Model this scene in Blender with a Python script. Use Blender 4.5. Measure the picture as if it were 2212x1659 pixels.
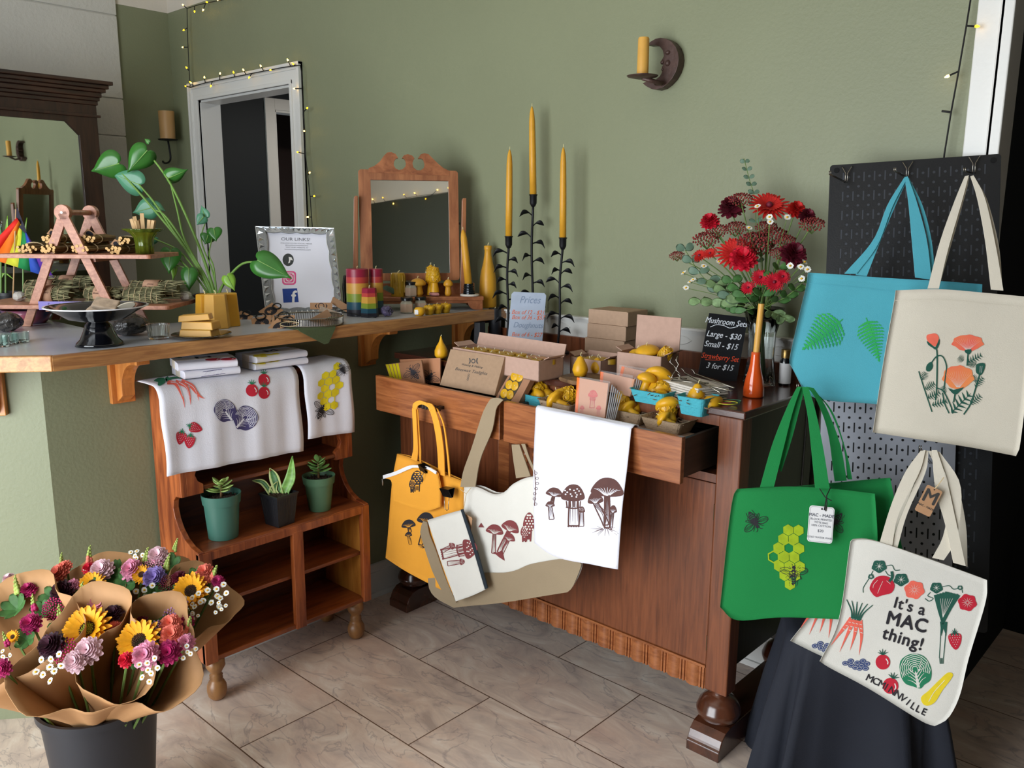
import bpy, math, random
import numpy as np
from mathutils import Vector, Matrix, noise
from mathutils.geometry import tessellate_polygon

for _o in list(bpy.data.objects):
 bpy.data.objects.remove(_o)
random.seed(7)
SC = bpy.context.scene
COL = SC.collection
PI = math.pi

# ------------------------------------------------------------------ camera
CAMH = 1.45
YAW, PIT, ROL = math.radians(42.5), math.radians(11.13), math.radians(0.386)
FPX, CX, CY = 1825.0, 1106.0, 829.5
CP = Vector((0, 0, CAMH))
_f = Vector((-math.sin(YAW) * math.cos(PIT), math.cos(YAW) * math.cos(PIT), -math.sin(PIT)))
_r = Vector((math.cos(YAW), math.sin(YAW), 0))
_u = _r.cross(_f)
CR = _r * math.cos(ROL) + _u * math.sin(ROL)
CU = -_r * math.sin(ROL) + _u * math.cos(ROL)
CF = _f
cam = bpy.data.objects.new('camera', bpy.data.cameras.new('camera'))
COL.objects.link(cam)
cam.matrix_world = Matrix(((CR.x, CU.x, -CF.x, CP.x), (CR.y, CU.y, -CF.y, CP.y), (CR.z, CU.z, -CF.z, CP.z), (0, 0, 0, 1)))
cam.data.sensor_width = 36.0
cam.data.lens = FPX / 2212 * 36
cam.data.clip_start = 0.05
SC.camera = cam

# ------------------------------------------------------------------ world, light, exposure
SC.view_settings.view_transform = 'Standard'
SC.view_settings.look = 'None'
SC.view_settings.gamma = 1.0
SC.view_settings.exposure = 0.31
SC.view_settings.use_curve_mapping = False
W = bpy.data.worlds.new('daylight')
SC.world = W
W.use_nodes = True
W.node_tree.nodes['Background'].inputs[0].default_value = (0.80, 0.90, 1.0, 1)
W.node_tree.nodes['Background'].inputs[1].default_value = 2.2
SC.cycles.use_denoising = True
SC.cycles.max_bounces = 9
SC.cycles.diffuse_bounces = 4
SC.cycles.glossy_bounces = 4
SC.cycles.transmission_bounces = 8
SC.cycles.transparent_max_bounces = 12
SC.cycles.sample_clamp_indirect = 4.0
SC.cycles.caustics_reflective = False
SC.cycles.caustics_refractive = False

def area_light(name, loc, rot, sx, sy, power, col):
 d = bpy.data.lights.new(name, 'AREA')
 d.shape = 'RECTANGLE'; d.size = sx; d.size_y = sy; d.energy = power; d.color = col
 o = bpy.data.objects.new(name, d)
 o.location = loc; o.rotation_euler = rot
 COL.objects.link(o)
 return o
# daylight through the shop-front window behind the camera; its sill is lowered to brighten the floor
WIN = (-2.9, -0.4, 0.06, 2.45)          # x0, x1, z0, z1 of the big window, in the wall at y = YF
YF = -1.55
area_light('window_daylight', ((WIN[0] + WIN[1]) / 2, YF - 0.06, (WIN[2] + WIN[3]) / 2), (PI / 2, 0, 0),
     WIN[1] - WIN[0], WIN[3] - WIN[2], 108, (0.93, 0.97, 1.0))

# ------------------------------------------------------------------ points on the room's planes
YW = 2.45      # the green back wall
XL = -4.93     # the left wall
ZC = 1.10      # bar counter top
ZD = 0.97      # top of the dresser
YB = 1.95      # front of the dresser carcass
def ray(px, py):
 return CF + CR * ((px - CX) / FPX) - CU * ((py - CY) / FPX)
def on(px, py, ax, v):
 d = ray(px, py)
 return CP + d * ((v - CP[ax]) / d[ax])
def oz(px, py, z): return on(px, py, 2, z)
def oy(px, py, y): return on(px, py, 1, y)
def ox(px, py, x): return on(px, py, 0, x)
def mpp(p):
 "metres per picture pixel at a point"
 return (Vector(p) - CP).dot(CF) / FPX
def proj(p):
 q = Vector(p) - CP; z = q.dot(CF)
 return CX + FPX * q.dot(CR) / z, CY - FPX * q.dot(CU) / z
class Frame:
 "a flat coordinate frame in the room: origin, two axes a, b and the normal"
 def __init__(s, o, a, b):
  s.o = Vector(o); s.a = Vector(a).normalized(); s.n = s.a.cross(Vector(b)).normalized(); s.b = s.n.cross(s.a).normalized()
 def hit(s, px, py):
  d = ray(px, py); t = (s.o - CP).dot(s.n) / d.dot(s.n)
  q = CP + d * t - s.o
  return (q.dot(s.a), q.dot(s.b))
 def pt(s, a, b, n=0): return s.o + s.a * a + s.b * b + s.n * n
 def mat(s):
  return Matrix(((s.a.x, s.b.x, s.n.x, s.o.x), (s.a.y, s.b.y, s.n.y, s.o.y), (s.a.z, s.b.z, s.n.z, s.o.z), (0, 0, 0, 1)))

# ------------------------------------------------------------------ materials
MATS = {}
def srgb(c):
 if isinstance(c, str):
  c = [int(c[i:i + 2], 16) / 255 for i in (0, 2, 4)]
 return tuple((x / 12.92 if x <= 0.04045 else ((x + 0.055) / 1.055) ** 2.4) for x in c[:3])
def mat(name, col, rough=0.6, metal=0.0, var=0.0, scale=8.0, bump=0.0, bscale=60.0, spec=0.5, trans=0.0, ior=1.45, alpha=1.0,
  emit=0.0, sss=0.0, coat=0.0, sheen=0.0, stretch=(1, 1, 1), col2=None, detail=4.0):
 if name in MATS: return MATS[name]
 m = bpy.data.materials.new(name); m.use_nodes = True; MATS[name] = m
 nt = m.node_tree; N = nt.nodes; L = nt.links; b = N['Principled BSDF']
 c = srgb(col)
 b.inputs['Base Color'].default_value = (*c, 1)
 b.inputs['Roughness'].default_value = rough
 b.inputs['Metallic'].default_value = metal
 b.inputs['Specular IOR Level'].default_value = spec
 b.inputs['IOR'].default_value = ior
 if trans: b.inputs['Transmission Weight'].default_value = trans
 if alpha < 1: b.inputs['Alpha'].default_value = alpha
 if coat: b.inputs['Coat Weight'].default_value = coat; b.inputs['Coat Roughness'].default_value = 0.12
 if sheen: b.inputs['Sheen Weight'].default_value = sheen
 if sss:
  b.inputs['Subsurface Weight'].default_value = sss
  b.inputs['Subsurface Radius'].default_value = (0.02, 0.012, 0.004)
  b.inputs['Subsurface Scale'].default_value = 1.0
 if emit:
  b.inputs['Emission Color'].default_value = (*c, 1); b.inputs['Emission Strength'].default_value = emit
 if var or bump or col2:
  tc = N.new('ShaderNodeTexCoord'); mp = N.new('ShaderNodeMapping')
  mp.inputs['Scale'].default_value = stretch
  L.new(tc.outputs['Object'], mp.inputs['Vector'])
  if var or col2:
   n = N.new('ShaderNodeTexNoise'); n.inputs['Scale'].default_value = scale; n.inputs['Detail'].default_value = detail
   L.new(mp.outputs[0], n.inputs['Vector'])
   r = N.new('ShaderNodeValToRGB')
   c2 = srgb(col2) if col2 else tuple(min(1, x * (1 + var)) for x in c)
   c1 = c if col2 else tuple(x * (1 - var) for x in c)
   r.color_ramp.elements[0].position = 0.33; r.color_ramp.elements[0].color = (*c1, 1)
   r.color_ramp.elements[1].position = 0.67; r.color_ramp.elements[1].color = (*c2, 1)
   L.new(n.outputs['Fac'], r.inputs[0]); L.new(r.outputs[0], b.inputs['Base Color'])
   if emit: L.new(r.outputs[0], b.inputs['Emission Color'])
  if bump:
   n2 = N.new('ShaderNodeTexNoise'); n2.inputs['Scale'].default_value = bscale; n2.inputs['Detail'].default_value = 3
   L.new(mp.outputs[0], n2.inputs['Vector'])
   bp = N.new('ShaderNodeBump'); bp.inputs['Strength'].default_value = bump; bp.inputs['Distance'].default_value = 0.01
   L.new(n2.outputs['Fac'], bp.inputs['Height']); L.new(bp.outputs[0], b.inputs['Normal'])
 return m
def wood(name, dark, light, axis='x', rough=0.35, scale=9.0, grain=14.0, coat=0.2, bump=0.15):
 "wood with grain running along an object axis"
 if name in MATS: return MATS[name]
 m = bpy.data.materials.new(name); m.use_nodes = True; MATS[name] = m
 nt = m.node_tree; N = nt.nodes; L = nt.links; b = N['Principled BSDF']
 tc = N.new('ShaderNodeTexCoord'); mp = N.new('ShaderNodeMapping')
 s = {'x': (1, grain, grain), 'y': (grain, 1, grain), 'z': (grain, grain, 1)}[axis]
 mp.inputs['Scale'].default_value = s
 L.new(tc.outputs['Object'], mp.inputs['Vector'])
 n = N.new('ShaderNodeTexNoise'); n.inputs['Scale'].default_value = scale; n.inputs['Detail'].default_value = 7
 n.inputs['Roughness'].default_value = 0.62; n.inputs['Distortion'].default_value = 0.6
 L.new(mp.outputs[0], n.inputs['Vector'])
 n2 = N.new('ShaderNodeTexNoise'); n2.inputs['Scale'].default_value = 2.3; n2.inputs['Detail'].default_value = 2
 L.new(tc.outputs['Object'], n2.inputs['Vector'])
 mx = N.new('ShaderNodeMath'); mx.operation = 'MULTIPLY_ADD'; mx.inputs[1].default_value = 0.35
 L.new(n2.outputs['Fac'], mx.inputs[0]); L.new(n.outputs['Fac'], mx.inputs[2])
 r = N.new('ShaderNodeValToRGB')
 r.color_ramp.elements[0].position = 0.50; r.color_ramp.elements[0].color = (*srgb(dark), 1)
 r.color_ramp.elements[1].position = 0.82; r.color_ramp.elements[1].color = (*srgb(light), 1)
 L.new(mx.outputs[0], r.inputs[0]); L.new(r.outputs[0], b.inputs['Base Color'])
 b.inputs['Roughness'].default_value = rough; b.inputs['Coat Weight'].default_value = coat; b.inputs['Coat Roughness'].default_value = 0.2
 bp = N.new('ShaderNodeBump'); bp.inputs['Strength'].default_value = bump; bp.inputs['Distance'].default_value = 0.002
 L.new(n.outputs['Fac'], bp.inputs['Height']); L.new(bp.outputs[0], b.inputs['Normal'])
 return m

# ------------------------------------------------------------------ mesh builder
class MB:
 def __init__(s): s.v = []; s.f = []; s.m = []; s.cm = 0; s.X = None; s.mats = []
 def use(s, m):
  if m not in s.mats: s.mats.append(m)
  s.cm = s.mats.index(m); return s
 def av(s, p):
  p = Vector(p)
  if s.X is not None: p = s.X @ p
  s.v.append(p); return len(s.v) - 1
 def af(s, *i): s.f.append(tuple(i)); s.m.append(s.cm)
 def box(s, x0, y0, z0, x1, y1, z1):
  i = [s.av((x, y, z)) for z in (z0, z1) for y in (y0, y1) for x in (x0, x1)]
  for q in ((0, 2, 3, 1), (4, 5, 7, 6), (0, 1, 5, 4), (2, 6, 7, 3), (0, 4, 6, 2), (1, 3, 7, 5)): s.af(*[i[k] for k in q])
  return s
 def obox(s, c, ax, ay, az, hx, hy, hz):
  "box about centre c with axes and half sizes"
  c = Vector(c); ax = Vector(ax).normalized(); ay = Vector(ay).normalized(); az = Vector(az).normalized()
  i = [s.av(c + ax * (hx * a) + ay * (hy * b) + az * (hz * d)) for d in (-1, 1) for b in (-1, 1) for a in (-1, 1)]
  for q in ((0, 2, 3, 1), (4, 5, 7, 6), (0, 1, 5, 4), (2, 6, 7, 3), (0, 4, 6, 2), (1, 3, 7, 5)): s.af(*[i[k] for k in q])
  return s
 def bar(s, p, q, w, h=None, up=(0, 0, 1)):
  "rectangular bar from p to q"
  p = Vector(p); q = Vector(q); d = (q - p); up = Vector(up)
  sd = d.cross(up)
  if sd.length < 1e-6: sd = d.cross(Vector((1, 0, 0)))
  sd.normalize(); u2 = sd.cross(d).normalized()
  return s.obox((p + q) / 2, d, sd, u2, d.length / 2, w / 2, (h or w) / 2)
 def tube(s, pts, r, n=8, cap=True, closed=False):
  pts = [Vector(p) for p in pts]; m = len(pts)
  if not hasattr(r, '__len__'): r = [r] * m
  T = []
  for i in range(m):
   if closed: t = pts[(i + 1) % m] - pts[i - 1]
   else: t = pts[min(i + 1, m - 1)] - pts[max(i - 1, 0)]
   T.append(t.normalized() if t.length > 1e-9 else Vector((0, 0, 1)))
  nrm = T[0].orthogonal().normalized(); rings = []
  for i in range(m):
   nrm = (nrm - T[i] * nrm.dot(T[i]))
   nrm = nrm.normalized() if nrm.length > 1e-6 else T[i].orthogonal().normalized()
   bn = T[i].cross(nrm)
   rings.append([s.av(pts[i] + (nrm * math.cos(2 * PI * k / n) + bn * math.sin(2 * PI * k / n)) * r[i]) for k in range(n)])
  for i in range(m if closed else m - 1):
   a = rings[i]; b = rings[(i + 1) % m]
   for k in range(n): s.af(a[k], a[(k + 1) % n], b[(k + 1) % n], b[k])
  if cap and not closed:
   s.af(*rings[0][::-1]); s.af(*rings[-1])
  return s
 def lathe(s, prof, n=24, c=(0, 0, 0), lobes=0, amp=0.0, sx=1, sy=1, rot=0, cap=True):
  "profile [(r, z)...] about a vertical axis"
  c = Vector(c); rings = []
  for r, z in prof:
   if r < 1e-6: rings.append([s.av(c + Vector((0, 0, z)))]); continue
   rg = []
   for k in range(n):
    a = 2 * PI * k / n + rot; rr = r * (1 + amp * math.cos(lobes * a)) if lobes else r
    rg.append(s.av(c + Vector((rr * math.cos(a) * sx, rr * math.sin(a) * sy, z))))
   rings.append(rg)
  for a, b in zip(rings, rings[1:]):
   if len(a) == 1 and len(b) == 1: continue
   if len(a) == 1:
    for k in range(n): s.af(a[0], b[k], b[(k + 1) % n]) if False else s.af(a[0], b[(k + 1) % n], b[k])
   elif len(b) == 1:
    for k in range(n): s.af(a[k], a[(k + 1) % n], b[0])
   else:
    for k in range(n): s.af(a[k], a[(k + 1) % n], b[(k + 1) % n], b[k])
  if cap and len(rings[0]) > 1: s.af(*rings[0][::-1])
  if cap and len(rings[-1]) > 1: s.af(*rings[-1])
  return s
 def ball(s, c, r, n=12, m=8, sz=1.0, sx=1.0, sy=1.0):
  prof = [(r * math.sin(PI * i / m), -r * sz * math.cos(PI * i / m)) for i in range(m + 1)]
  prof[0] = (0, prof[0][1]); prof[-1] = (0, prof[-1][1])
  return s.lathe(prof, n, c, sx=sx, sy=sy)
 def prism(s, poly, h0, h1, F=None, holes=()):
  "extrude a polygon [(a, b)] of a frame from height h0 to h1"
  F = F or Frame((0, 0, 0), (1, 0, 0), (0, 1, 0))
  loops = [list(poly)] + [list(h) for h in holes]
  tri = tessellate_polygon([[Vector((a, b, 0)) for a, b in l] for l in loops])
  allp = [p for l in loops for p in l]
  lo = [s.av(F.pt(a, b, h0)) for a, b in allp]; hi = [s.av(F.pt(a, b, h1)) for a, b in allp]
  for t in tri:
   A, B, C = [allp[k] for k in t]
   if (B[0] - A[0]) * (C[1] - A[1]) - (B[1] - A[1]) * (C[0] - A[0]) < 0: t = t[::-1]
   s.af(*[hi[k] for k in t]); s.af(*[lo[k] for k in t[::-1]])
  o = 0
  for l in loops:
   n = len(l); ar = sum(l[i][0] * l[(i + 1) % n][1] - l[(i + 1) % n][0] * l[i][1] for i in range(n))
   fl = (ar < 0) != (o > 0)
   for i in range(n):
    a, b = o + i, o + (i + 1) % n
    s.af(*( (lo[a], lo[b], hi[b], hi[a]) if not fl else (lo[b], lo[a], hi[a], hi[b]) ))
   o += n
  return s
 def grid(s, P, closed_u=False, flip=False):
  "surface through rows of points"
  idx = [[s.av(p) for p in row] for row in P]
  nu = len(idx[0])
  for a, b in zip(idx, idx[1:]):
   for k in range(nu if closed_u else nu - 1):
    q = (a[k], a[(k + 1) % nu], b[(k + 1) % nu], b[k])
    s.af(*(q[::-1] if flip else q))
  return idx
 def build(s, name, mats=None, parent=None, smooth=False, bevel=0, solid=0, sub=0, auto=None):
  me = bpy.data.meshes.new(name)
  off = Matrix.Identity(4)
  if parent is not None: off = RM[parent.name].inverted()
  V = [off @ p for p in s.v]
  me.from_pydata([tuple(p) for p in V], [], s.f)
  ms = s.mats or ([mats] if not isinstance(mats, (list, tuple)) else list(mats))
  for m in ms: me.materials.append(m)
  if s.mats: me.polygons.foreach_set('material_index', s.m)
  if smooth: me.polygons.foreach_set('use_smooth', [True] * len(me.polygons))
  me.validate(); me.update()
  if auto is not None:
   me.polygons.foreach_set('use_smooth', [True] * len(me.polygons))
   me.set_sharp_from_angle(angle=math.radians(auto))
  o = bpy.data.objects.new(name, me); COL.objects.link(o)
  if parent is not None: o.parent = parent; RM[o.name] = RM[parent.name]
  if solid: md = o.modifiers.new('thickness', 'SOLIDIFY'); md.thickness = solid; md.offset = 0
  if bevel: md = o.modifiers.new('bevel', 'BEVEL'); md.width = bevel; md.segments = 2; md.limit_method = 'ANGLE'; md.angle_limit = 0.6
  if sub: md = o.modifiers.new('sub', 'SUBSURF'); md.levels = sub; md.render_levels = sub
  return o
RM = {}      # object name -> matrix of the thing's frame
def tag(o, label, cat, group=None, kind=None):
 if label: o['label'] = label
 if cat: o['category'] = cat
 if group: o['group'] = group
 if kind: o['kind'] = kind
 return o
def thing(name, label, cat, loc=(0, 0, 0), rz=0, group=None, M=None):
 o = bpy.data.objects.new(name, None); COL.objects.link(o)
 M = M if M is not None else Matrix.Translation(Vector(loc)) @ Matrix.Rotation(rz, 4, 'Z')
 o.matrix_world = M; o.empty_display_size = 0.02
 RM[o.name] = M.copy()
 return tag(o, label, cat, group)
def solo(name, mb, m, label, cat, loc=None, group=None, kind=None, M=None, **k):
 "a thing that is one mesh; its vertices are given in the room's frame (or in M's frame when M is given)"
 if M is not None: o = mb.build(name, m, None, **k); o.matrix_world = M
 else:
  if loc is None:
   lo = [min(p[i] for p in mb.v) for i in range(3)]; hi = [max(p[i] for p in mb.v) for i in range(3)]
   loc = ((lo[0] + hi[0]) / 2, (lo[1] + hi[1]) / 2, lo[2])
  loc = Vector(loc); mb.v = [p - loc for p in mb.v]
  o = mb.build(name, m, None, **k); o.matrix_world = Matrix.Translation(loc)
 RM[o.name] = o.matrix_world.copy()
 return tag(o, label, cat, group, kind)
def struct(name, mb, m, **k):
 o = mb.build(name, m, None, **k); RM[o.name] = Matrix.Identity(4); o['kind'] = 'structure'; return o
def dup(o, M=None, label=None, group=None, parent=None):
 "copy of a thing with its parts and sub-parts"
 c = o.copy(); COL.objects.link(c)
 if parent is not None: c.parent = parent
 else:
  c.matrix_world = M; RM[c.name] = M.copy()
  if label: c['label'] = label
  if group: c['group'] = group
 for ch in [x for x in o.children]: dup(ch, parent=c)
 return c
def TR(loc, rz=0, sc=1, rx=0, ry=0):
 return Matrix.Translation(Vector(loc)) @ Matrix.Rotation(rz, 4, 'Z') @ Matrix.Rotation(ry, 4, 'Y') @ Matrix.Rotation(rx, 4, 'X') @ Matrix.Scale(sc, 4)
def lerp(a, b, t): return a + (b - a) * t
def spline(pts, n=8, closed=False):
 "Catmull-Rom through points (any dimension)"
 P = [Vector(p) if len(p) == 3 else Vector((p[0], p[1])) for p in pts]; out = []
 m = len(P)
 for i in range(m if closed else m - 1):
  p0 = P[(i - 1) % m] if closed or i > 0 else P[0] * 2 - P[1]
  p1 = P[i]; p2 = P[(i + 1) % m]
  p3 = P[(i + 2) % m] if closed or i + 2 < m else P[-1] * 2 - P[-2]
  for k in range(n):
   t = k / n
   out.append(0.5 * ((2 * p1) + (-p0 + p2) * t + (2 * p0 - 5 * p1 + 4 * p2 - p3) * t * t + (-p0 + 3 * p1 - 3 * p2 + p3) * t ** 3))
 if not closed: out.append(P[-1].copy())
 return out
# ================================================================== the setting
M_green = mat('green_wall_paint', '7f8468', 0.5, var=0.04, scale=1.5, bump=0.10, bscale=110)
M_white = mat('white_trim_paint', 'd8d8d4', 0.35, bump=0.04, bscale=90)
M_plaster = mat('rough_white_paint', 'c9c7bf', 0.6, var=0.04, scale=3, bump=0.35, bscale=45)
M_cream = mat('cream_upper_wall', 'd3ccc0', 0.7, bump=0.1, bscale=60)
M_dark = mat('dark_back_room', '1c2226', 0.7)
M_brick = mat('grey_interior', '8c8a84', 0.8)
def floor_mat():
 m = bpy.data.materials.new('travertine_tiles'); m.use_nodes = True
 nt = m.node_tree; N = nt.nodes; L = nt.links; b = N['Principled BSDF']
 tc = N.new('ShaderNodeTexCoord')
 mp = N.new('ShaderNodeMapping'); mp.inputs['Location'].default_value = (1.975 + 0.66 * 12, -1.375 + 0.33 * 22, 0)
 L.new(tc.outputs['Object'], mp.inputs['Vector'])
 br = N.new('ShaderNodeTexBrick'); br.offset = 0.5; br.inputs['Scale'].default_value = 1.0
 br.inputs['Brick Width'].default_value = 0.66; br.inputs['Row Height'].default_value = 0.33
 br.inputs['Mortar Size'].default_value = 0.0022; br.inputs['Mortar Smooth'].default_value = 0.2; br.inputs['Bias'].default_value = 0
 br.inputs['Color1'].default_value = (0, 0, 0, 1); br.inputs['Color2'].default_value = (1, 1, 1, 1); br.inputs['Mortar'].default_value = (0.5, 0.5, 0.5, 1)
 L.new(mp.outputs[0], br.inputs['Vector'])
 # every tile reads its own stretch of stone
 vm = N.new('ShaderNodeVectorMath'); vm.operation = 'SCALE'; vm.inputs['Scale'].default_value = 9.0
 L.new(br.outputs['Color'], vm.inputs[0])
 va = N.new('ShaderNodeVectorMath'); va.operation = 'ADD'
 mp2 = N.new('ShaderNodeMapping'); mp2.inputs['Scale'].default_value = (1.0, 2.1, 1); mp2.inputs['Rotation'].default_value = (0, 0, 0.25)
 L.new(tc.outputs['Object'], mp2.inputs['Vector']); L.new(mp2.outputs[0], va.inputs[0]); L.new(vm.outputs[0], va.inputs[1])
 n1 = N.new('ShaderNodeTexNoise'); n1.inputs['Scale'].default_value = 4.2; n1.inputs['Detail'].default_value = 8; n1.inputs['Distortion'].default_value = 1.6; n1.inputs['Roughness'].default_value = 0.62
 L.new(va.outputs[0], n1.inputs['Vector'])
 r = N.new('ShaderNodeValToRGB'); e = r.color_ramp.elements
 e[0].position = 0.30; e[0].color = (*srgb('b3a196'), 1); e[1].position = 0.74; e[1].color = (*srgb('f0e6da'), 1)
 for p, c in ((0.42, 'cdbaad'), (0.52, 'd9c5b5'), (0.62, 'e2d2c3')):
  q = e.new(p); q.color = (*srgb(c), 1)
 L.new(n1.outputs['Fac'], r.inputs[0])
 n3 = N.new('ShaderNodeTexNoise'); n3.inputs['Scale'].default_value = 3.0; n3.inputs['Detail'].default_value = 6; n3.inputs['Distortion'].default_value = 0.8
 L.new(va.outputs[0], n3.inputs['Vector'])
 r3 = N.new('ShaderNodeValToRGB'); r3.color_ramp.elements[0].position = 0.50; r3.color_ramp.elements[1].position = 0.75
 L.new(n3.outputs['Fac'], r3.inputs[0])
 mx = N.new('ShaderNodeMix'); mx.data_type = 'RGBA'; mx.inputs[7].default_value = (*srgb('d8ac94'), 1)
 mf = N.new('ShaderNodeMath'); mf.operation = 'MULTIPLY'; mf.inputs[1].default_value = 0.35
 L.new(r3.outputs[0], mf.inputs[0]); L.new(mf.outputs[0], mx.inputs[0]); L.new(r.outputs[0], mx.inputs[6])
 # dark veins
 n4 = N.new('ShaderNodeTexNoise'); n4.inputs['Scale'].default_value = 2.6; n4.inputs['Detail'].default_value = 9; n4.inputs['Distortion'].default_value = 2.2
 L.new(va.outputs[0], n4.inputs['Vector'])
 r4 = N.new('ShaderNodeValToRGB'); e4 = r4.color_ramp.elements; e4[0].position = 0.485; e4[0].color = (0, 0, 0, 1); e4[1].position = 0.515; e4[1].color = (0, 0, 0, 1)
 q = e4.new(0.50); q.color = (1, 1, 1, 1)
 L.new(n4.outputs['Fac'], r4.inputs[0])
 mf4 = N.new('ShaderNodeMath'); mf4.operation = 'MULTIPLY'; mf4.inputs[1].default_value = 0.5
 L.new(r4.outputs[0], mf4.inputs[0])
 mx4 = N.new('ShaderNodeMix'); mx4.data_type = 'RGBA'; mx4.inputs[7].default_value = (*srgb('8a7c7c'), 1)
 L.new(mf4.outputs[0], mx4.inputs[0]); L.new(mx.outputs[2], mx4.inputs[6])
 mg = N.new('ShaderNodeMix'); mg.data_type = 'RGBA'; mg.inputs[7].default_value = (*srgb('6a503f'), 1)
 L.new(br.outputs['Fac'], mg.inputs[0]); L.new(mx4.outputs[2], mg.inputs[6]); L.new(mg.outputs[2], b.inputs['Base Color'])
 b.inputs['Roughness'].default_value = 0.42
 bp = N.new('ShaderNodeBump'); bp.inputs['Strength'].default_value = 0.25; bp.inputs['Distance'].default_value = 0.003; bp.invert = True
 ad = N.new('ShaderNodeMath'); ad.operation = 'MULTIPLY_ADD'; ad.inputs[1].default_value = 2.0
 L.new(br.outputs['Fac'], ad.inputs[0]); L.new(n1.outputs['Fac'], ad.inputs[2]); L.new(ad.outputs[0], bp.inputs['Height']); L.new(bp.outputs[0], b.inputs['Normal'])
 return m
XR = 1.6; ZT = 3.35; ZG = 2.582      # right wall, ceiling, top edge of the green paint
struct('floor', MB().box(XL - 0.2, YF - 0.25, -0.08, XR + 0.3, 5.2, 0), floor_mat())
struct('ceiling', MB().box(XL - 0.2, YF - 0.25, ZT, XR + 0.3, 5.2, ZT + 0.08), M_cream)
# back wall with the doorway (left) and the opening to the dark room (right)
DX0, DX1, DZ = -4.62, -3.71, 2.08
OX0 = -0.60
b = MB(); T = 0.112
def wall_y(mb, x0, x1, z0, z1):
 if z0 < ZG < z1: wall_y(mb, x0, x1, z0, ZG); wall_y(mb, x0, x1, ZG, z1); return
 mb.use(M_green if z1 <= ZG else M_cream); mb.box(x0, YW, z0, x1, YW + T, z1)
wall_y(b, XL - 0.2, DX0, 0, ZT); wall_y(b, DX0, DX1, DZ, ZT); wall_y(b, DX1, OX0, 0, ZT); wall_y(b, OX0, XR, 2.55, ZT)
struct('wall_back', b, None)
# left wall: green return by the corner, painted masonry panels further on
GY = ox(247, 11, XL).y
b = MB(); b.use(M_green).box(XL - 0.14, GY, 0, XL, YW, ZG); b.use(M_cream).box(XL - 0.14, GY, ZG, XL, YW, ZT)
struct('wall_left_corner', b, None)
b = MB()
zs = [0, 0.55, 1.10, 1.70, ox(210, 210, XL).z, ox(55, 0, XL).z + 0.03, ZT]
zs = [0, 0.62, 1.22, ox(220, 292, XL).z, ox(214, 210, XL).z, ox(150, 18, XL).z, ZT]
for z0, z1 in zip(zs, zs[1:]): b.box(XL - 0.14, YF - 0.1, z0 + 0.0025, XL + 0.02, GY, z1 - 0.0025)
b.box(XL - 0.14, YF - 0.1, 0, XL + 0.012, GY - 0.004, ZT)
struct('wall_left', b, M_plaster, bevel=0.004)
# shop-front wall behind the camera
b = MB(); x0, x1, z0, z1 = WIN
def wf(a, c, e, g):
 if e < ZG < g: wf(a, c, e, ZG); wf(a, c, ZG, g); return
 b.use(M_dark if g <= ZG else M_cream); b.box(a, YF - 0.16, e, c, YF, g)  # dark colour stands for this wall's backlit shade
wf(XL - 0.2, x0, 0, ZT); wf(x0, x1, 0, z0); wf(x0, x1, z1, ZT); wf(x1, XR + 0.2, 0, ZT)
struct('wall_front', b, None)
b = MB()
for xa, xb in ((x0 - 0.06, x0 + 0.03), (x1 - 0.03, x1 + 0.06), ((x0 + x1) / 2 - 0.025, (x0 + x1) / 2 + 0.025)): b.box(xa, YF - 0.10, z0, xb, YF + 0.02, z1)
b.box(x0 - 0.06, YF - 0.1, z1 - 0.02, x1 + 0.06, YF + 0.02, z1 + 0.07); b.box(x0 - 0.08, YF - 0.1, z0 - 0.05, x1 + 0.08, YF + 0.05, z0 + 0.02)
struct('window_1', b, M_white)
M_olive = mat('shaded_olive_wall', '3a3d30', 0.6)  # right wall darkened, its unlit look is put into the colour
b = MB(); b.use(M_olive).box(XR, YF - 0.2, 0, XR + 0.12, 5.2, ZG); b.use(M_cream).box(XR, YF - 0.2, ZG, XR + 0.12, 5.2, ZT)
struct('wall_right', b, None)
# door casing of the left doorway
def casing(name, x0, x1, z1, y, w=0.095, left=True, right=True, top=True):
 b = MB()
 def prof(mk):
  for i, (a, c, d) in enumerate(((0, 1, 0.012), (0.0, 0.16, 0.026), (0.22, 0.34, 0.019), (0.80, 1.0, 0.02))): mk(a * w, c * w, d)
 if left: prof(lambda a, c, d: b.box(x0 - w + a, y - d, 0, x0 - w + c, y, z1 + w - a))
 if right: prof(lambda a, c, d: b.box(x1 + w - c, y - d, 0, x1 + w - a, y, z1 + w - a))
 if top: prof(lambda a, c, d: b.box(x0 - (w - a if left else 0), y - d - 0.0006, z1 + w - c, x1 + (w - a if right else 0), y, z1 + w - a))
 return struct(name, b, M_white, bevel=0.002)
casing('trim_1', DX0, DX1, DZ, YW)
b = MB(); b.box(DX0 - 0.004, YW - 0.002, 0, DX0 + 0.012, YW + T + 0.003, DZ); b.box(DX1 - 0.012, YW - 0.002, 0, DX1 + 0.004, YW + T + 0.003, DZ); b.box(DX0, YW - 0.002, DZ - 0.012, DX1, YW + T + 0.003, DZ + 0.004)
struct('trim_2', b, M_white)
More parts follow.
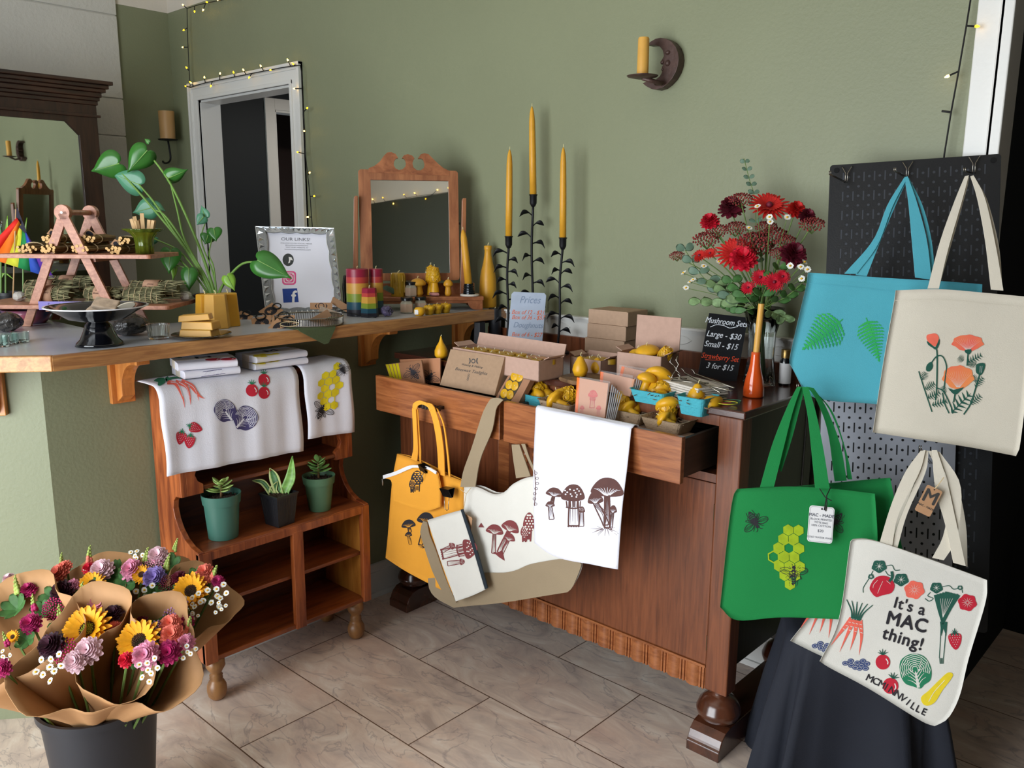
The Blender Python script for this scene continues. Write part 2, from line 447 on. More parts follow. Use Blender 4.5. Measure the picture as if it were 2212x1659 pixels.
# dark passage behind the doorway: its wall runs away from the door and holds a second cased door
XP = -5.30; PY0, PY1, PZ = 3.345, 4.15, 2.165
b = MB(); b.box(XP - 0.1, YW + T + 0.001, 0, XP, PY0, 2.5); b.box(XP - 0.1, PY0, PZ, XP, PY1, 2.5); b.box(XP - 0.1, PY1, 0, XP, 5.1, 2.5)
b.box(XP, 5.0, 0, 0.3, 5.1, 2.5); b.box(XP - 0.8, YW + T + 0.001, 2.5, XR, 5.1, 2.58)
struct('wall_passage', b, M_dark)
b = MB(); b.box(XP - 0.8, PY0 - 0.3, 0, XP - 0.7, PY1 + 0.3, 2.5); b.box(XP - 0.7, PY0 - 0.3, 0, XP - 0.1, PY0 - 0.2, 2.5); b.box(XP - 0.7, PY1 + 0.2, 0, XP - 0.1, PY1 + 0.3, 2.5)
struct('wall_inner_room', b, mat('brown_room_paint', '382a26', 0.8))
b = MB()
b.box(XP, PY0 - 0.075, 0, XP + 0.018, PY0, PZ + 0.075); b.box(XP, PY1, 0, XP + 0.018, PY1 + 0.075, PZ + 0.075); b.box(XP, PY0, PZ, XP + 0.018, PY1, PZ + 0.075)
b.box(XP - 0.1, PY0 - 0.004, 0, XP + 0.01, PY0 + 0.014, PZ); b.box(XP - 0.1, PY0, PZ - 0.014, XP + 0.01, PY1, PZ + 0.004)
struct('trim_3', b, M_white, bevel=0.003)
# casing and reveal of the wide opening on the right; a dark room lies behind it
b = MB(); cx0 = ox(0, 0, -1).x * 0 + oy(2118.7, 0, YW).x
b.box(cx0, YW - 0.02, 0, OX0, YW, 2.62); b.box(cx0 + 0.055, YW - 0.03, 0, OX0, YW, 2.62)
b.box(OX0 - 0.012, YW - 0.03, 0, OX0 + 0.02, YW + 0.0, 2.60); b.box(OX0 - 0.01, YW, 0, OX0 + 0.008, YW + T + 0.02, 2.56)
struct('trim_4', b, M_white, bevel=0.003)
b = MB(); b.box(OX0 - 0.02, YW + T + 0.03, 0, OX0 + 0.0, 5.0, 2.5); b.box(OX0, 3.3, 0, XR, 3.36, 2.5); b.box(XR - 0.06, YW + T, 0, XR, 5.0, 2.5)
struct('wall_dark_room', b, mat('near_black_room', '0b0e12', 0.8))  # near-black colour stands in for the lack of light in this room
# white ornamental rail on the wall just above the dresser, and the skirting boards
b = MB(); rz0, rz1 = 1.044, 1.098; x0r = -2.27; x1r = oy(2085, 700, YW).x
x1r = cx0
b.box(x0r, YW - 0.016, 0.985, x1r, YW, rz1 - 0.014); b.box(x0r, YW - 0.022, rz1 - 0.016, x1r, YW, rz1 - 0.006); b.box(x0r, YW - 0.030, rz1 - 0.007, x1r, YW, rz1)
for k in range(9):
 xa = x0r + 0.09 + k * 0.17
 for s_ in (1, -1):
  b.tube([(xa + 0.07 * t, YW - 0.017, 1.056 + s_ * 0.014 * math.sin(t * PI)) for t in [i / 10 for i in range(11)]], 0.0016, 5)
struct('trim_5', b, M_white)
def skirting(name, x0, y0, x1, y1, nx, ny, h=0.13):
 b = MB(); d = Vector((nx, ny, 0))
 for hh, t in ((h, 0.012), (h - 0.03, 0.017), (0.02, 0.026)):
  p = Vector((x0, y0, 0)); q = Vector((x1, y1, 0)) + d * t
  b.box(min(p.x, q.x), min(p.y, q.y), 0, max(p.x, q.x), max(p.y, q.y), hh)
 return struct(name, b, M_white)
skirting('baseboard_partition', -2.475, 0.82, -2.475, YW - 0.001, 1, 0)
skirting('baseboard_back', DX1 + 0.1, YW, -2.61, YW, 0, -1)
skirting('baseboard_back_right', -2.44, YW, cx0 - 0.003, YW, 0, -1)
skirting('baseboard_left', XL + 0.02, YF + 0.1, XL + 0.02, GY, 1, 0)
# partition that carries the bar counter: one leg along the room, one turned towards the window
XPW = -2.475
b = MB(); b.box(XPW - 0.125, 0.80, 0, XPW, YW - 0.001, 1.06)
ud = Vector((-0.636, -0.771, 0)).normalized(); un = Vector((ud.y, -ud.x, 0)) * -1
b.prism([(XPW, 0.80), (XPW - 0.125, 0.80), (XPW - 0.125 + ud.x * 1.1 - 0.06, 0.80 + ud.y * 1.1 + 0.05), (XPW + ud.x * 1.1, 0.80 + ud.y * 1.1)], 0, 1.06)
struct('wall_partition', b, M_green)
# ================================================================== cloth and print helpers
def text2d(body, size=1.0, shear=0.0, bold=0.0, space=1.0):
 "mesh of a line of text: points and faces in 2D, baseline at 0, centred in x"
 cu = bpy.data.curves.new('t', 'FONT'); cu.body = body; cu.size = size; cu.shear = shear; cu.offset = bold; cu.space_character = space
 cu.align_x = 'CENTER'; cu.resolution_u = 3
 o = bpy.data.objects.new('t', cu); COL.objects.link(o)
 dg = bpy.context.evaluated_depsgraph_get(); dg.update()
 me = bpy.data.meshes.new_from_object(o.evaluated_get(dg))
 V = [(v.co.x, v.co.y) for v in me.vertices]; Fc = [tuple(p.vertices) for p in me.polygons]
 bpy.data.objects.remove(o); bpy.data.curves.remove(cu); bpy.data.meshes.remove(me)
 return V, Fc
class Print:
 "flat ink shapes laid on a surface given by S(x, y, offset) -> point"
 def __init__(s, S, seg=14, base=0.0012, step=0.0004): s.S = S; s.mb = MB(); s.seg = seg; s.base = base; s.step = step; s.T = None
 def xf(s, p):
  if s.T is None: return (p[0], p[1])
  a, b_, c, d, e, f = s.T
  return (a * p[0] + b_ * p[1] + c, d * p[0] + e * p[1] + f)
 def at(s, x, y, sx=1.0, sy=None, rot=0.0):
  "place motifs: origin, scale, rotation (degrees)"
  sy = sx if sy is None else sy; r = math.radians(rot); c, q = math.cos(r), math.sin(r)
  s.T = (sx * c, -sy * q, x, sx * q, sy * c, y); return s
 def tri(s, A, B, C, lv, dep=0):
  e = [((A[0] - B[0]) ** 2 + (A[1] - B[1]) ** 2, 0), ((B[0] - C[0]) ** 2 + (B[1] - C[1]) ** 2, 1), ((C[0] - A[0]) ** 2 + (C[1] - A[1]) ** 2, 2)]
  m = max(e)
  if m[0] > s.seg ** 2 and dep < 10:
   if m[1] == 1: A, B, C = B, C, A
   elif m[1] == 2: A, B, C = C, A, B
   M = ((A[0] + B[0]) / 2, (A[1] + B[1]) / 2)
   s.tri(A, M, C, lv, dep + 1); s.tri(M, B, C, lv, dep + 1); return
  s.mb.af(*[s.mb.av(s.S(p[0], p[1], s.base + s.step * lv)) for p in (A, B, C)])
 def fill(s, m, pts, lv=0, smooth=0, holes=()):
  if smooth: pts = spline(pts, smooth, True)
  s.mb.use(m); P = [s.xf(p) for p in pts]; H = [[s.xf(p) for p in h] for h in holes]
  loops = [P] + H; allp = [p for l in loops for p in l]
  for t in tessellate_polygon([[Vector((a, b, 0)) for a, b in l] for l in loops]): s.tri(*[allp[k] for k in t], lv)
  return s
 def line(s, m, pts, w, lv=1, smooth=4, taper=0, closed=False):
  P = [Vector(p) for p in pts]
  if smooth and len(P) > 2: P = spline(P, smooth, closed)
  s.mb.use(m); P = [Vector(s.xf(p)) for p in P]; n = len(P); k = math.hypot(s.T[0], s.T[3]) if s.T else 1; w = w * k
  L, R_ = [], []
  for i in range(n):
   t = (P[(i + 1) % n] - P[i - 1]) if closed else (P[min(i + 1, n - 1)] - P[max(i - 1, 0)])
   if t.length < 1e-9: t = Vector((1, 0))
   t.normalize(); nn = Vector((-t.y, t.x)); f = i / max(1, n - 1)
   ww = w / 2 * ((1 - taper * f) if taper >= 0 else (1 + taper * (1 - f))) if taper != 2 else w / 2 * max(0.12, math.sin(PI * f))
   L.append(P[i] + nn * ww); R_.append(P[i] - nn * ww)
  a = [s.mb.av(s.S(p.x, p.y, s.base + s.step * lv)) for p in L]; b = [s.mb.av(s.S(p.x, p.y, s.base + s.step * lv)) for p in R_]
  for i in range(n if closed else n - 1): s.mb.af(a[i], a[(i + 1) % n], b[(i + 1) % n], b[i])
  return s
 def oval(s, m, x, y, rx, ry=None, lv=0, n=18, rot=0, ring=0):
  ry = rx if ry is None else ry; r = math.radians(rot)
  def P(k, f=1): a = 2 * PI * k / n; u, v = rx * f * math.cos(a), ry * f * math.sin(a); return (x + u * math.cos(r) - v * math.sin(r), y + u * math.sin(r) + v * math.cos(r))
  if ring: return s.line(m, [P(k) for k in range(n)], ring, lv, 0, 0, True)
  return s.fill(m, [P(k) for k in range(n)], lv)
 def text(s, m, body, x, y, size, rot=0, lv=1, shear=0.0, bold=0.0, sx=1.0, space=1.0, arc=0.0, keep=False):
  "centred text; size is the letter height scale, y down as in a picture"
  V, Fc = text2d(body, size, shear, 0, space); s.mb.use(m); r = math.radians(rot)
  for n_, (bx, by) in enumerate(((0, 0), (bold, 0), (-bold, 0), (0, bold), (0, -bold)) if bold else ((0, 0),)):
   idx = []
   for u, v in V:
    u = u * sx + bx; v = -v + arc * u * u + by
    idx.append(s.mb.av(s.S(*s.xf((x + u * math.cos(r) - v * math.sin(r), y + u * math.sin(r) + v * math.cos(r))), s.base + s.step * lv + n_ * 0.00002)))
   for f in Fc: s.mb.af(*[idx[k] for k in f])
  return s
 def build(s, name='print', parent=None): return s.mb.build(name, None, parent)
class Cloth:
 "a hanging sheet that lies near a flat frame; addressed by picture position"
 def __init__(s, F, waves=(), amp=1.0): s.F = F; s.w = waves; s.amp = amp
 def disp(s, a, b):
  d = 0
  for (am, ka, kb, ph) in s.w: d += am * math.sin(ka * a + kb * b + ph)
  return d * s.amp
 def ab(s, a, b, off=0): return s.F.pt(a, b, s.disp(a, b) + off)
 def S(s, px, py, off=0): a, b = s.F.hit(px, py); return s.ab(a, b, off)
def coons(top, bottom, left, right, nu, nv):
 "grid of 2D points between four boundary polylines"
 def res(pl, n):
  P = [Vector(p) for p in (spline(pl, 6) if len(pl) > 2 else pl)]; d = [0]
  for a, b in zip(P, P[1:]): d.append(d[-1] + (b - a).length)
  out = []
  for k in range(n + 1):
   t = d[-1] * k / n; i = max(j for j in range(len(d)) if d[j] <= t + 1e-9); i = min(i, len(P) - 2)
   f = (t - d[i]) / max(1e-9, d[i + 1] - d[i]); out.append(P[i].lerp(P[i + 1], f))
  return out
 T, B, L, R_ = res(top, nu), res(bottom, nu), res(left, nv), res(right, nv)
 G = []
 for j in range(nv + 1):
  v = j / nv; row = []
  for i in range(nu + 1):
   u = i / nu
   p = T[i] * (1 - v) + B[i] * v + L[j] * (1 - u) + R_[j] * u - (T[0] * (1 - u) * (1 - v) + T[-1] * u * (1 - v) + B[0] * (1 - u) * v + B[-1] * u * v)
   row.append((p.x, p.y))
  G.append(row)
 return G
def bag_body(mb, C, G, thick=0.02, open_top=True):
 "front and back faces of a soft bag over a grid of picture points"
 nv = len(G) - 1; nu = len(G[0]) - 1; AB = [[C.F.hit(*p) for p in r] for r in G]
 Fr = [[C.ab(a, b) for a, b in r] for r in AB]
 def th(i, j):
  u, v = i / nu, j / nv
  return 0.004 + thick * (max(0, math.sin(PI * u)) ** 0.4) * (max(0, math.sin(PI * min(1, 0.18 + v * 0.82))) ** 0.5)
 Bk = [[C.ab(*AB[j][i], -th(i, j)) for i in range(nu + 1)] for j in range(nv + 1)]
 f = mb.grid(Fr, flip=True); k = mb.grid(Bk)
 for j in range(nv): mb.af(f[j][0], f[j + 1][0], k[j + 1][0], k[j][0]); mb.af(f[j][nu], k[j][nu], k[j + 1][nu], f[j + 1][nu])
 for i in range(nu): mb.af(f[nv][i], f[nv][i + 1], k[nv][i + 1], k[nv][i]); mb.af(f[0][i], k[0][i], k[0][i + 1], f[0][i + 1])
def strap(mb, F, L, R_, n0=0.0, n1=None, ns=10, th=0.003):
 "webbing between a left and a right edge given as picture polylines; offsets run from n0 to n1 off the frame"
 n1 = n0 if n1 is None else n1
 def res(pl):
  P = spline(pl, 6) if len(pl) > 2 else [Vector(p) for p in pl]; d = [0]
  for a, b in zip(P, P[1:]): d.append(d[-1] + (b - a).length)
  out = []
  for k in range(ns + 1):
   t = d[-1] * k / ns; i = max(j for j in range(len(d)) if d[j] <= t + 1e-9); i = min(i, len(P) - 2)
   out.append(P[i].lerp(P[i + 1], (t - d[i]) / max(1e-9, d[i + 1] - d[i])))
  return out
 a, b = res(L), res(R_); rows = []
 for k in range(ns + 1):
  n = lerp(n0, n1, k / ns); pa = F.hit(*a[k]); pb = F.hit(*b[k])
  rows.append([F.pt(*pa, n), F.pt(*pb, n), F.pt(*pb, n - th), F.pt(*pa, n - th)])
 mb.grid(rows, closed_u=True)
 return mb
def card(mb, C, w, h, t): return mb.obox(C.pt(0, 0, 0), C.a, C.b, C.n, w / 2, h / 2, t / 2)
def rounded(w, h, r, n=5):
 out = []
 for cx_, cy_, a0 in ((w / 2 - r, h / 2 - r, 0), (-w / 2 + r, h / 2 - r, 90), (-w / 2 + r, -h / 2 + r, 180), (w / 2 - r, -h / 2 + r, 270)):
  for k in range(n + 1):
   a = math.radians(a0 + 90 * k / n); out.append((cx_ + r * math.cos(a), cy_ + r * math.sin(a)))
 return out

# ================================================================== bar counter
M_lam = mat('grey_white_laminate', 'b9bdc4', 0.28, var=0.02, scale=30)
M_oak = wood('oak_edge', '9c6a3c', 'c9965c', 'x', 0.4, 7, 12)
M_oaky = wood('oak_edge_long', '8a5c38', 'b98752', 'y', 0.4, 7, 12)
M_brk = wood('orange_stained_wood', 'a05a22', 'cf8642', 'z', 0.35, 6, 9)
c1 = oz(116.5, 800, ZC - 0.04); FC = Vector((-2.290, 0.775, 0))
c2 = FC + ud * 1.3
CPOLY = [(-2.285, YW - 0.008), (FC.x, FC.y), (c2.x, c2.y), (-3.62, -0.10), (-3.62, 1.04), (-2.78, 1.04), (-2.72, 1.10), (-2.70, YW - 0.008)]
t = thing('bar_counter', 'long bar counter with pale laminate top and thick oak edge on a green partition', 'counter', (FC.x, FC.y, ZC - 0.04))
MB().prism([(a, b) for a, b in CPOLY], ZC - 0.036, ZC).build('countertop', M_lam, t)
b = MB(); e = 0.022
b.prism([(-2.285, YW - 0.008), (FC.x, FC.y), (FC.x + 0.017, FC.y - 0.012), (-2.285 + e, YW - 0.008)], ZC - 0.04, ZC + 0.0006); b.build('oak_edge', M_oaky, t, bevel=0.003)
nn = Vector((-ud.y, ud.x, 0)); nn = nn if nn.dot(Vector((1, -1, 0))) > 0 else -nn
q0 = Vector((FC.x, FC.y, 0)); q1 = q0 + ud * 1.3
MB().prism([(q0.x, q0.y), (q1.x, q1.y), (q1.x + nn.x * e, q1.y + nn.y * e), (q0.x + 0.017, q0.y - 0.012)][::-1], ZC - 0.04, ZC + 0.0006).build('oak_edge', M_oak, t, bevel=0.003)
def bracket(o, d, s, label):
 "o: point on the wall at underside height, d: outward direction, s: sideways"
 d = Vector(d); s = Vector(s); up = Vector((0, 0, 1)); F = Frame(o, d, up)
 r = thing('shelf_bracket', label, 'bracket', o, group='brackets under the bar counter')
 b = MB(); b.obox(Vector(o) + d * 0.010 - up * 0.073, d, s, up, 0.0095, 0.034, 0.0725); b.build('wall_plate', M_brk, r, bevel=0.002)
 P = [(0.019, 0), (0.165, 0), (0.165, -0.016), (0.138, -0.018)]
 P += [(0.055 + 0.083 * (1 - math.sin(t_)), -0.018 - 0.080 * (1 - math.cos(t_)) * 1.0) for t_ in [PI / 2 * k / 8 for k in range(1, 9)]]
 P += [(0.055, -0.118), (0.019, -0.140)]
 b = MB(); F2 = Frame(o, d, up); hw = 0.019
 
 b.prism(P, -hw, hw, F2); b.build('scroll', M_brk, r, bevel=0.002)
 return r
bracket((XPW, 1.009, 1.0595), (1, 0, 0), (0, 1, 0), 'orange stained wooden bracket under the counter beside the towel shelf')
bracket((XPW, 1.90, 1.0595), (1, 0, 0), (0, 1, 0), 'shadowed wooden bracket under the counter right of the folded yellow towels')
bracket((XPW, 2.37, 1.0595), (1, 0, 0), (0, 1, 0), 'wooden bracket at the far wall end of the counter')
pb = Vector((XPW, 0.80, 1.0595)) + ud * 0.125
bracket(pb, nn, ud, 'orange wooden bracket under the angled end of the counter, cut by the left edge')

# ================================================================== small open hutch under the counter
M_cher = wood('reddish_pine', '6e2f14', 'b06030', 'z', 0.38, 5, 8, coat=0.3)
M_chery = wood('reddish_pine_long', '5e2a14', '9a5228', 'y', 0.38, 5, 8, coat=0.3)
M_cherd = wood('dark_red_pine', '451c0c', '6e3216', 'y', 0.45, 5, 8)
M_pine = wood('golden_pine', 'a05c1c', 'cc8a3c', 'z', 0.4, 5, 7)
HX0, HXU, HXF, HY0, HY1, HZT, HZM, HZB = -2.462, -2.300, -2.220, 1.085, 1.700, 0.968, 0.490, 0.137
t = thing('open_shelf_unit', 'small reddish brown open shelf unit with curved sides under the bar counter', 'shelf', (-2.34, 1.39, 0))
prof = [(HX0, HZB), (HXF, HZB), (HXF, HZM), (-2.265, 0.497), (-2.300, 0.512), (-2.328, 0.535), (-2.348, 0.565), (-2.357, 0.595), (-2.352, 0.620), (-2.335, 0.636), (HXU, 0.640),
  (HXU, 0.895), (HXU - 0.012, 0.93), (HXU - 0.045, HZT - 0.008), (HX0, HZT)]
for ya, nm in ((HY0, 'side_panel'), (HY1 - 0.018, 'side_panel')):
 MB().prism([(a, c) for a, c in prof], 0, 0.018, Frame((0, ya + 0.018, 0), (1, 0, 0), (0, 0, 1))).build(nm, M_cher, t, bevel=0.002)
yi0, yi1 = HY0 + 0.018, HY1 - 0.018
MB().box(HX0, yi0, HZT - 0.018, HXU - 0.03, yi1, HZT).build('top_board', M_chery, t)
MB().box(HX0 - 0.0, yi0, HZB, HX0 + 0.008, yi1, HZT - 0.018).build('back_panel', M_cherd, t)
MB().box(HX0 + 0.008, yi0, 0.648, HXU - 0.004, yi1, 0.662).build('shelf', M_chery, t, bevel=0.003)
b = MB(); b.box(HX0 + 0.008, yi0, HZM - 0.018, HXF, yi1, HZM); b.build('shelf', M_chery, t, bevel=0.003)
b = MB(); b.box(HXF - 0.016, HY0, HZB, HXF + 0.004, HY0 + 0.04, HZM - 0.004); b.box(HXF - 0.016, HY1 - 0.03, HZB, HXF + 0.004, HY1, HZM - 0.004); b.box(HXF - 0.014, HY0 + 0.04, HZM - 0.03, HXF + 0.003, HY1 - 0.03, HZM - 0.004)
b.box(HXF - 0.016, 1.398, HZB, HXF + 0.004, 1.436, HZM - 0.022); b.build('face_frame', M_cher, t, bevel=0.002)
MB().box(HX0 + 0.008, yi0, 0.305, HXF - 0.02, yi1, 0.317).build('shelf', M_chery, t, bevel=0.002)
MB().box(HX0, yi0, HZB, HXF - 0.004, yi1, HZB + 0.015).build('bottom_board', M_chery, t, bevel=0.002)
b = MB(); b.box(HX0 + 0.01, yi1 - 0.006, HZB + 0.015, HXF - 0.02, yi1, HZM - 0.02); b.build('lining', M_pine, t)
# shaped apron under the towels
F = Frame((HXU - 0.018, 0, 0), (0, 1, 0), (0, 0, 1))
for s_, yy in ((1, yi0), (-1, yi1)):
 P = [(0, 0.640), (0.052, 0.640), (0.052, 0.668), (0.036, 0.680), (0.028, 0.700), (0.036, 0.72), (0.036, 0.80), (0, 0.80)]
 P = [(yy + s_ * a, c) for a, c in P]
 if s_ < 0: P = P[::-1]
 MB().prism(P, 0, 0.018, F).build('apron', M_cher, t, bevel=0.0015)
def turned(zt): return [(0.0, 0), (0.017, 0.001), (0.026, 0.012), (0.030, 0.03), (0.029, 0.045), (0.022, 0.060), (0.016, 0.066), (0.020, 0.070), (0.016, 0.074), (0.020, 0.079), (0.015, 0.084), (0.019, 0.092), (0.026, 0.104), (0.029, 0.110), (0.028, 0.115), (0.028, zt)]
M_foot = wood('worn_turned_wood', '5c3a1e', '9a6c3e', 'z', 0.4, 8, 3)
for x, y in ((HXF - 0.03, HY0 + 0.045), (HXF - 0.03, HY1 - 0.045), (HX0 + 0.03, HY0 + 0.035), (HX0 + 0.03, HY1 - 0.04)):
 MB().lathe(turned(HZB), 20, (x, y, 0)).build('foot', M_foot, t, smooth=True)

# ================================================================== dresser with two open drawers
M_ds = wood('dresser_oak', '5a2f1a', '7c4629', 'z', 0.34, 5, 16, coat=0.3)
M_dsx = wood('dresser_oak_front', '7a4222', 'a5653a', 'x', 0.32, 7, 12, coat=0.35)
M_dtop = wood('dark_dresser_top', '2a1510', '4c281c', 'x', 0.16, 6, 10, coat=0.7)
M_dside = wood('shaded_dresser_side', '191812', '2a2619', 'z', 0.35, 6, 10)  # dark wood made darker still, the sides' shade is in the colour
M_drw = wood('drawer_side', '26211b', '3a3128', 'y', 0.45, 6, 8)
M_foot2 = wood('bun_foot_wood', '331a10', '5a3220', 'z', 0.22, 5, 3, coat=0.6)
DXL, DXR, DYB = -2.345, -0.985, 2.40
t = thing('dresser', 'dark stained oak dresser with both drawers pulled open, on round bun feet', 'dresser', ((DXL + DXR) / 2, 2.17, 0))
dresser = t
MB().box(DXL - 0.012, YB - 0.012, ZD - 0.022, DXR + 0.012, DYB + 0.01, ZD).build('top_board', M_dtop, t, bevel=0.004)
MB().box(DXL, DYB + 0.012, ZD - 0.02, DXR - 0.05, DYB + 0.026, ZD + 0.055).build('back_rail', M_ds, t, bevel=0.003)
PW = 0.068
for xa in (DXL, DXR - PW): MB().box(xa, YB, 0.165, xa + PW, YB + 0.055, ZD - 0.022).build('post', M_ds, t, bevel=0.004)
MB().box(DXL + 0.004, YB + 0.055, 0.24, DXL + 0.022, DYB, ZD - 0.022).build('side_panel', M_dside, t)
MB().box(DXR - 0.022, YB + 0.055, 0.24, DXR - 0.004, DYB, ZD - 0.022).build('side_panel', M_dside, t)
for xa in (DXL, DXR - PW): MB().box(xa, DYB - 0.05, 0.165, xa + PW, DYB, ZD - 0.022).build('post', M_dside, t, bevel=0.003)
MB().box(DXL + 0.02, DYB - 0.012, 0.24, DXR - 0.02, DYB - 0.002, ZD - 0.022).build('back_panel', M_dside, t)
xm = -1.685
xi0, xi1 = DXL + PW, DXR - PW
MB().box(xi0, YB + 0.004, ZD - 0.052, xi1, YB + 0.05, ZD - 0.022).build('top_rail', M_ds, t)
MB().box(xi0, YB + 0.004, 0.762, xi1, YB + 0.05, 0.785).build('rail', M_ds, t)
MB().box(xm - 0.02, YB + 0.003, 0.785, xm + 0.02, YB + 0.05, ZD - 0.052).build('rail', M_ds, t)
# doors: two wide plain doors either side of a narrow carved panel
dl = [(xi0 + 0.002, -1.853), (-1.806, xi1 - 0.003)]
for k, (xa, xb) in enumerate(dl):
 d_ = MB().box(xa, YB + 0.008, 0.232, xb, YB + 0.028, 0.758).build('door', M_ds, t, bevel=0.002)
 hx = xa - 0.002 if k == 0 else xb + 0.002
 for zz in (0.30, 0.68): MB().tube([(hx, YB + 0.006, zz - 0.022), (hx, YB + 0.006, zz + 0.022)], 0.003, 6).build('hinge', mat('aged_brass', '6b5a44', 0.4, 0.8), d_)
MB().box(-1.853, YB + 0.008, 0.16, -1.806, YB + 0.045, 0.762).build('centre_stile', M_dsx, t)
cv = MB()
for zz in (0.70, 0.655):
 for k in range(5):
  a = k * 2 * PI / 5; cv.ball((-1.70 + 0.022 * math.cos(a) * 1.6, YB + 0.004, zz + 0.016 * math.sin(a)), 0.011, 8, 5, 1)
cv.build('carving', M_dsx, t, smooth=True)
# fluted skirt under the doors
b = MB()
for xa, xb in dl:
 n = max(3, round((xb - xa) / 0.062)); w = (xb - xa) / n
 b.box(xa, YB + 0.012, 0.158, xb, YB + 0.03, 0.232); b.box(xa, YB + 0.004, 0.224, xb, YB + 0.02, 0.231)
 for k in range(n):
  x = xa + k * w
  prof = [(x + w * 0.02, 0), (x + w * 0.10, -0.006), (x + w * 0.34, -0.010), (x + w * 0.58, -0.006), (x + w * 0.66, 0)]
  F = Frame((0, YB + 0.012, 0.158), (1, 0, 0), (0, 1, 0))
  b.prism(prof[::-1], 0, 0.066, F)
  for q in (0.74, 0.90): b.box(x + w * q - w * 0.04, YB + 0.007, 0.158, x + w * q + w * 0.04, YB + 0.013, 0.224)
b.build('fluted_skirt', M_dsx, t, auto=40)
bun = [(0.0, 0.076), (0.03, 0.076), (0.045, 0.080), (0.056, 0.09), (0.0610, 0.104), (0.0615, 0.112), (0.060, 0.114), (0.055, 0.130), (0.044, 0.144), (0.030, 0.153), (0.022, 0.157), (0.022, 0.17), (0, 0.17)]
for xa in (DXL + PW / 2, DXR - PW / 2):
 for k, ya in enumerate((YB + 0.027, DYB - 0.025)):
  f_ = MB().lathe(bun, 32, (xa, ya, 0)).build('bun_foot', M_foot2, t, smooth=True)
for xa in (DXL + PW / 2, DXR - PW / 2):
 F = Frame((xa - 0.05, 0, 0), (0, 1, 0), (0, 0, 1)); y0_, y1_ = YB - 0.055, DYB + 0.03
 P = [(y0_, 0), (y0_, 0.028), (y0_ + 0.006, 0.034), (y0_ + 0.008, 0.04), (y0_ + 0.016, 0.056), (y0_ + 0.035, 0.072), (y0_ + 0.06, 0.077), (y1_ - 0.04, 0.077), (y1_, 0.04), (y1_, 0)]
 MB().prism(P[::-1], -0.10 if F.n.x < 0 else 0, 0 if F.n.x < 0 else 0.10, F).build('sled_foot', M_foot2, t, bevel=0.002)
# drawers
YDF = 1.792; DZ0, DZ1 = 0.792, 0.915
def drawer(xa, xb, wl):
 "a drawer standing open; all its boards move with its front"
 d_ = MB().box(xa, YDF, DZ0, xb, YDF + 0.018, DZ1).build('drawer', M_dsx, t, bevel=0.002)
 MB().box(xa + 0.012, YDF + 0.018, DZ0 + 0.008, xa + 0.022, DYB - 0.10, DZ1 - 0.012).build('drawer_side', M_drw, d_)
 MB().box(xb - 0.022, YDF + 0.018, DZ0 + 0.008, xb - 0.012, DYB - 0.10, DZ1 - 0.012).build('drawer_side', M_drw, d_)
 MB().box(xa + 0.022, YDF + 0.018, DZ0 + 0.012, xb - 0.022, DYB - 0.10, DZ0 + 0.018).build('drawer_bottom', M_drw, d_)
 MB().box(xa + 0.022, DYB - 0.11, DZ0 + 0.012, xb - 0.022, DYB - 0.10, DZ1 - 0.03).build('drawer_back', M_drw, d_)
 return d_
dL = drawer(-2.281, -1.692, 1); dR = drawer(-1.676, -1.066, 0)
M_iron = mat('blackened_handle', '4a4644', 0.4, 0.9)
hx = oy(927, 866, YDF - 0.02).x; hz = oy(927, 878, YDF - 0.02).z
b = MB(); b.box(hx - 0.058, YDF - 0.034, hz - 0.006, hx + 0.058, YDF - 0.022, hz + 0.008); b.box(hx - 0.05, YDF - 0.024, hz - 0.004, hx - 0.03, YDF, hz + 0.006); b.box(hx + 0.03, YDF - 0.024, hz - 0.004, hx + 0.05, YDF, hz + 0.006)
for k in range(7): b.box(hx - 0.052 + k * 0.016, YDF - 0.036, hz - 0.008, hx - 0.046 + k * 0.016, YDF - 0.021, hz + 0.010)
b.build('handle', M_iron, dL, bevel=0.001)

# ================================================================== mirrored armoire behind the bar
M_arm = wood('dark_walnut', '231612', '3e261c', 'z', 0.3, 5, 9, coat=0.3)
M_army = wood('dark_walnut_long', '1f1411', '43291d', 'y', 0.3, 5, 9, coat=0.3)
M_mir = mat('mirror_glass', 'e8ece8', 0.015, 1.0)
AX = -4.50; ay1 = 1.835; ay0 = 0.55; az1 = 2.055
t = thing('mirrored_armoire', 'dark walnut armoire with stepped cornice and tall mirrored door behind the bar', 'armoire', (-4.70, (ay0 + ay1) / 2, 0))
MB().box(XL + 0.04, ay0, 0.06, AX - 0.03, ay1, az1 - 0.02).build('carcass', M_arm, t)
b = MB()
for k, (dz0, dz1, o) in enumerate(((1.985, 2.005, 0.006), (2.005, 2.022, 0.014), (2.022, 2.045, 0.022), (2.045, 2.062, 0.038), (2.062, 2.080, 0.050), (2.080, 2.098, 0.066))):
 b.box(XL + 0.03, ay0 - o, dz0, AX + o, ay1 + o * 0.95, dz1)
b.build('cornice', M_army, t, bevel=0.003)
mt, mb_, my1 = ox(147, 262, AX).z, 0.45, ox(180, 380, AX).y; my0 = 0.80; ch = 0.062
b = MB(); F = Frame((AX - 0.028, 0, 0), (0, 1, 0), (0, 0, 1))
hole = [(my0, mb_), (my1, mb_), (my1, mt - ch), (my1 - ch * 0.95, mt), (my0 + ch, mt), (my0, mt - ch)]
b.prism([(ay0 + 0.002, 0.08), (ay1 - 0.002, 0.08), (ay1 - 0.002, 1.985), (ay0 + 0.002, 1.985)], 0, 0.028, F, holes=[hole]); b.box(AX, ay0 - 0.004, 1.925, AX + 0.012, ay1 + 0.012, 1.938)
b.build('door_frame', M_arm, t, bevel=0.002)
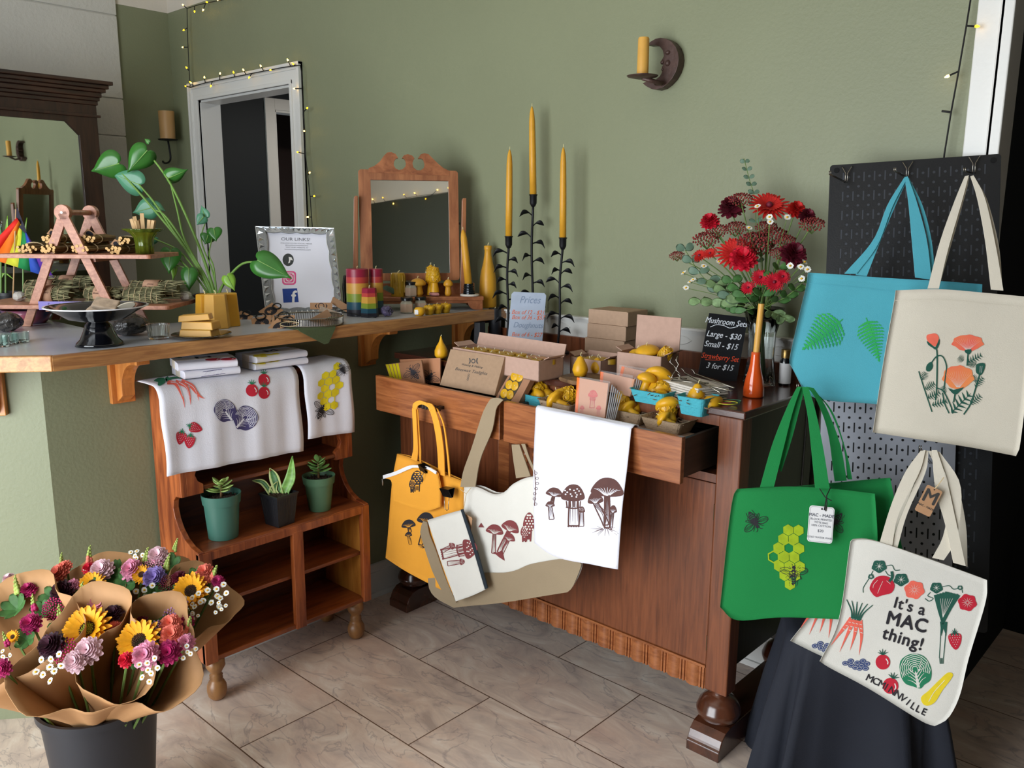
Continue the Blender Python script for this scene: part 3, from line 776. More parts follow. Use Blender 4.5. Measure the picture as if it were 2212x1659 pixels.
MB().box(AX - 0.027, my0 - 0.01, mb_ - 0.01, AX - 0.012, my1 + 0.01, mt + 0.01).build('mirror', M_mir, t)
for ya in (ay0, ay1 - 0.07):
 MB().box(AX - 0.07, ya, 0, AX - 0.002, ya + 0.07, 0.06).build('foot', M_arm, t)
 MB().box(XL + 0.05, ya, 0, XL + 0.12, ya + 0.07, 0.06).build('foot', M_arm, t)
# ================================================================== inks and motifs (unit drawings, y down)
def ink(n, c): return mat('ink_' + n, c, 0.8, var=0.05, scale=60)
I_blk = ink('black', '26242a'); I_brn = ink('brown', '5a3a36'); I_wht = ink('white', 'e8e6e2'); I_red = ink('red', 'c01f35'); I_crl = ink('coral', 'ec6a58')
I_grn = ink('green', '1f7a55'); I_dgn = ink('dark_green', '1f5648'); I_vio = ink('violet', '46406e'); I_yel = ink('yellow', 'f0d81e'); I_lime = ink('lime', 'a9c21c')
I_org = ink('orange', 'ee9a54'); I_pnk = ink('pink_orange', 'f0705a'); I_navy = ink('navy', '3a4a78'); I_gry = ink('grey', '8e8e94'); I_mar = ink('maroon', '7c3a3c')
def mushroom(p, m, cap=(0, -0.55, 0.5, 0.34), stem=(0, 0.5), bg=None, spots=False, gills=True, lv=0, w=0.17):
 x, y, rx, ry = cap; sx, sy = stem
 p.fill(m, [(x - rx, y + ry * 0.55), (x - rx * 0.86, y - ry * 0.25), (x - rx * 0.35, y - ry * 0.95), (x + rx * 0.35, y - ry * 0.95), (x + rx * 0.86, y - ry * 0.25), (x + rx, y + ry * 0.55), (x, y + ry * 0.8)], lv, 4)
 if spots:
  for k in range(13):
   a = k * 2.4; r = 0.16 + 0.66 * math.sqrt(k / 13)
   p.oval(bg, x + rx * r * math.cos(a), y - ry * 0.12 + ry * 0.62 * r * math.sin(a), rx * 0.075, None, lv + 1, 8)
 elif gills:
  for k in range(9):
   f = (k - 4) / 4.4
   p.line(bg, [(x + rx * 0.12 * f, y + ry * 0.7), (x + rx * f * 0.6, y + ry * (0.2)), (x + rx * f * 0.92, y - ry * (0.1 - 0.2 * abs(f)))], rx * 0.05, lv + 1, 3, 0.7)
 q = (sx, sy)
 L = [(x - w * 0.8, y + ry * 0.6), (sx - w * 1.05, sy - 0.12), (sx - w * 0.9, sy)]; R_ = [(x + w * 0.8, y + ry * 0.6), (sx + w * 1.05, sy - 0.12), (sx + w * 0.9, sy)]
 p.line(m, L, 0.045, lv + 1); p.line(m, R_, 0.045, lv + 1); p.line(m, [L[-1], R_[-1]], 0.045, lv + 1, 0)
 for k in range(4):
  f = (k - 1.5) / 2.2; p.line(m, [(x + w * f, y + ry * 0.75), (sx + w * f, (y + sy) / 2 + 0.1), (sx + w * f * 1.1, sy - 0.06 - 0.1 * (k % 2))], 0.028, lv + 1, 3, 0.8)
def skirted(p, m, bg):
 mushroom(p, m, (0, -0.62, 0.42, 0.36), (0, 0.62), bg, True, w=0.2)
 for k in range(5): p.line(m, [(-0.26 + k * 0.13, -0.34), (-0.24 + k * 0.12, -0.10)], 0.04, 1, 0)
 p.line(m, [(-0.28, -0.1), (0, -0.05), (0.28, -0.1)], 0.05, 1)
 for k in range(5): p.oval(m, -0.2 + k * 0.1, 0.64, 0.05, 0.04, 1, 8)
def morel(p, m, bg, x=0, y=0, w=0.3, h=0.62):
 p.fill(m, [(x - w, y - h * 0.1), (x - w * 0.7, y - h * 0.7), (x, y - h), (x + w * 0.7, y - h * 0.7), (x + w, y - h * 0.1), (x + w * 0.5, y + h * 0.3), (x - w * 0.5, y + h * 0.3)], 0, 4)
 random.seed(5)
 for r in range(6):
  for c in range(3):
   yy = y - h * 0.8 + r * h * 0.19; xx = x + (c - 1 + 0.45 * (r % 2)) * w * 0.5 * (1 if r > 0 else 0.5)
   p.oval(bg, xx, yy, w * 0.15, h * 0.062, 1, 7, random.uniform(-30, 30))
 p.line(m, [(x - w * 0.42, y + h * 0.3), (x - w * 0.32, y + h * 0.98)], 0.05, 1, 0); p.line(m, [(x + w * 0.42, y + h * 0.3), (x + w * 0.36, y + h * 0.98)], 0.05, 1, 0)
 for k in range(3): p.line(m, [(x - w * 0.15 + k * w * 0.16, y + h * 0.45), (x - w * 0.15 + k * w * 0.16, y + h * 0.85)], 0.025, 1, 0)
def bee(p, m, bg, wing=None):
 "bee seen from above, head up, about 2 x 2 units"
 for k in range(3):
  p.oval(m, 0, 0.28 + k * 0.2, 0.27 - 0.07 * k, 0.085, 0, 14)
 p.fill(m, [(-0.26, 0.15), (0.26, 0.15), (0.22, 0.62), (0, 0.98), (-0.22, 0.62)], 0, 3)
 for k in range(3): p.line(bg, [(-0.2 + 0.03 * k, 0.34 + k * 0.17), (0, 0.40 + k * 0.17), (0.2 - 0.03 * k, 0.34 + k * 0.17)], 0.035, 1, 3)
 p.oval(m, 0, -0.08, 0.22, 0.24, 0, 14); p.oval(m, 0, -0.42, 0.16, 0.14, 0, 12)
 p.line(m, [(-0.06, -0.5), (-0.16, -0.7), (-0.30, -0.76)], 0.045, 0); p.line(m, [(0.06, -0.5), (0.16, -0.7), (0.30, -0.76)], 0.045, 0)
 for s in (-1, 1):
  P = [(s * 0.14, -0.10), (s * 0.5, -0.42), (s * 1.0, -0.36), (s * 1.02, -0.10), (s * 0.6, 0.10)]
  p.line(m, P, 0.05, 0, 4, 0, True)
  for f in (0.2, 0.5, 0.8): p.line(m, [(s * 0.18, -0.08), (s * (0.55), -0.30 + 0.3 * f), (s * 0.98, -0.34 + 0.25 * f)], 0.03, 0, 3)
  p.line(m, [(s * 0.16, 0.02), (s * 0.46, 0.20), (s * 0.62, 0.44), (s * 0.40, 0.40), (s * 0.2, 0.16)], 0.045, 0, 4, 0, True)
  for q in ([(0.2, 0.05), (0.42, 0.34), (0.34, 0.62)], [(0.16, 0.3), (0.3, 0.66), (0.26, 1.0)], [(0.18, -0.25), (0.36, -0.5), (0.5, -0.6)]):
   p.line(m, [(s * a, b_) for a, b_ in q], 0.05, 0, 3, 0.4)
def hexes(p, m, cells, r, holes=(), bg=None, gap=0.9):
 for (i, j) in cells:
  x = i * r * 1.732 + (j % 2) * r * 0.866; y = j * r * 1.5
  P = [(x + r * gap * math.sin(k * PI / 3), y + r * gap * math.cos(k * PI / 3)) for k in range(6)]
  if (i, j) in holes: p.line(m, P, r * 0.25, 0, 0, 0, True)
  else: p.fill(m, P, 0)
def strawberry(p, m=None, g=None, w=None):
 m = m or I_red; g = g or I_grn; w = w or I_wht
 p.fill(m, [(-0.42, -0.22), (-0.2, -0.42), (0.2, -0.42), (0.42, -0.22), (0.3, 0.3), (0, 0.62), (-0.3, 0.3)], 0, 4)
 for r in range(6):
  for c in range(5 - abs(r - 1) // 2 - (r // 2)):
   n = 5 - abs(r - 1) // 2 - (r // 2); p.oval(w, (c - (n - 1) / 2) * 0.15, -0.28 + r * 0.14, 0.022, 0.03, 1, 6)
 for a in range(5):
  t = math.radians(-150 + a * 30); p.fill(g, [(-0.06, -0.40), (0.30 * math.cos(t), -0.42 + 0.28 * math.sin(t)), (0.06, -0.38)], 1)
 for a in (-1, 0, 1): p.fill(g, [(a * 0.14 - 0.08, -0.42), (a * 0.24, -0.22), (a * 0.14 + 0.08, -0.42)], 1)
 p.line(g, [(0, -0.42), (0.02, -0.72)], 0.05, 1, 0)
def tomato(p, m=None, g=None, tall=1.0):
 m = m or I_red; g = g or I_dgn
 p.oval(m, 0, 0.05, 0.44, 0.46 * tall, 0, 22); p.line(I_wht, [(0.18, -0.16), (0.30, 0.02), (0.28, 0.18)], 0.06, 1)
 for a in (-160, -130, -95, -60, -25): t = math.radians(a); p.line(g, [(0, -0.40 * tall), (0.2 * math.cos(t), -0.44 * tall + 0.16 * math.sin(t)), (0.34 * math.cos(t), -0.42 * tall + 0.34 * math.sin(t))], 0.08, 1, 3, 0.7)
def cabbage(p, m, bg=None, flip=1):
 bg = bg or I_wht
 p.fill(m, [(-0.5 * flip, 0.05), (-0.42 * flip, -0.38), (-0.05 * flip, -0.56), (0.36 * flip, -0.42), (0.52 * flip, -0.02), (0.44 * flip, 0.36), (0.2 * flip, 0.5), (0.06 * flip, 0.60), (-0.16 * flip, 0.5), (-0.4 * flip, 0.36)], 0, 4)
 for k in range(7):
  r = 0.10 + k * 0.062
  p.line(bg, [(flip * (r * math.cos(t) * 1.0 + 0.02 * math.sin(9 * t + k)), -0.04 + r * math.sin(t) * 1.02 + 0.018 * math.cos(11 * t)) for t in [PI * (0.86 + 1.28 * q / 16) for q in range(17)]], 0.022, 1, 2)
 for s in (-1, 1):
  for k in range(4): p.line(bg, [(0, 0.5 - k * 0.12), (s * 0.14, 0.34 - k * 0.12), (s * (0.30 - 0.03 * k), 0.26 - k * 0.14)], 0.03, 1, 3, 0.7)
 p.fill(bg, [(-0.05, 0.56), (-0.035, 0.1), (0, 0.0), (0.035, 0.1), (0.05, 0.56)], 1)
def carrots(p, m=None, g=None, bg=None, n=4, top=0):
 m = m or I_crl; g = g or I_dgn; bg = bg or I_wht
 for k in range(n):
  f = (k - (n - 1) / 2) / n
  P0 = (f * 0.34, -0.30); P1 = (f * 0.9 - 0.04, 0.2); P2 = (f * 1.25 - 0.12, 0.62 + 0.12 * (k % 2) + 0.1 * (1 - abs(f)))
  p.line(m, [P0, P1, P2], 0.17, 0, 6, 0.97)
  for q in range(4): p.line(bg, [(lerp(P0[0], P1[0], q / 4) - 0.02, lerp(P0[1], P1[1], q / 4)), (lerp(P0[0], P1[0], q / 4) + 0.06, lerp(P0[1], P1[1], q / 4) + 0.01)], 0.018, 1, 0)
 for k in range(6):
  f = (k - 2.5) / 5; p.line(g, [(f * 0.25, -0.28), (f * 0.4, -0.55), (f * 0.85, -0.86)], 0.06, 1, 3, 0.6)
def leafsprig(p, m, n=7, L=1.0, w=0.3, curve=0.1):
 "serrated fern-like leaf along +y up from 0 to -L"
 p.line(m, [(0, 0), (curve * 0.5, -L * 0.5), (curve, -L)], 0.04, 1, 5, 0.6)
 for k in range(n):
  f = k / n; x = curve * f; y = -L * f - 0.03; ww = w * (math.sin(PI * (0.18 + 0.75 * f)) ** 0.8) if f < 1 else 0
  for s in (-1, 1): p.fill(m, [(x, y + 0.035), (x + s * ww * 0.55, y - 0.055), (x + s * ww, y - 0.13), (x + s * ww * 0.45, y - 0.10), (x, y - 0.05)], 0)

# ================================================================== perforated metal panels with hooks
def DP(px, py, d): return CP + ray(px, py) * d
PTL = DP(1793, 357, 2.26); PTR = DP(2163, 332, 2.10); PBL = DP(1757, 595, 2.26)
FP = Frame(PTL, PTR - PTL, PTL - PBL)
M_pegb = mat('black_powder_coat', '16181b', 0.38, bump=0.05, bscale=300)
M_pegg = mat('grey_powder_coat', '8b8e96', 0.42, metal=0.25)
M_slot = mat('slot_shadow', '08090a', 0.9)
M_slotb = mat('slot_gleam', '4a4e56', 0.3, metal=0.5)  # grey slot plates imitate light glinting on the slot edges
M_wire = mat('bright_wire', '9a958c', 0.22, metal=1.0)
PWd = (PTR - PTL).length; PB = -1.18
def pegpanel(name, label, a0, a1, b0, b1, off, m, ms, raised):
 t = thing(name, label, 'pegboard', FP.pt((a0 + a1) / 2, b0, off))
 b = MB(); F = Frame(FP.pt(0, 0, off), FP.a, FP.b)
 rc = 0.008
 b.prism([(x + (a0 + a1) / 2, y + (b0 + b1) / 2) for x, y in rounded(a1 - a0, b1 - b0, rc)], -0.016, 0, F); b.build('panel', m, t, bevel=0.001)
 b = MB(); p = 0.0254; n = int((a1 - a0 - 0.02) / p); x0 = (a0 + a1) / 2 - (n - 1) * p / 2; r = 0; y = b1 - 0.036
 while y > b0 + 0.02:
  for k in range(n):
   x = x0 + k * p
   if r % 2 == 0: b.prism([(x - 0.0016, y - 0.0125), (x + 0.0016, y - 0.0125), (x + 0.0016, y + 0.0125), (x - 0.0016, y + 0.0125)], -0.0005, 0.0004, F)
   if k < n - 1: b.prism([(x + p / 2 + 0.0034 * math.cos(q * PI / 4), y + 0.0034 * math.sin(q * PI / 4)) for q in range(8)], -0.0005, 0.0004, F)
  y -= p; r += 1
 b.build('slots', ms, t)
 for x in (a0 + 0.017, a1 - 0.017):
  for yy in (b1 - 0.015,): MB().prism([(x + 0.007 * math.cos(q * PI / 5), yy + 0.007 * math.sin(q * PI / 5)) for q in range(10)], -0.0005, 0.002, F).build('corner_hole', M_slot, t)
 return t
pegpanel('pegboard_panel', 'tall black perforated metal panel leaning on the wall by the door opening', 0, PWd, PB, 0, 0, M_pegb, M_slotb, True)
ga1 = FP.hit(2063, 970)[0]; gb1 = FP.hit(1850, 852)[1]; ga0 = FP.hit(1775, 900)[0]
pegpanel('pegboard_panel', 'grey perforated metal panel behind the hanging green bags', ga0, ga1, PB + 0.05, gb1, 0.022, M_pegg, M_slot, False)
def hook(px, py, tipx, tipy, reach, label):
 "double wire hook: forked ends on the panel and a prong that stands out"
 a, b_ = FP.hit(px, py); t = thing('wire_hook', label, 'hook', FP.pt(a, b_, 0.02), group='wire hooks on the metal panels')
 F = FP; tip = DP(tipx, tipy, (FP.pt(a, b_) - CP).dot(CF) - reach)
 b = MB()
 for s in (-1, 1):
  b.tube([F.pt(a + s * 0.013, b_ + 0.030, 0.004), F.pt(a + s * 0.011, b_ + 0.026, 0.010), F.pt(a + s * 0.0025, b_ + 0.010, 0.012), F.pt(a + s * 0.0025, b_ - 0.012, 0.014)], 0.0013, 6)
  b.tube([F.pt(a + s * 0.0025, b_ - 0.012, 0.014), F.pt(a + s * 0.0025, b_ - 0.018, 0.022), tip + F.a * s * 0.0018 - F.b * 0.004, tip + F.a * s * 0.0018 + F.b * 0.004], 0.0013, 6)
 b.build('fork', M_wire, t, smooth=True)
 return tip
hook(1829, 385, 1793, 373, 0.15, 'empty wire hook at the top left of the black panel')
hk_t = hook(1960, 375, 1933, 366, 0.14, 'wire hook holding the turquoise tote')
hk_p = hook(2103, 365, 2084, 366, 0.16, 'wire hook holding the poppy tote')
hk_g = hook(1742, 845, 1723, 833, 0.24, 'wire hook holding the two green totes')
hk_m = hook(2010, 985, 1988, 966, 0.18, 'wire hook holding the two vegetable totes')

# ================================================================== tote bags on the panels
M_turq = mat('turquoise_canvas', '4fa9bb', 0.85, bump=0.12, bscale=500, var=0.03, scale=10, sheen=0.2)
M_natc = mat('natural_canvas', 'd9d2c2', 0.88, bump=0.12, bscale=500, var=0.02, scale=12)
M_natc2 = mat('natural_canvas_white', 'dcdad2', 0.88, bump=0.12, bscale=500, var=0.02, scale=12)
M_kgrn = mat('kelly_green_canvas', '12803f', 0.88, bump=0.12, bscale=500, var=0.03, scale=10)
M_taupe = mat('taupe_canvas', '97866c', 0.88, bump=0.12, bscale=500, var=0.03, scale=10)
M_yelc = mat('yellow_canvas', 'eba233', 0.85, bump=0.12, bscale=500, var=0.03, scale=10)
M_kraft = mat('kraft_card', 'b48a66', 0.75, var=0.04, scale=60)
M_twine = mat('twine', 'cbb58c', 0.8)
M_cord = mat('black_cord', '131313', 0.7)
def dframe(p0, p1, p2):
 P = [DP(*q) for q in (p0, p1, p2)]; return Frame(P[0], P[1] - P[0], P[0] - P[2])
wv = [(0.004, 9, 2, 0.3), (0.003, 21, -5, 1.0), (0.002, 4, 30, 0.5)]
# turquoise tote with ferns
C1 = Cloth(dframe((1745, 590, 2.06), (2120, 612, 1.99), (1710, 800, 2.04)), wv)
t = thing('tote_bag', 'turquoise canvas tote bag printed with two green ferns, hanging on the black panel', 'tote bag', DP(1900, 840, 2.03))
b = MB()
bag_body(b, C1, coons([(1745, 590), (1900, 600), (2122, 614)], [(1712, 795), (1745, 850), (1800, 866), (1900, 874), (2080, 905)], [(1745, 590), (1741, 620), (1722, 700), (1706, 775), (1712, 795)], [(2122, 614), (2115, 750), (2080, 905)], 26, 20), 0.022)
b.build('body', M_turq, t, smooth=True)
for (L, R_, n0, n1) in (([(1950, 388), (1915, 445), (1885, 520), (1823, 592)], [(1958, 386), (1925, 450), (1895, 530), (1850, 592)], 0.012, 0.004),
      ([(1950, 388), (1922, 445), (1893, 520), (1848, 594)], [(1961, 386), (1940, 430), (1900, 525), (1872, 597)], 0.006, 0.001),
      ([(1951, 386), (1960, 440), (1968, 520), (1976, 600)], [(1958, 385), (1978, 440), (2000, 520), (2011, 605)], 0.012, 0.005),
      ([(1957, 386), (1985, 440), (2006, 520), (2012, 600)], [(1963, 386), (1995, 450), (2015, 530), (2020, 600)], 0.004, -0.006)):
 hb = MB(); strap(hb, C1.F, L, R_, n0, n1, 14); hb.build('handle', M_turq, t, auto=40)
p = Print(C1.S, 10)
p.line(M_turq, [(1748, 613), (1850, 621), (1930, 630)], 1.0, 0)
M_fern = mat('ink_fern', '12925e', 0.8, col2='3fc04a', scale=6)
def fern(p, m, x, y, L, w, rot):
 r = math.radians(rot); p.T = None
 c, s = math.cos(r), math.sin(r)
 def Q(u, v): return (x + u * c - v * s, y + u * s + v * c)
 p.line(m, [Q(0, 0), Q(L * 0.5, L * 0.04), Q(L * 1.08, 0)], L * 0.028, 0, 5, 0.2)
 for k in range(13):
  f = (k + 0.6) / 13; ww = w * (f * 1.15) ** 0.85 * (1 if f < 0.8 else 1 - (f - 0.8) * 2.2); u0 = L * f; tw = L * 0.036
  for sg in (-1, 1):
   P = [(u0 - tw, 0)]
   for q in range(1, 5):
    g = q / 5; P += [(u0 - tw * (1 - g) - ww * 0.22 * g, sg * ww * (g - 0.06)), (u0 - tw * (1.1 - g) - ww * 0.30 * g, sg * ww * (g + 0.04))]
   P += [(u0 - ww * 0.30, sg * ww)]
   for q in (4, 3, 2, 1): g = q / 5; P += [(u0 + tw * (1 - g) - ww * 0.16 * g, sg * ww * (g + 0.03)), (u0 + tw * 0.8 * (1 - g) - ww * 0.24 * g, sg * ww * (g - 0.03))]
   P += [(u0 + tw * 0.8, 0)]
   p.fill(m, [Q(a, b_) for a, b_ in P], 0)
fern(p, M_fern, 1732, 756, 102, 46, -37)
fern(p, M_fern, 1898, 782, 92, 34, -106)
p.build('fern_print', t)
# cream tote with poppies, nearest on the right
C2 = Cloth(dframe((1938, 628, 1.95), (2200, 640, 1.90), (1890, 930, 1.94)), [(0.005, 7, 2, 1.3), (0.0025, 18, -4, 0.6)])
t = thing('tote_bag', 'cream canvas tote bag printed with orange poppies, hanging at the right edge', 'tote bag', DP(2040, 960, 1.93))
b = MB()
bag_body(b, C2, coons([(1934, 628), (2030, 626), (2120, 632), (2236, 642)], [(1885, 934), (1990, 950), (2100, 967), (2193, 985)], [(1934, 628), (1931, 650), (1908, 780), (1885, 934)], [(2236, 642), (2222, 800), (2202, 960), (2193, 985)], 26, 20), 0.02)
b.build('body', M_natc, t, smooth=True)
for (L, R_, n0, n1) in (([(2081, 384), (2062, 430), (2030, 520), (2003, 624)], [(2089, 382), (2074, 440), (2046, 540), (2027, 624)], 0.012, 0.004), ([(2084, 382), (2078, 430), (2052, 520), (2030, 600)], [(2092, 384), (2090, 400), (2064, 500), (2034, 612)], 0.004, -0.012),
      ([(2093, 384), (2108, 430), (2126, 520), (2140, 626)], [(2099, 382), (2124, 430), (2148, 530), (2166, 628)], 0.012, 0.004), ([(2097, 384), (2126, 420), (2150, 520), (2160, 600)], [(2103, 384), (2132, 430), (2160, 530), (2170, 620)], 0.003, -0.012)):
 hb = MB(); strap(hb, C2.F, L, R_, n0, n1, 14); hb.build('handle', M_natc, t, auto=40)
p = Print(C2.S, 10); tq = lambda x, y: (1920 + x / 3.771, 560 + y / 3.771)
def Z(L): return [tq(*q) for q in L]
p.line(M_natc, [(1932, 650), (2030, 648), (2120, 655), (2212, 662)], 1.2, 0)
p.fill(I_pnk, Z([(300, 625), (330, 612), (372, 608), (396, 630), (398, 660), (372, 712), (330, 690), (302, 660)]), 0, 3)
p.fill(I_dgn, Z([(300, 668), (340, 700), (372, 718), (402, 650), (404, 690), (378, 740), (345, 722), (312, 700)]), 1, 2)
p.line(I_dgn, Z([(372, 720), (385, 780), (382, 1050), (372, 1150)]), 3.0, 1)
p.line(I_dgn, Z([(335, 850), (380, 795), (430, 795), (462, 870), (455, 950), (442, 1060)]), 2.6, 1)
p.fill(I_dgn, Z([(342, 840), (350, 880), (325, 915), (296, 908), (298, 870), (320, 845)]), 1, 3)
M_pop = mat('ink_poppy', 'ee6a58', 0.8, col2='efa64e', scale=7)
def poppy(x, y, rx, ry):
 P = [(x + rx * (1 + 0.07 * math.sin(7 * t)) * math.cos(t), y + ry * (1 + 0.05 * math.cos(9 * t)) * math.sin(t) * (1.0 if math.sin(t) < 0 else 1.05 - 0.35 * abs(math.cos(t)))) for t in [2 * PI * k / 30 for k in range(30)]]
 p.fill(M_pop, Z(P), 0)
 for k in range(13):
  f = (k - 6) / 6.5; p.line(I_wht, Z([(x + rx * 0.1 * f, y + ry * 0.8), (x + rx * 0.5 * f, y + ry * 0.2), (x + rx * 0.88 * f, y - ry * 0.55 + ry * 0.3 * f * f)]), 0.55, 1, 3, 0.8)
poppy(638, 685, 130, 68); poppy(560, 965, 130, 98)
p.fill(I_dgn, Z([(612, 742), (668, 735), (660, 768), (645, 775), (622, 765)]), 1, 2); p.line(I_dgn, Z([(640, 770), (632, 868)]), 3, 1, 0)
p.fill(I_dgn, Z([(475, 1048), (520, 1066), (608, 1042), (570, 1080), (548, 1100), (515, 1095)]), 1, 2); p.line(I_dgn, Z([(535, 1090), (522, 1165)]), 3.2, 1, 0)
p.fill(I_dgn, Z([(718, 852), (778, 850), (772, 905), (745, 945), (708, 925), (705, 880)]), 1, 3); p.line(I_wht, Z([(740, 870), (738, 925)]), 0.7, 2, 0); p.line(I_wht, Z([(756, 870), (750, 925)]), 0.7, 2, 0)
p.line(I_dgn, Z([(735, 940), (700, 1060), (660, 1180), (605, 1265)]), 3.0, 1)
p.line(I_dgn, Z([(235, 915), (275, 1040), (345, 1245)]), 2.4, 1); p.line(I_dgn, Z([(385, 1050), (440, 1080), (500, 1200), (515, 1258)]), 2.6, 1); p.line(I_dgn, Z([(430, 1090), (450, 1180), (485, 1256)]), 2.6, 1)
for x, y, L, w, r in ((262, 985, 70, 28, 25), (292, 1060, 90, 30, 55), (312, 1130, 110, 30, 62), (345, 1190, 130, 28, 72), (505, 1250, 220, 46, 42), (640, 840, 130, 26, 60), (640, 862, 70, 24, 80), (700, 1040, 100, 26, 38), (660, 1180, 110, 30, 48), (600, 830, 50, 28, -50), (455, 1090, 60, 22, -30), (705, 1000, 60, 22, -25)):
 q = tq(x, y); p.at(q[0], q[1], L / 3.771, None, r); leafsprig(p, I_dgn, 6, 1.0, w / L * 1.5, 0.05)
p.T = None
p.build('poppy_print', t)
# green totes
def straps(t, F, m, lst, ns=14):
 for (L, R_, n0, n1) in lst: hb = MB(); strap(hb, F, L, R_, n0, n1, ns); hb.build('handle', m, t, auto=40)
C3b = Cloth(dframe((1790, 1035, 1.97), (1925, 1035, 1.945), (1800, 1330, 1.96)), wv)
t = thing('tote_bag', 'plain side of a green tote bag hanging behind the bee tote', 'tote bag', DP(1870, 1330, 1.965))
b = MB(); bag_body(b, C3b, coons([(1660, 1058), (1800, 1044), (1922, 1032)], [(1680, 1322), (1820, 1322), (1985, 1290)], [(1660, 1058), (1668, 1200), (1680, 1322)], [(1922, 1032), (1934, 1090), (1950, 1190), (1985, 1290)], 20, 18), 0.018)
b.build('body', M_kgrn, t, smooth=True)
straps(t, C3b.F, M_kgrn, [([(1742, 835), (1762, 860), (1788, 930), (1803, 1040)], [(1758, 838), (1785, 880), (1815, 960), (1829, 1038)], -0.002, 0.002), ([(1748, 838), (1790, 880), (1822, 960), (1832, 1036)], [(1756, 840), (1800, 890), (1830, 980), (1842, 1036)], -0.006, -0.004)])
C3 = Cloth(dframe((1590, 1060, 1.945), (1890, 1062, 1.90), (1562, 1330, 1.93)), [(0.007, 8, 2, 0.3), (0.004, 19, -5, 1.0), (0.002, 4, 30, 0.5)])
t = thing('tote_bag', 'bright green tote bag printed with black bees and a yellow honeycomb', 'tote bag', DP(1700, 1335, 1.93))
b = MB(); bag_body(b, C3, coons([(1592, 1056), (1700, 1051), (1800, 1056), (1888, 1066)], [(1556, 1312), (1592, 1340), (1690, 1334), (1822, 1337)], [(1592, 1056), (1582, 1080), (1568, 1190), (1556, 1312)], [(1888, 1066), (1894, 1180), (1880, 1290), (1822, 1337)], 28, 22), 0.03)
b.build('body', M_kgrn, t, smooth=True)
straps(t, C3.F, M_kgrn, [([(1722, 836), (1700, 880), (1668, 960), (1640, 1056)], [(1730, 836), (1712, 890), (1694, 960), (1670, 1055)], 0.0, 0.006), ([(1728, 834), (1716, 880), (1690, 960), (1675, 1000)], [(1740, 836), (1730, 880), (1712, 950), (1690, 1020)], -0.01, -0.014),
       ([(1733, 836), (1745, 900), (1752, 970), (1760, 1055)], [(1746, 836), (1762, 890), (1778, 970), (1791, 1055)], 0.0, 0.006)])
tg = lambda x, y: (1540 + x / 3.456, 1000 + y / 3.456)
p = Print(C3.S, 9)
q = tg(560, 500); r = 45 / 3.456; p.T = (1, 0.03, q[0], 0.03, 1, q[1])
M_comb = mat('ink_comb', '9fb81c', 0.8, var=0.12, scale=60)
hexes(p, M_comb, [(0, 0), (-1, 1), (0, 1), (-1, 2), (0, 2), (1, 2), (-1, 3), (0, 3), (-1, 4) , (0, 4), (1, 4), (-1, 5), (0, 5), (1, 0), (-2, 3), (0, 6)], r * 1.0, holes={(0, 2), (-2, 3)}, gap=0.95)
for pos, s, rt in (((310, 440), 92, 150), ((600, 820), 96, 2), ((905, 440), 88, -140)):
 q = tg(*pos); p.at(q[0], q[1], s / 3.456, None, rt); bee(p, I_blk, M_kgrn)
p.T = None
p.build('bee_print', t)
# white swing tag on the green tote
Ft = Frame(C3.F.pt(*C3.F.hit(1770, 1130), 0.028), C3.F.a, C3.F.b); a0, b0 = Ft.hit(1773, 1133)
Ft = Frame(Ft.pt(a0, b0), Ft.a * math.cos(0.10) - Ft.b * math.sin(0.10), Ft.b * math.cos(0.10) + Ft.a * math.sin(0.10))
def tagcard(par, F, w, h, m, lines, inkm, hole=True, border=None, name='swing_tag'):
 tt = MB().prism(rounded(w, h, min(w, h) * 0.12), -0.0005, 0.0005, F).build(name, m, par)
 tt['label'] = 'printed swing tag'
 S = lambda x, y, o=0: F.pt(x, -y, o)
 q = Print(S, 1, 0.0008, 0.0003)
 for (body, y, sz, bold) in lines: q.text(inkm, body, 0, y, sz, 0, 1, 0, bold)
 if border: q.line(border, [(x * 0.93, y * 0.95) for x, y in rounded(w, h, w * 0.12)], w * 0.012, 0, 0, 0, True)
 if hole: q.oval(M_cord, 0, -h / 2 + h * 0.07, w * 0.04)
 q.build('lettering', tt); return tt
M_card = mat('white_card', 'e9e9ea', 0.6)
I_tag = ink('tag_grey', '5a5d6a')
k_ = mpp(Ft.o)
tg1 = tagcard(t, Ft, 52 * k_, 78 * k_, M_card, [('MAC - MADE', -0.017, 0.0095, 0.00016), ('BLOCK PRINTED', -0.009, 0.0062, 0), ('TOTE BAG', -0.002, 0.0062, 0), ('100% COTTON', 0.005, 0.0062, 0), ('$20', 0.017, 0.0085, 0), ('COLD WATER WASH', 0.031, 0.0058, 0)], I_tag, True, I_gry)
hb = MB()
for (P) in ([(1768, 1055), (1776, 1072), (1790, 1080)], [(1792, 1052), (1780, 1068), (1776, 1090), (1774, 1100)], [(1779, 1068), (1780, 1085), (1777, 1102)]): hb.tube([C3.F.pt(*C3.F.hit(*q), 0.012 + 0.018 * (q[1] > 1066)) for q in P], 0.0012, 5)
hb.build('cord', M_cord, tg1)
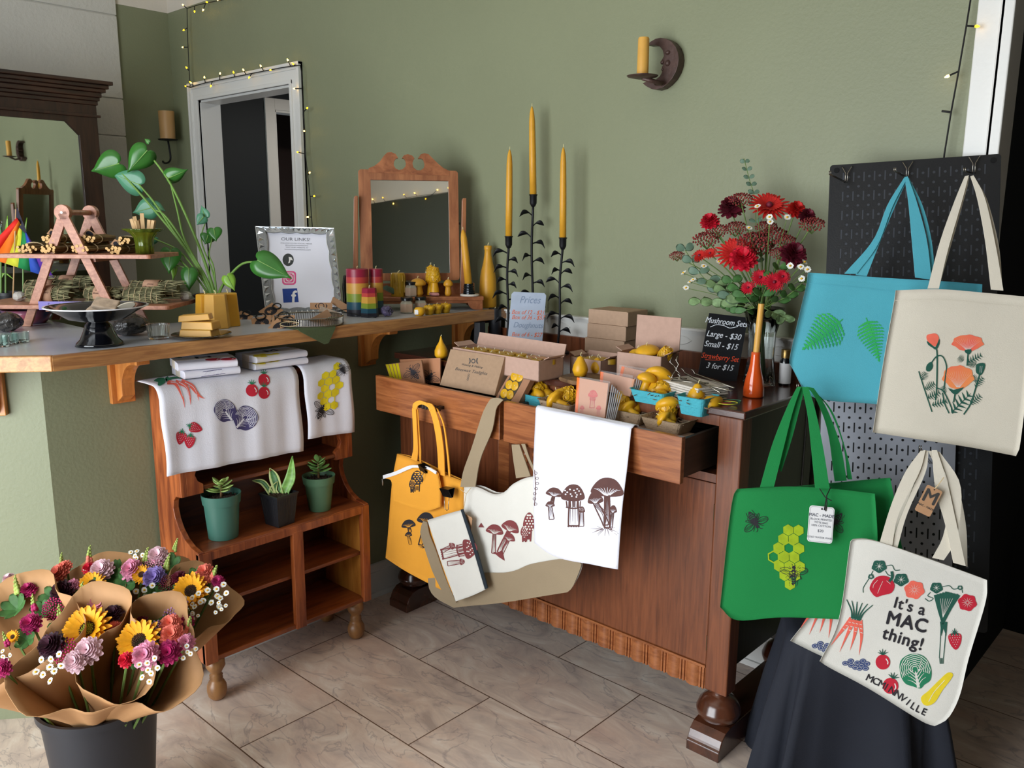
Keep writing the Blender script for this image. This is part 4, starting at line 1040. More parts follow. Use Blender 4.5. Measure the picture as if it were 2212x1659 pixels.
# two vegetable totes
def veg_tote(t, C, dx=0, dy=0, full=True):
 tv = lambda x, y: (1540 + x / 3.456 + dx, 1000 + y / 3.456 + dy); ts = 1 / 3.456
 p = Print(C.S, 9)
 def at(x, y, s, rot=0, sy=None): q = tv(x, y); p.at(q[0], q[1], s * ts, None if sy is None else sy * ts, rot)
 at(1050, 1235, 235, 12); carrots(p, I_crl, I_dgn, M_natc2, 4)
 p.T = None
 for x, y in ((990, 1498), (1030, 1480), (1035, 1515), (1065, 1530), (1080, 1495), (1110, 1515), (1120, 1480), (1150, 1500), (1140, 1535), (1095, 1535)):
  q = tv(x, y); p.oval(I_navy, q[0], q[1], 24 * ts, 18 * ts, 0, 14); p.oval(M_natc2, q[0], q[1], 15 * ts, 10 * ts, 1, 12, 0, 0.5)
 if not full: return p.build('vegetable_print', t)
 for x, y, s in ((1235, 768, 54), (1400, 868, 54), (1665, 930, 46), (1175, 845, 22), (1842, 930, 20)):
  q = tv(x, y); p.fill(I_dgn, [(q[0] + s * ts * (1 + 0.1 * math.sin(5 * a)) * math.cos(a), q[1] + s * ts * (1 + 0.1 * math.sin(5 * a)) * 0.86 * math.sin(a)) for a in [2 * PI * k / 20 for k in range(20)]], 0)
  for k in range(8): a = k * PI / 4 + 0.2; p.line(M_natc2, [q, (q[0] + s * ts * 0.6 * math.cos(a), q[1] + s * ts * 0.6 * math.sin(a))], 1.0, 1, 0, 0.8)
 for P in ([(1290, 765), (1330, 760), (1350, 795), (1375, 798), (1390, 795)], [(1190, 800), (1165, 850), (1140, 890), (1118, 930), (1118, 965)], [(1280, 800), (1300, 830), (1325, 840)], [(1620, 965), (1600, 990), (1640, 1010), (1610, 1030), (1580, 1010)], [(1700, 925), (1760, 915), (1790, 940), (1830, 935)], [(1855, 940), (1860, 968)]):
  p.line(I_dgn, [tv(*q) for q in P], 1.6, 0)
 p.fill(I_red, [tv(*q) for q in ((1165, 925), (1200, 860), (1250, 838), (1310, 850), (1350, 905), (1330, 965), (1260, 985), (1215, 998), (1180, 965))], 1, 3)
 for P in ([(1225, 870), (1195, 905), (1190, 930)], [(1262, 880), (1240, 930), (1225, 970)], [(1290, 875), (1320, 900)]): p.line(M_natc2, [tv(*q) for q in P], 0.9, 2)
 p.line(I_dgn, [tv(1310, 880), tv(1332, 850), tv(1328, 805)], 6, 2)
 for (cx_, cy_, s, m) in ((1500, 945, 74, I_crl), (1895, 1040, 68, I_red)):
  q = tv(cx_, cy_); p.fill(m, [(q[0] + s * ts * (1 + 0.08 * math.sin(6 * a)) * math.cos(a), q[1] + s * ts * (1 + 0.08 * math.sin(6 * a)) * 0.9 * math.sin(a)) for a in [2 * PI * k / 26 for k in range(26)]], 0)
  for k in range(12): a = k * PI / 6; p.line(M_natc2, [(q[0] + s * ts * 0.12 * math.cos(a), q[1] + s * ts * 0.12 * math.sin(a)), (q[0] + s * ts * 0.62 * math.cos(a), q[1] + s * ts * 0.55 * math.sin(a))], 0.8, 1, 0, 0.7)
 # leek
 for k in range(9):
  f = (k - 4) / 4; p.line(I_dgn, [tv(1710, 1200), tv(1725 + 45 * f, 1080), tv(1745 + 85 * f, 960 + 22 * abs(f))], 8.5, 0, 4, -0.55)
 for k in range(6): f = (k - 2.5) / 3; p.line(M_natc2, [tv(1712, 1150), tv(1740 + 55 * f, 1010)], 0.7, 1, 0)
 p.line(I_dgn, [tv(1700, 1180), tv(1692, 1300), tv(1682, 1450)], 1.6, 0); p.line(I_dgn, [tv(1735, 1180), tv(1728, 1300), tv(1712, 1452)], 1.6, 0)
 p.fill(I_dgn, [tv(*q) for q in ((1690, 1180), (1745, 1185), (1735, 1290), (1715, 1230), (1700, 1290))], 0)
 for k in range(5): p.line(I_dgn, [tv(1684 + k * 7, 1450), tv(1686 + k * 6, 1492)], 1.2, 0, 0)
 at(1800, 1315, 118, -4); strawberry(p, I_red, I_dgn, M_natc2)
 at(1268, 1480, 122, 0, 122); tomato(p, I_red, I_dgn)
 at(1325, 1655, 130, 18); tomato(p, I_red, I_dgn)
 at(1505, 1545, 225, -10); cabbage(p, I_grn, M_natc2)
 p.T = None
 M_sq = ink('squash', 'e8cf28')
 p.fill(M_sq, [tv(*q) for q in ((1745, 1555), (1780, 1580), (1700, 1690), (1650, 1770), (1600, 1800), (1560, 1790), (1545, 1740), (1600, 1690), (1680, 1610))], 0, 4)
 p.line(I_wht, [tv(1720, 1610), tv(1640, 1700), tv(1600, 1770)], 1.0, 1)
 for body, x, y, sz, rt, bd in (("It's a", 1455, 1105, 118, 15, 0.018), ('MAC', 1435, 1230, 140, 13, 0.028), ('thing!', 1405, 1350, 128, 17, 0.022)):
  q = tv(x, y); p.text(I_blk, body, q[0], q[1], sz * ts, rt, 1, 0, bd * sz * ts, 1.0, 1.08)
 P = [tv(*q) for q in ((1150, 1625), (1280, 1690), (1400, 1770), (1480, 1830), (1580, 1880))]; cs = spline(P, 12); W_ = 'MCMINNVILLE'
 L = [0]
 for a, b_ in zip(cs, cs[1:]): L.append(L[-1] + (b_ - a).length)
 for k, chh in enumerate(W_):
  tt = L[-1] * (k + 0.4) / (len(W_)); i = min(max(j for j in range(len(L)) if L[j] <= tt), len(cs) - 2); dd = cs[i + 1] - cs[i]
  p.text(I_blk, chh, cs[i].x, cs[i].y, 21, math.degrees(math.atan2(dd.y, dd.x)), 1, 0, 0.35)
 return p.build('vegetable_print', t)
M4 = [(0.004, 9, 3, 0.2), (0.003, 15, -8, 1.0)]
C4b = Cloth(dframe((1840, 1170, 1.93), (2130, 1250, 1.88), (1740, 1440, 1.93)), M4)
t = thing('tote_bag', 'white vegetable tote bag mostly hidden behind another like it', 'tote bag', DP(1790, 1440, 1.90))
b = MB(); bag_body(b, C4b, coons([(1822, 1180), (2080, 1236)], [(1708, 1385), (1780, 1420), (1900, 1470)], [(1822, 1180), (1770, 1300), (1708, 1385)], [(2080, 1236), (2000, 1400), (1900, 1470)], 20, 18), 0.008)
b.build('body', M_natc2, t, smooth=True)
straps(t, C4b.F, M_natc, [([(2006, 974), (2030, 1030), (2060, 1130), (2074, 1215)], [(2016, 974), (2062, 1030), (2086, 1130), (2090, 1225)], 0.0, 0.0), ([(1992, 975), (1960, 1020), (1935, 1080), (1908, 1160)], [(2002, 975), (1976, 1040), (1950, 1110), (1928, 1180)], 0.0, 0.0)])
veg_tote(t, C4b, -66, -38, False)
C4 = Cloth(dframe((1840, 1170, 1.855), (2130, 1250, 1.80), (1775, 1430, 1.855)), [(0.006, 9, 3, 0.2), (0.004, 17, -8, 1.0)])
t = thing('tote_bag', "white tote bag printed with vegetables and the words It's a MAC thing", 'tote bag', DP(1980, 1560, 1.83))
b = MB()
bag_body(b, C4, coons([(1842, 1164), (1890, 1168), (2000, 1205), (2132, 1253)], [(1772, 1430), (1795, 1445), (1880, 1490), (1985, 1553), (2016, 1565)], [(1842, 1164), (1835, 1180), (1812, 1340), (1772, 1430)], [(2132, 1253), (2128, 1300), (2090, 1420), (2070, 1500), (2045, 1548), (2016, 1565)], 28, 26), 0.03)
b.build('body', M_natc2, t, smooth=True)
straps(t, C4.F, M_natc, [([(1988, 974), (1955, 1020), (1925, 1090), (1898, 1178)], [(1998, 972), (1985, 1020), (1940, 1110), (1926, 1182)], 0.004, 0.004), ([(1998, 972), (1978, 1040), (1945, 1120), (1922, 1184)], [(2006, 974), (2000, 1020), (1960, 1110), (1938, 1186)], -0.002, 0.0),
       ([(2012, 972), (2020, 1060), (2040, 1130), (2058, 1215)], [(2022, 972), (2044, 1040), (2062, 1120), (2084, 1222)], 0.006, 0.006), ([(2020, 974), (2050, 1050), (2040, 1150), (2014, 1205)], [(2030, 976), (2075, 1050), (2066, 1160), (2038, 1210)], 0.0, 0.002)])
veg_tote(t, C4)
# kraft tag with a big M
Fk = Frame(C4.F.pt(*C4.F.hit(2000, 1080), 0.02), C4.F.a, C4.F.b); r_ = -0.2
Fk = Frame(Fk.o, Fk.a * math.cos(r_) + Fk.b * math.sin(r_) * -1 * -1, Fk.b * math.cos(r_) - Fk.a * math.sin(r_))
k_ = mpp(Fk.o)
tgk = tagcard(t, Fk, 34 * k_, 62 * k_, M_kraft, [('M', 0.004, 0.040, 0.0009), ('MAC - MADE', 0.016, 0.0062, 0.0001)], ink('tag_black', '3c3a38'))
hb = MB(); hb.tube([Fk.pt(0, 29 * k_, 0.001), Fk.pt(0.002, 40 * k_, 0.004), Fk.pt(0.006, 60 * k_, 0.0)], 0.001, 5); hb.build('string', M_twine, tgk)
# black cloth draped over a low table below the bags
M_bcl = mat('black_cloth', '1b1f2a', 0.8, bump=0.15, bscale=400, var=0.1, scale=5)
def drape_loop(k, n, lvl):
 a = 2 * PI * k / n
 c, s = math.cos(a), math.sin(a); e = 0.55
 ex = (abs(c) ** e) * (1 if c > 0 else -1); ey = (abs(s) ** e) * (1 if s > 0 else -1)
 return ex, ey
n = 72; cxy = Vector((-0.705, 2.10, 0)); rows = []
ux = Vector((0.87, 0.5, 0)).normalized(); uy = Vector((-0.5, 0.87, 0)).normalized()
for z, g in ((0.425, 0.0), (0.425, 0.5), (0.424, 0.85), (0.418, 0.97), (0.40, 1.0), (0.32, 1.06), (0.22, 1.15), (0.12, 1.22), (0.04, 1.28), (0.004, 1.30)):
 row = []
 for k in range(n):
  ex, ey = drape_loop(k, n, z); fold = (max(0, (0.42 - z) / 0.42)) * (0.035 * math.sin(k * 2 * PI / n * 9 + 1.1) + 0.018 * math.sin(k * 2 * PI / n * 17))
  sx_ = 0.185 * g + fold; sy_ = 0.125 * g + fold
  row.append(cxy + ux * ex * sx_ + uy * ey * sy_ + Vector((0, 0, z)))
 rows.append(row)
b = MB(); b.grid(rows, closed_u=True)
solo('tablecloth', b, M_bcl, 'black cloth draped to the floor over a low table below the hanging bags', 'cloth', (cxy.x, cxy.y, 0), smooth=True)
# ================================================================== totes and towel hanging from the open drawers
z6 = lambda x, y: (800 + x / 3.607, 860 + y / 3.607)
def Z6(L): return [z6(*q) for q in L]
def vframe(y, tilt=0.0):
 o = Vector((-1.8, y, 0.8)); return Frame(o, (1, 0, 0), (0, tilt, 1))
C5 = Cloth(vframe(1.765), [(0.004, 9, 3, 0.4), (0.002, 25, 8, 1.0)])
t = thing('tote_bag', 'yellow canvas tote bag hanging from the left drawer handle', 'tote bag', C5.S(880, 1250))
b = MB(); bag_body(b, C5, coons(Z6([(205, 435), (330, 475), (590, 600), (720, 650)]), Z6([(122, 1245), (460, 1452), (640, 1540)]), Z6([(205, 435), (176, 640), (150, 1000), (122, 1245)]), Z6([(720, 650), (700, 1100), (640, 1540)]), 22, 22), 0.016)
b.build('body', M_yelc, t, smooth=True)
straps(t, C5.F, M_yelc, [(Z6([(365, 70), (360, 200), (352, 380), (328, 470)]), Z6([(395, 75), (392, 200), (388, 400), (372, 490)]), 0.022, 0.006), (Z6([(385, 80), (384, 250), (384, 400), (384, 500)]), Z6([(400, 80), (398, 250), (400, 400), (392, 505)]), 0.016, 0.0),
  (Z6([(478, 28), (520, 140), (545, 350), (545, 590)]), Z6([(545, 60), (580, 200), (597, 400), (594, 605)]), 0.026, 0.008), (Z6([(545, 70), (590, 200), (606, 400), (612, 600)]), Z6([(556, 80), (600, 200), (620, 420), (627, 618)]), 0.018, 0.002)])
hb = MB(); strap(hb, C5.F, Z6([(365, 75), (372, 35), (420, 10), (478, 26)]), Z6([(396, 82), (410, 50), (450, 42), (500, 66)]), 0.020, 0.024, 8); strap(hb, C5.F, Z6([(478, 26), (520, 35), (548, 66)]), Z6([(472, 42), (498, 60), (505, 90)]), 0.024, 0.026, 6)
hb.build('handle', M_yelc, t, auto=40)
p = Print(C5.S, 9); p.at(*z6(310, 1040), 100 / 3.607, None, -6); mushroom(p, I_blk, (-0.05, -0.6, 0.48, 0.34), (0, 0.05), M_yelc, w=0.1); p.at(*z6(310, 1085), 48 / 3.607, None, 0); mushroom(p, I_blk, (-0.2, -0.5, 0.5, 0.4), (0.1, 1.1), M_yelc, w=0.2)
p.at(*z6(405, 1030), 135 / 3.607, None, 8); mushroom(p, I_blk, (0.1, -0.68, 0.5, 0.36), (0, 0.85), M_yelc, w=0.11); p.T = None
for k in range(7): q = z6(420, 1165); a = math.radians(200 + 22 * k - 40); p.line(I_blk, [q, (q[0] + 14 * math.cos(a), q[1] - 6 + 9 * math.sin(a) * -1)], 0.9, 0, 0, 0.5)
p.build('mushroom_print', t)
# zip pouch clipped to it
C5p = Cloth(vframe(1.742), [(0.003, 11, 3, 0.4)])
t = thing('zip_pouch', 'yellow zip pouch with white zipper and morel print, clipped on the yellow tote', 'pouch', C5p.S(890, 1090))
b = MB(); bag_body(b, C5p, coons(Z6([(108, 622), (200, 592), (300, 550), (350, 535), (450, 545), (520, 590)]), Z6([(182, 800), (300, 845), (430, 880), (540, 850)]), Z6([(108, 622), (165, 640), (172, 720), (182, 800)]), Z6([(520, 590), (540, 700), (540, 850)]), 18, 12), 0.012)
b.build('body', M_yelc, t, smooth=True)
M_zip = mat('white_zip_tape', 'e8e8ea', 0.6); M_zipd = mat('dark_zip_tape', '1f2a33', 0.6)
hb = MB(); strap(hb, C5p.F, Z6([(104, 600), (200, 570), (290, 530), (345, 520), (450, 532), (522, 570)]), Z6([(106, 628), (205, 597), (300, 556), (350, 540), (450, 552), (516, 592)]), 0.004, 0.004, 16); hb.build('zipper', M_zip, t, auto=40)
hb = MB(); hb.tube([C5p.S(*z6(108, 625), 0.006), C5p.S(*z6(112, 650), 0.006), C5p.S(*z6(112, 676), 0.006)], [0.002, 0.003, 0.002], 6); hb.build('zipper_pull', M_wire, t)
p = Print(C5p.S, 9); p.at(*z6(360, 660), 130 / 3.607, None, 0); morel(p, I_blk, M_yelc, 0.02, -0.1, 0.36, 0.64); morel(p, I_blk, M_yelc, -0.26, 0.18, 0.18, 0.42); p.build('mushroom_print', t)
def binder_clip(C, px, py, w, h, off, label, wire=True, rot=0):
 M_ = mat('black_steel', '101012', 0.3, 0.3)
 k = mpp(C.S(px, py)); o = C.S(px, py, off); r = math.radians(-rot); A = C.F.a * math.cos(r) + C.F.b * math.sin(r); B = C.F.b * math.cos(r) - C.F.a * math.sin(r)
 t = thing('binder_clip', label, 'clip', o); F = Frame(o, A, B); w *= k; h *= k
 P = [(0.002, h * 0.5), (0.012, h * 0.62), (-0.010, h * 0.62), (-0.002, -h * 0.5)]
 b = MB(); rows = [[F.pt(-w / 2, h * 0.5, -0.014), F.pt(w / 2, h * 0.5, -0.014)], [F.pt(-w / 2, h * 0.5, 0.014), F.pt(w / 2, h * 0.5, 0.014)], [F.pt(-w / 2, -h * 0.5, 0.001), F.pt(w / 2, -h * 0.5, 0.001)]]
 b.grid(rows); b.grid([rows[0], [F.pt(-w / 2, -h * 0.5, -0.004), F.pt(w / 2, -h * 0.5, -0.004)]])
 b.build('spring_body', M_, t, solid=0.0012)
 b = MB(); L = h * 1.25
 b.tube([F.pt(-w * 0.28, -h * 0.42, 0.004), F.pt(-w * 0.22, -h * 0.5 - L * 0.6, 0.008), F.pt(-w * 0.20, -h * 0.5 - L, 0.008), F.pt(0, -h * 0.5 - L * 1.14, 0.008), F.pt(w * 0.20, -h * 0.5 - L, 0.008), F.pt(w * 0.22, -h * 0.5 - L * 0.6, 0.008), F.pt(w * 0.28, -h * 0.42, 0.004)], 0.0011, 6)
 b.build('wire_arm', M_wire, t, smooth=True)
 return t
binder_clip(C5p, *z6(420, 548), 20, 15, 0.006, 'black binder clip on the yellow zip pouch', rot=14)
# cream and taupe tote
C6 = Cloth(vframe(1.772), [(0.006, 9, 3, 0.4), (0.003, 21, -8, 1.0)])
t = thing('tote_bag', 'cream tote bag with taupe base and straps and brown mushroom prints, hanging between the drawers', 'tote bag', C6.S(1060, 1300))
G6 = coons(Z6([(480, 772), (690, 695), (830, 690), (960, 745), (1050, 730), (1130, 660), (1290, 606), (1600, 640)]), Z6([(640, 1632), (1000, 1590), (1540, 1505)]), Z6([(480, 772), (440, 940), (410, 1030), (430, 1150), (470, 1480), (520, 1555), (640, 1632)]), Z6([(1600, 640), (1620, 1100), (1645, 1300), (1582, 1460), (1540, 1505)]), 36, 30)
b = MB(); b.use(M_natc2); bag_body(b, C6, G6, 0.022);
ob = b.build('body', None, t, smooth=True)
C6.F0 = C6.F
# taupe lower band and side webbing, sewn onto the body
b = MB(); Gb = coons(Z6([(458, 1400), (520, 1396), (880, 1360), (1060, 1352), (1160, 1330), (1250, 1290), (1380, 1265), (1500, 1252), (1632, 1272)]), Z6([(640, 1637), (1000, 1594), (1544, 1508)]), Z6([(458, 1400), (468, 1480), (518, 1556), (640, 1637)]), Z6([(1632, 1272), (1648, 1300), (1586, 1462), (1544, 1508)]), 30, 8)
b.grid([[C6.S(*q, 0.0035) for q in r] for r in Gb], flip=True); b.build('base_band', M_taupe, t, smooth=True)
b = MB(); strap(b, C6.F, Z6([(432, 950), (408, 1030), (430, 1130), (500, 1350), (600, 1560)]), Z6([(462, 960), (480, 1060), (520, 1160), (600, 1400), (680, 1590)]), 0.012, 0.006, 14); b.build('side_webbing', M_taupe, t, auto=40)
straps(t, C6.F, M_taupe, [(Z6([(935, 8), (880, 110), (800, 380), (740, 560), (718, 688)]), Z6([(1035, 15), (985, 70), (955, 250), (870, 470), (835, 685)]), 0.0, 0.010), (Z6([(935, 20), (840, 320), (800, 450), (800, 540)]), Z6([(950, 20), (880, 330), (830, 480), (828, 560)]), -0.004, 0.002), (Z6([(1100, 362), (1118, 470), (1150, 620)]), Z6([(1160, 362), (1205, 470), (1262, 604)]), 0.0, 0.008), (Z6([(1160, 362), (1215, 480), (1275, 600)]), Z6([(1190, 362), (1235, 480), (1300, 600)]), -0.008, -0.003)])
hb = MB(); strap(hb, C6.F, Z6([(935, 8), (960, -2), (1000, -2)]), Z6([(985, 70), (1010, 40), (1035, 15)]), 0.001, 0.0, 4); hb.build('handle', M_taupe, t, auto=40)
p = Print(C6.S, 9); I_ms = I_mar
p.at(*z6(1045, 1080), 200 / 3.607, None, 20); mushroom(p, I_ms, (0.15, -0.5, 0.36, 0.24), (0.05, 0.62), M_natc2, w=0.08); p.at(*z6(965, 1090), 130 / 3.607, None, 8); mushroom(p, I_ms, (0, -0.5, 0.55, 0.32), (0.1, 0.9), M_natc2, w=0.12)
p.at(*z6(1085, 1110), 105 / 3.607, None, 14); mushroom(p, I_ms, (0.05, -0.3, 0.45, 0.3), (-0.2, 1.0), M_natc2, w=0.1); p.T = None
p.fill(I_ms, Z6([(955, 1195), (1010, 1235), (1060, 1262), (1040, 1180), (1000, 1200)]), 0)
p.at(*z6(1245, 1020), 220 / 3.607, None, 2); morel(p, I_ms, M_natc2, 0.02, -0.1, 0.2, 0.52); morel(p, I_ms, M_natc2, -0.12, 0.14, 0.14, 0.3)
p.at(*z6(860, 990), 60 / 3.607, None, 0); p.fill(I_ms, [(-0.4, 0.3), (0, -0.3), (0.4, 0.3)], 0); p.T = None
p.build('mushroom_print', t)
Fk = Frame(C6.S(*z6(800, 1000), 0.030), C6.F.a, C6.F.b); k_ = mpp(Fk.o); r_ = -0.16; Fk = Frame(Fk.o, Fk.a * math.cos(r_) + Fk.b * math.sin(r_), Fk.b * math.cos(r_) - Fk.a * math.sin(r_))
tg = tagcard(t, Fk, 24 * k_, 62 * k_, M_kraft, [('M', 0.012, 0.034, 0.0006)], ink('tag_black', '3c3a38'))
hb = MB(); hb.tube([C6.S(*z6(725, 700), 0.014), C6.S(*z6(780, 735), 0.018), C6.S(*z6(772, 880), 0.03), C6.S(*z6(785, 925), 0.031)], 0.0011, 5); hb.tube([C6.S(*z6(812, 690), 0.014), C6.S(*z6(780, 735), 0.018)], 0.0011, 5); hb.build('string', M_twine, tg)
# white zip pouch clipped to it
C7 = Cloth(vframe(1.735), [(0.003, 11, 3, 0.4)])
t = thing('zip_pouch', 'cream zip pouch with a maroon toadstool print, clipped on the cream tote', 'pouch', C7.S(1000, 1290))
b = MB(); bag_body(b, C7, coons(Z6([(440, 952), (590, 905), (712, 872)]), Z6([(660, 1586), (780, 1545), (900, 1490)]), Z6([(440, 952), (540, 1260), (660, 1586)]), Z6([(712, 872), (800, 1150), (900, 1490)]), 14, 22), 0.010)
b.build('body', M_natc2, t, smooth=True)
hb = MB(); strap(hb, C7.F, Z6([(706, 868), (796, 1150), (896, 1490)]), Z6([(722, 866), (818, 1140), (916, 1478)]), 0.002, 0.002, 12, 0.004); hb.build('zipper', M_zipd, t)
p = Print(C7.S, 9); p.at(*z6(665, 1195), 175 / 3.607, None, 78); skirted(p, I_mar, M_natc2); p.at(*z6(665, 1282), 110 / 3.607, None, 82); mushroom(p, I_mar, (0, -0.42, 0.22, 0.2), (0, 0.62), M_natc2, True, w=0.16); p.at(*z6(600, 1170), 90 / 3.607, None, 62); mushroom(p, I_mar, (0, -0.42, 0.3, 0.25), (0, 0.62), M_natc2, True, w=0.16); p.T = None
p.build('mushroom_print', t)
binder_clip(C7, *z6(603, 735), 28, 20, 0.004, 'black binder clip holding the cream zip pouch', rot=-6)
# long white tea towel over the right drawer front
tt0 = Vector((-1.5, YDF - 0.010, DZ1 - 0.01)); F8 = Frame(tt0, (1, 0, 0), (0, 0.075 / 0.35, 1)); F8 = Frame(tt0, (1, 0, 0), Vector((0, 0.085, 0.35)))
M_lin = mat('white_linen', 'e6e6f0', 0.85, bump=0.1, bscale=300, var=0.015, scale=15, sheen=0.2)
C8 = Cloth(F8, [(0.0035, 28, 1, 0.4), (0.002, 60, -4, 1.0)])
t = thing('tea_towel', 'long white tea towel printed with brown mushrooms, hung over the right drawer front', 'towel', C8.S(1230, 1200))
b = MB(); G8 = coons(Z6([(1287, 84), (1700, 150), (2042, 240)]), Z6([(1288, 1128), (1470, 1245), (1700, 1290), (1938, 1333)]), Z6([(1287, 84), (1279, 500), (1288, 1128)]), Z6([(2042, 240), (2010, 560), (1975, 860), (1938, 1333)]), 30, 28)
Pf = [[C8.S(*q, 0.003) for q in r] for r in G8]
top = Pf[0]; hx0, hx1 = top[0].x, top[-1].x
ov = []
for (dy, dz) in ((0.060, -0.075), (0.034, -0.03), (0.024, -0.003), (0.018, 0.004), (0.002, 0.007), (-0.004, 0.003)):
 ov.append([Vector((p_.x, YDF + dy, DZ1 + dz)) for p_ in top])
b.grid(ov + Pf, flip=True); b.build('cloth', M_lin, t, smooth=True, solid=0.002)
p = Print(C8.S, 9, 0.0046)
p.at(*z6(1435, 800), 190 / 3.607, None, 10); mushroom(p, I_brn, (0, -0.34, 0.34, 0.2), (-0.02, 0.2), M_lin, w=0.06); p.at(*z6(1425, 870), 120 / 3.607, None, 0); mushroom(p, I_brn, (-0.1, -0.35, 0.3, 0.2), (0, 0.62), M_lin, w=0.15)
p.at(*z6(1585, 870), 200 / 3.607, None, 0); skirted(p, I_brn, M_lin)
p.at(*z6(1650, 925), 120 / 3.607, None, 0); mushroom(p, I_brn, (0, -0.45, 0.22, 0.22), (0, 0.62), M_lin, True, w=0.16)
p.at(*z6(1855, 830), 300 / 3.607, None, 4); mushroom(p, I_brn, (-0.02, -0.42, 0.42, 0.27), (0.04, 0.6), M_lin, w=0.07)
p.at(*z6(1790, 870), 200 / 3.607, None, -6); mushroom(p, I_brn, (-0.1, -0.45, 0.3, 0.26), (0.2, 0.62), M_lin, w=0.12); p.at(*z6(1900, 920), 130 / 3.607, None, 4); mushroom(p, I_brn, (0, -0.4, 0.24, 0.25), (-0.05, 0.7), M_lin, w=0.09)
p.T = None
for k in range(16): q = z6(1848, 1020); a = PI * (1.02 + 0.96 * k / 15); p.line(I_brn, [(q[0] + 10 * math.cos(a), q[1]), (q[0] + (26 + 6 * (k % 3)) * math.cos(a), q[1] + 6 + (9 if k % 2 else -16) * abs(math.sin(a)))], 1.2, 0, 0, 0.7)
for k in range(7): q = z6(1288 + 12 * math.sin(k), 585 + k * 40); p.oval(I_brn, q[0] + 4, q[1], 3.2, 2.6, 0, 10, 0, 1.0)
p.line(I_brn, Z6([(1292, 560), (1300, 700), (1290, 840)]), 1.4, 0)
p.build('mushroom_print', t)

# ================================================================== towels over the open shelf unit
XT, ZTT, RT = HXU + 0.012, HZT + 0.006, 0.045
class Roll:
 "a sheet that lies on the top and rolls over the front edge of the shelf unit"
 def __init__(s, e, amp=1.0): s.e = e; s.amp = amp
 def prof(s, l, off=0):
  "l: length down from the front edge top (negative = back along the top)"
  q = RT * PI / 2
  if l < 0: return (XT - RT + l, ZTT + s.e + off)
  if l < q: a = l / RT; return (XT - RT + (RT + s.e + off) * math.sin(a), ZTT - RT + (RT + s.e + off) * math.cos(a))
  return (XT + s.e + off, ZTT - RT - (l - q))
 def pt(s, y, l, off=0):
  w = s.amp * 0.004 * max(0, min(1, l * 6)) * (math.sin(y * 38 + l * 3) + 0.5 * math.sin(y * 90 + 1)); x, z = s.prof(l, off + w); return Vector((x, y, z))
 def inv(s, px, py):
  P = ox(px, py, XT + s.e)
  if P.z < ZTT - RT: return P.y, RT * PI / 2 + ZTT - RT - P.z
  d = ray(px, py); o = CP; cx_, cz_ = XT - RT, ZTT - RT; r = RT + s.e
  A = d.x * d.x + d.z * d.z; B = 2 * ((o.x - cx_) * d.x + (o.z - cz_) * d.z); C_ = (o.x - cx_) ** 2 + (o.z - cz_) ** 2 - r * r; D = B * B - 4 * A * C_
  if D > 0:
   t_ = (-B - math.sqrt(D)) / (2 * A); q = o + d * t_
   if q.x >= cx_: return q.y, math.atan2(q.x - cx_, q.z - cz_) * RT
  q = oz(px, py, ZTT + s.e); return q.y, q.x - cx_
 def S(s, px, py, off=0): return s.pt(*s.inv(px, py), off)
def towel(name, label, R, ya, yb, lback, la, lb, group=None, ny=26):
 t = thing(name, label, 'towel', (XT, (ya + yb) / 2, ZTT), group=group)
 b = MB(); rows = []
 for j in range(27):
  f = j / 26; rows.append([R.pt(lerp(ya, yb, i / ny) + (0.004 * math.sin(f * 9)), lerp(lback, lerp(la, lb, i / ny), f)) for i in range(ny + 1)])
 b.grid(rows, flip=True); b.build('cloth', M_lin, t, smooth=True, solid=0.0022)
 return t
R1 = Roll(0.004); yA = ox(360, 1028, XT).y; yB = ox(651, 960, XT).y
lA = RT * PI / 2 + ZTT - RT - ox(360, 1028, XT).z; lB = RT * PI / 2 + ZTT - RT - ox(650, 974, XT).z
t = towel('tea_towel', 'white tea towel printed with carrots, cabbage, tomatoes and strawberries over the shelf unit', R1, yA - 0.004, yB, -0.105, lA, lB)
p = Print(R1.S, 8, 0.0028)
z5 = lambda x, y: (260 + x / 3.95, 740 + y / 3.95)
def Z5(L): return [z5(*q) for q in L]
for P in ([(400, 345), (470, 360), (530, 470), (548, 555)], [(470, 340), (560, 380), (590, 460), (597, 530)], [(520, 335), (610, 370), (650, 430), (667, 495)], [(600, 370), (650, 430), (680, 460), (715, 478)]): p.line(I_crl, Z5(P), 9, 0, 6, 0.95)
for P in ([(430, 345), (490, 360), (530, 460)], [(500, 345), (560, 385), (590, 470)], [(550, 345), (620, 385), (655, 450)]): p.line(M_lin, Z5(P), 1.3, 1, 5, 0.5)
p.line(I_grn, Z5([(390, 330), (440, 310), (500, 305), (570, 318)]), 6, 0, 6, 0.7); p.line(I_grn, Z5([(400, 330), (390, 315), (410, 300)]), 4, 0)
p.fill(I_grn, Z5([(285, 335), (320, 310), (370, 308), (385, 330), (380, 350), (340, 375), (318, 372), (322, 345)]), 0, 2)
for x, y, s, r in ((518, 808, 105, 10), (590, 838, 105, 6), (632, 725, 105, -72)): p.at(*z5(x, y), s / 3.95, None, r); strawberry(p, I_red, I_grn, M_lin)
for x, y in ((1118, 402), (1222, 318), (1220, 422)): p.at(*z5(x, y), 112 / 3.95, None, 0); tomato(p, I_red, I_grn)
p.at(*z5(888, 582), 178 / 3.95, None, -38); cabbage(p, I_vio, M_lin); p.at(*z5(1062, 645), 188 / 3.95, None, 42); cabbage(p, I_vio, M_lin); p.T = None
p.build('vegetable_print', t)
R2 = Roll(0.004); yC = ox(662, 948, XT).y; yD = ox(757, 925, XT).y + 0.008
lC = RT * PI / 2 + ZTT - RT - ox(662, 948, XT).z; lD = RT * PI / 2 + ZTT - RT - ox(755, 934, XT).z
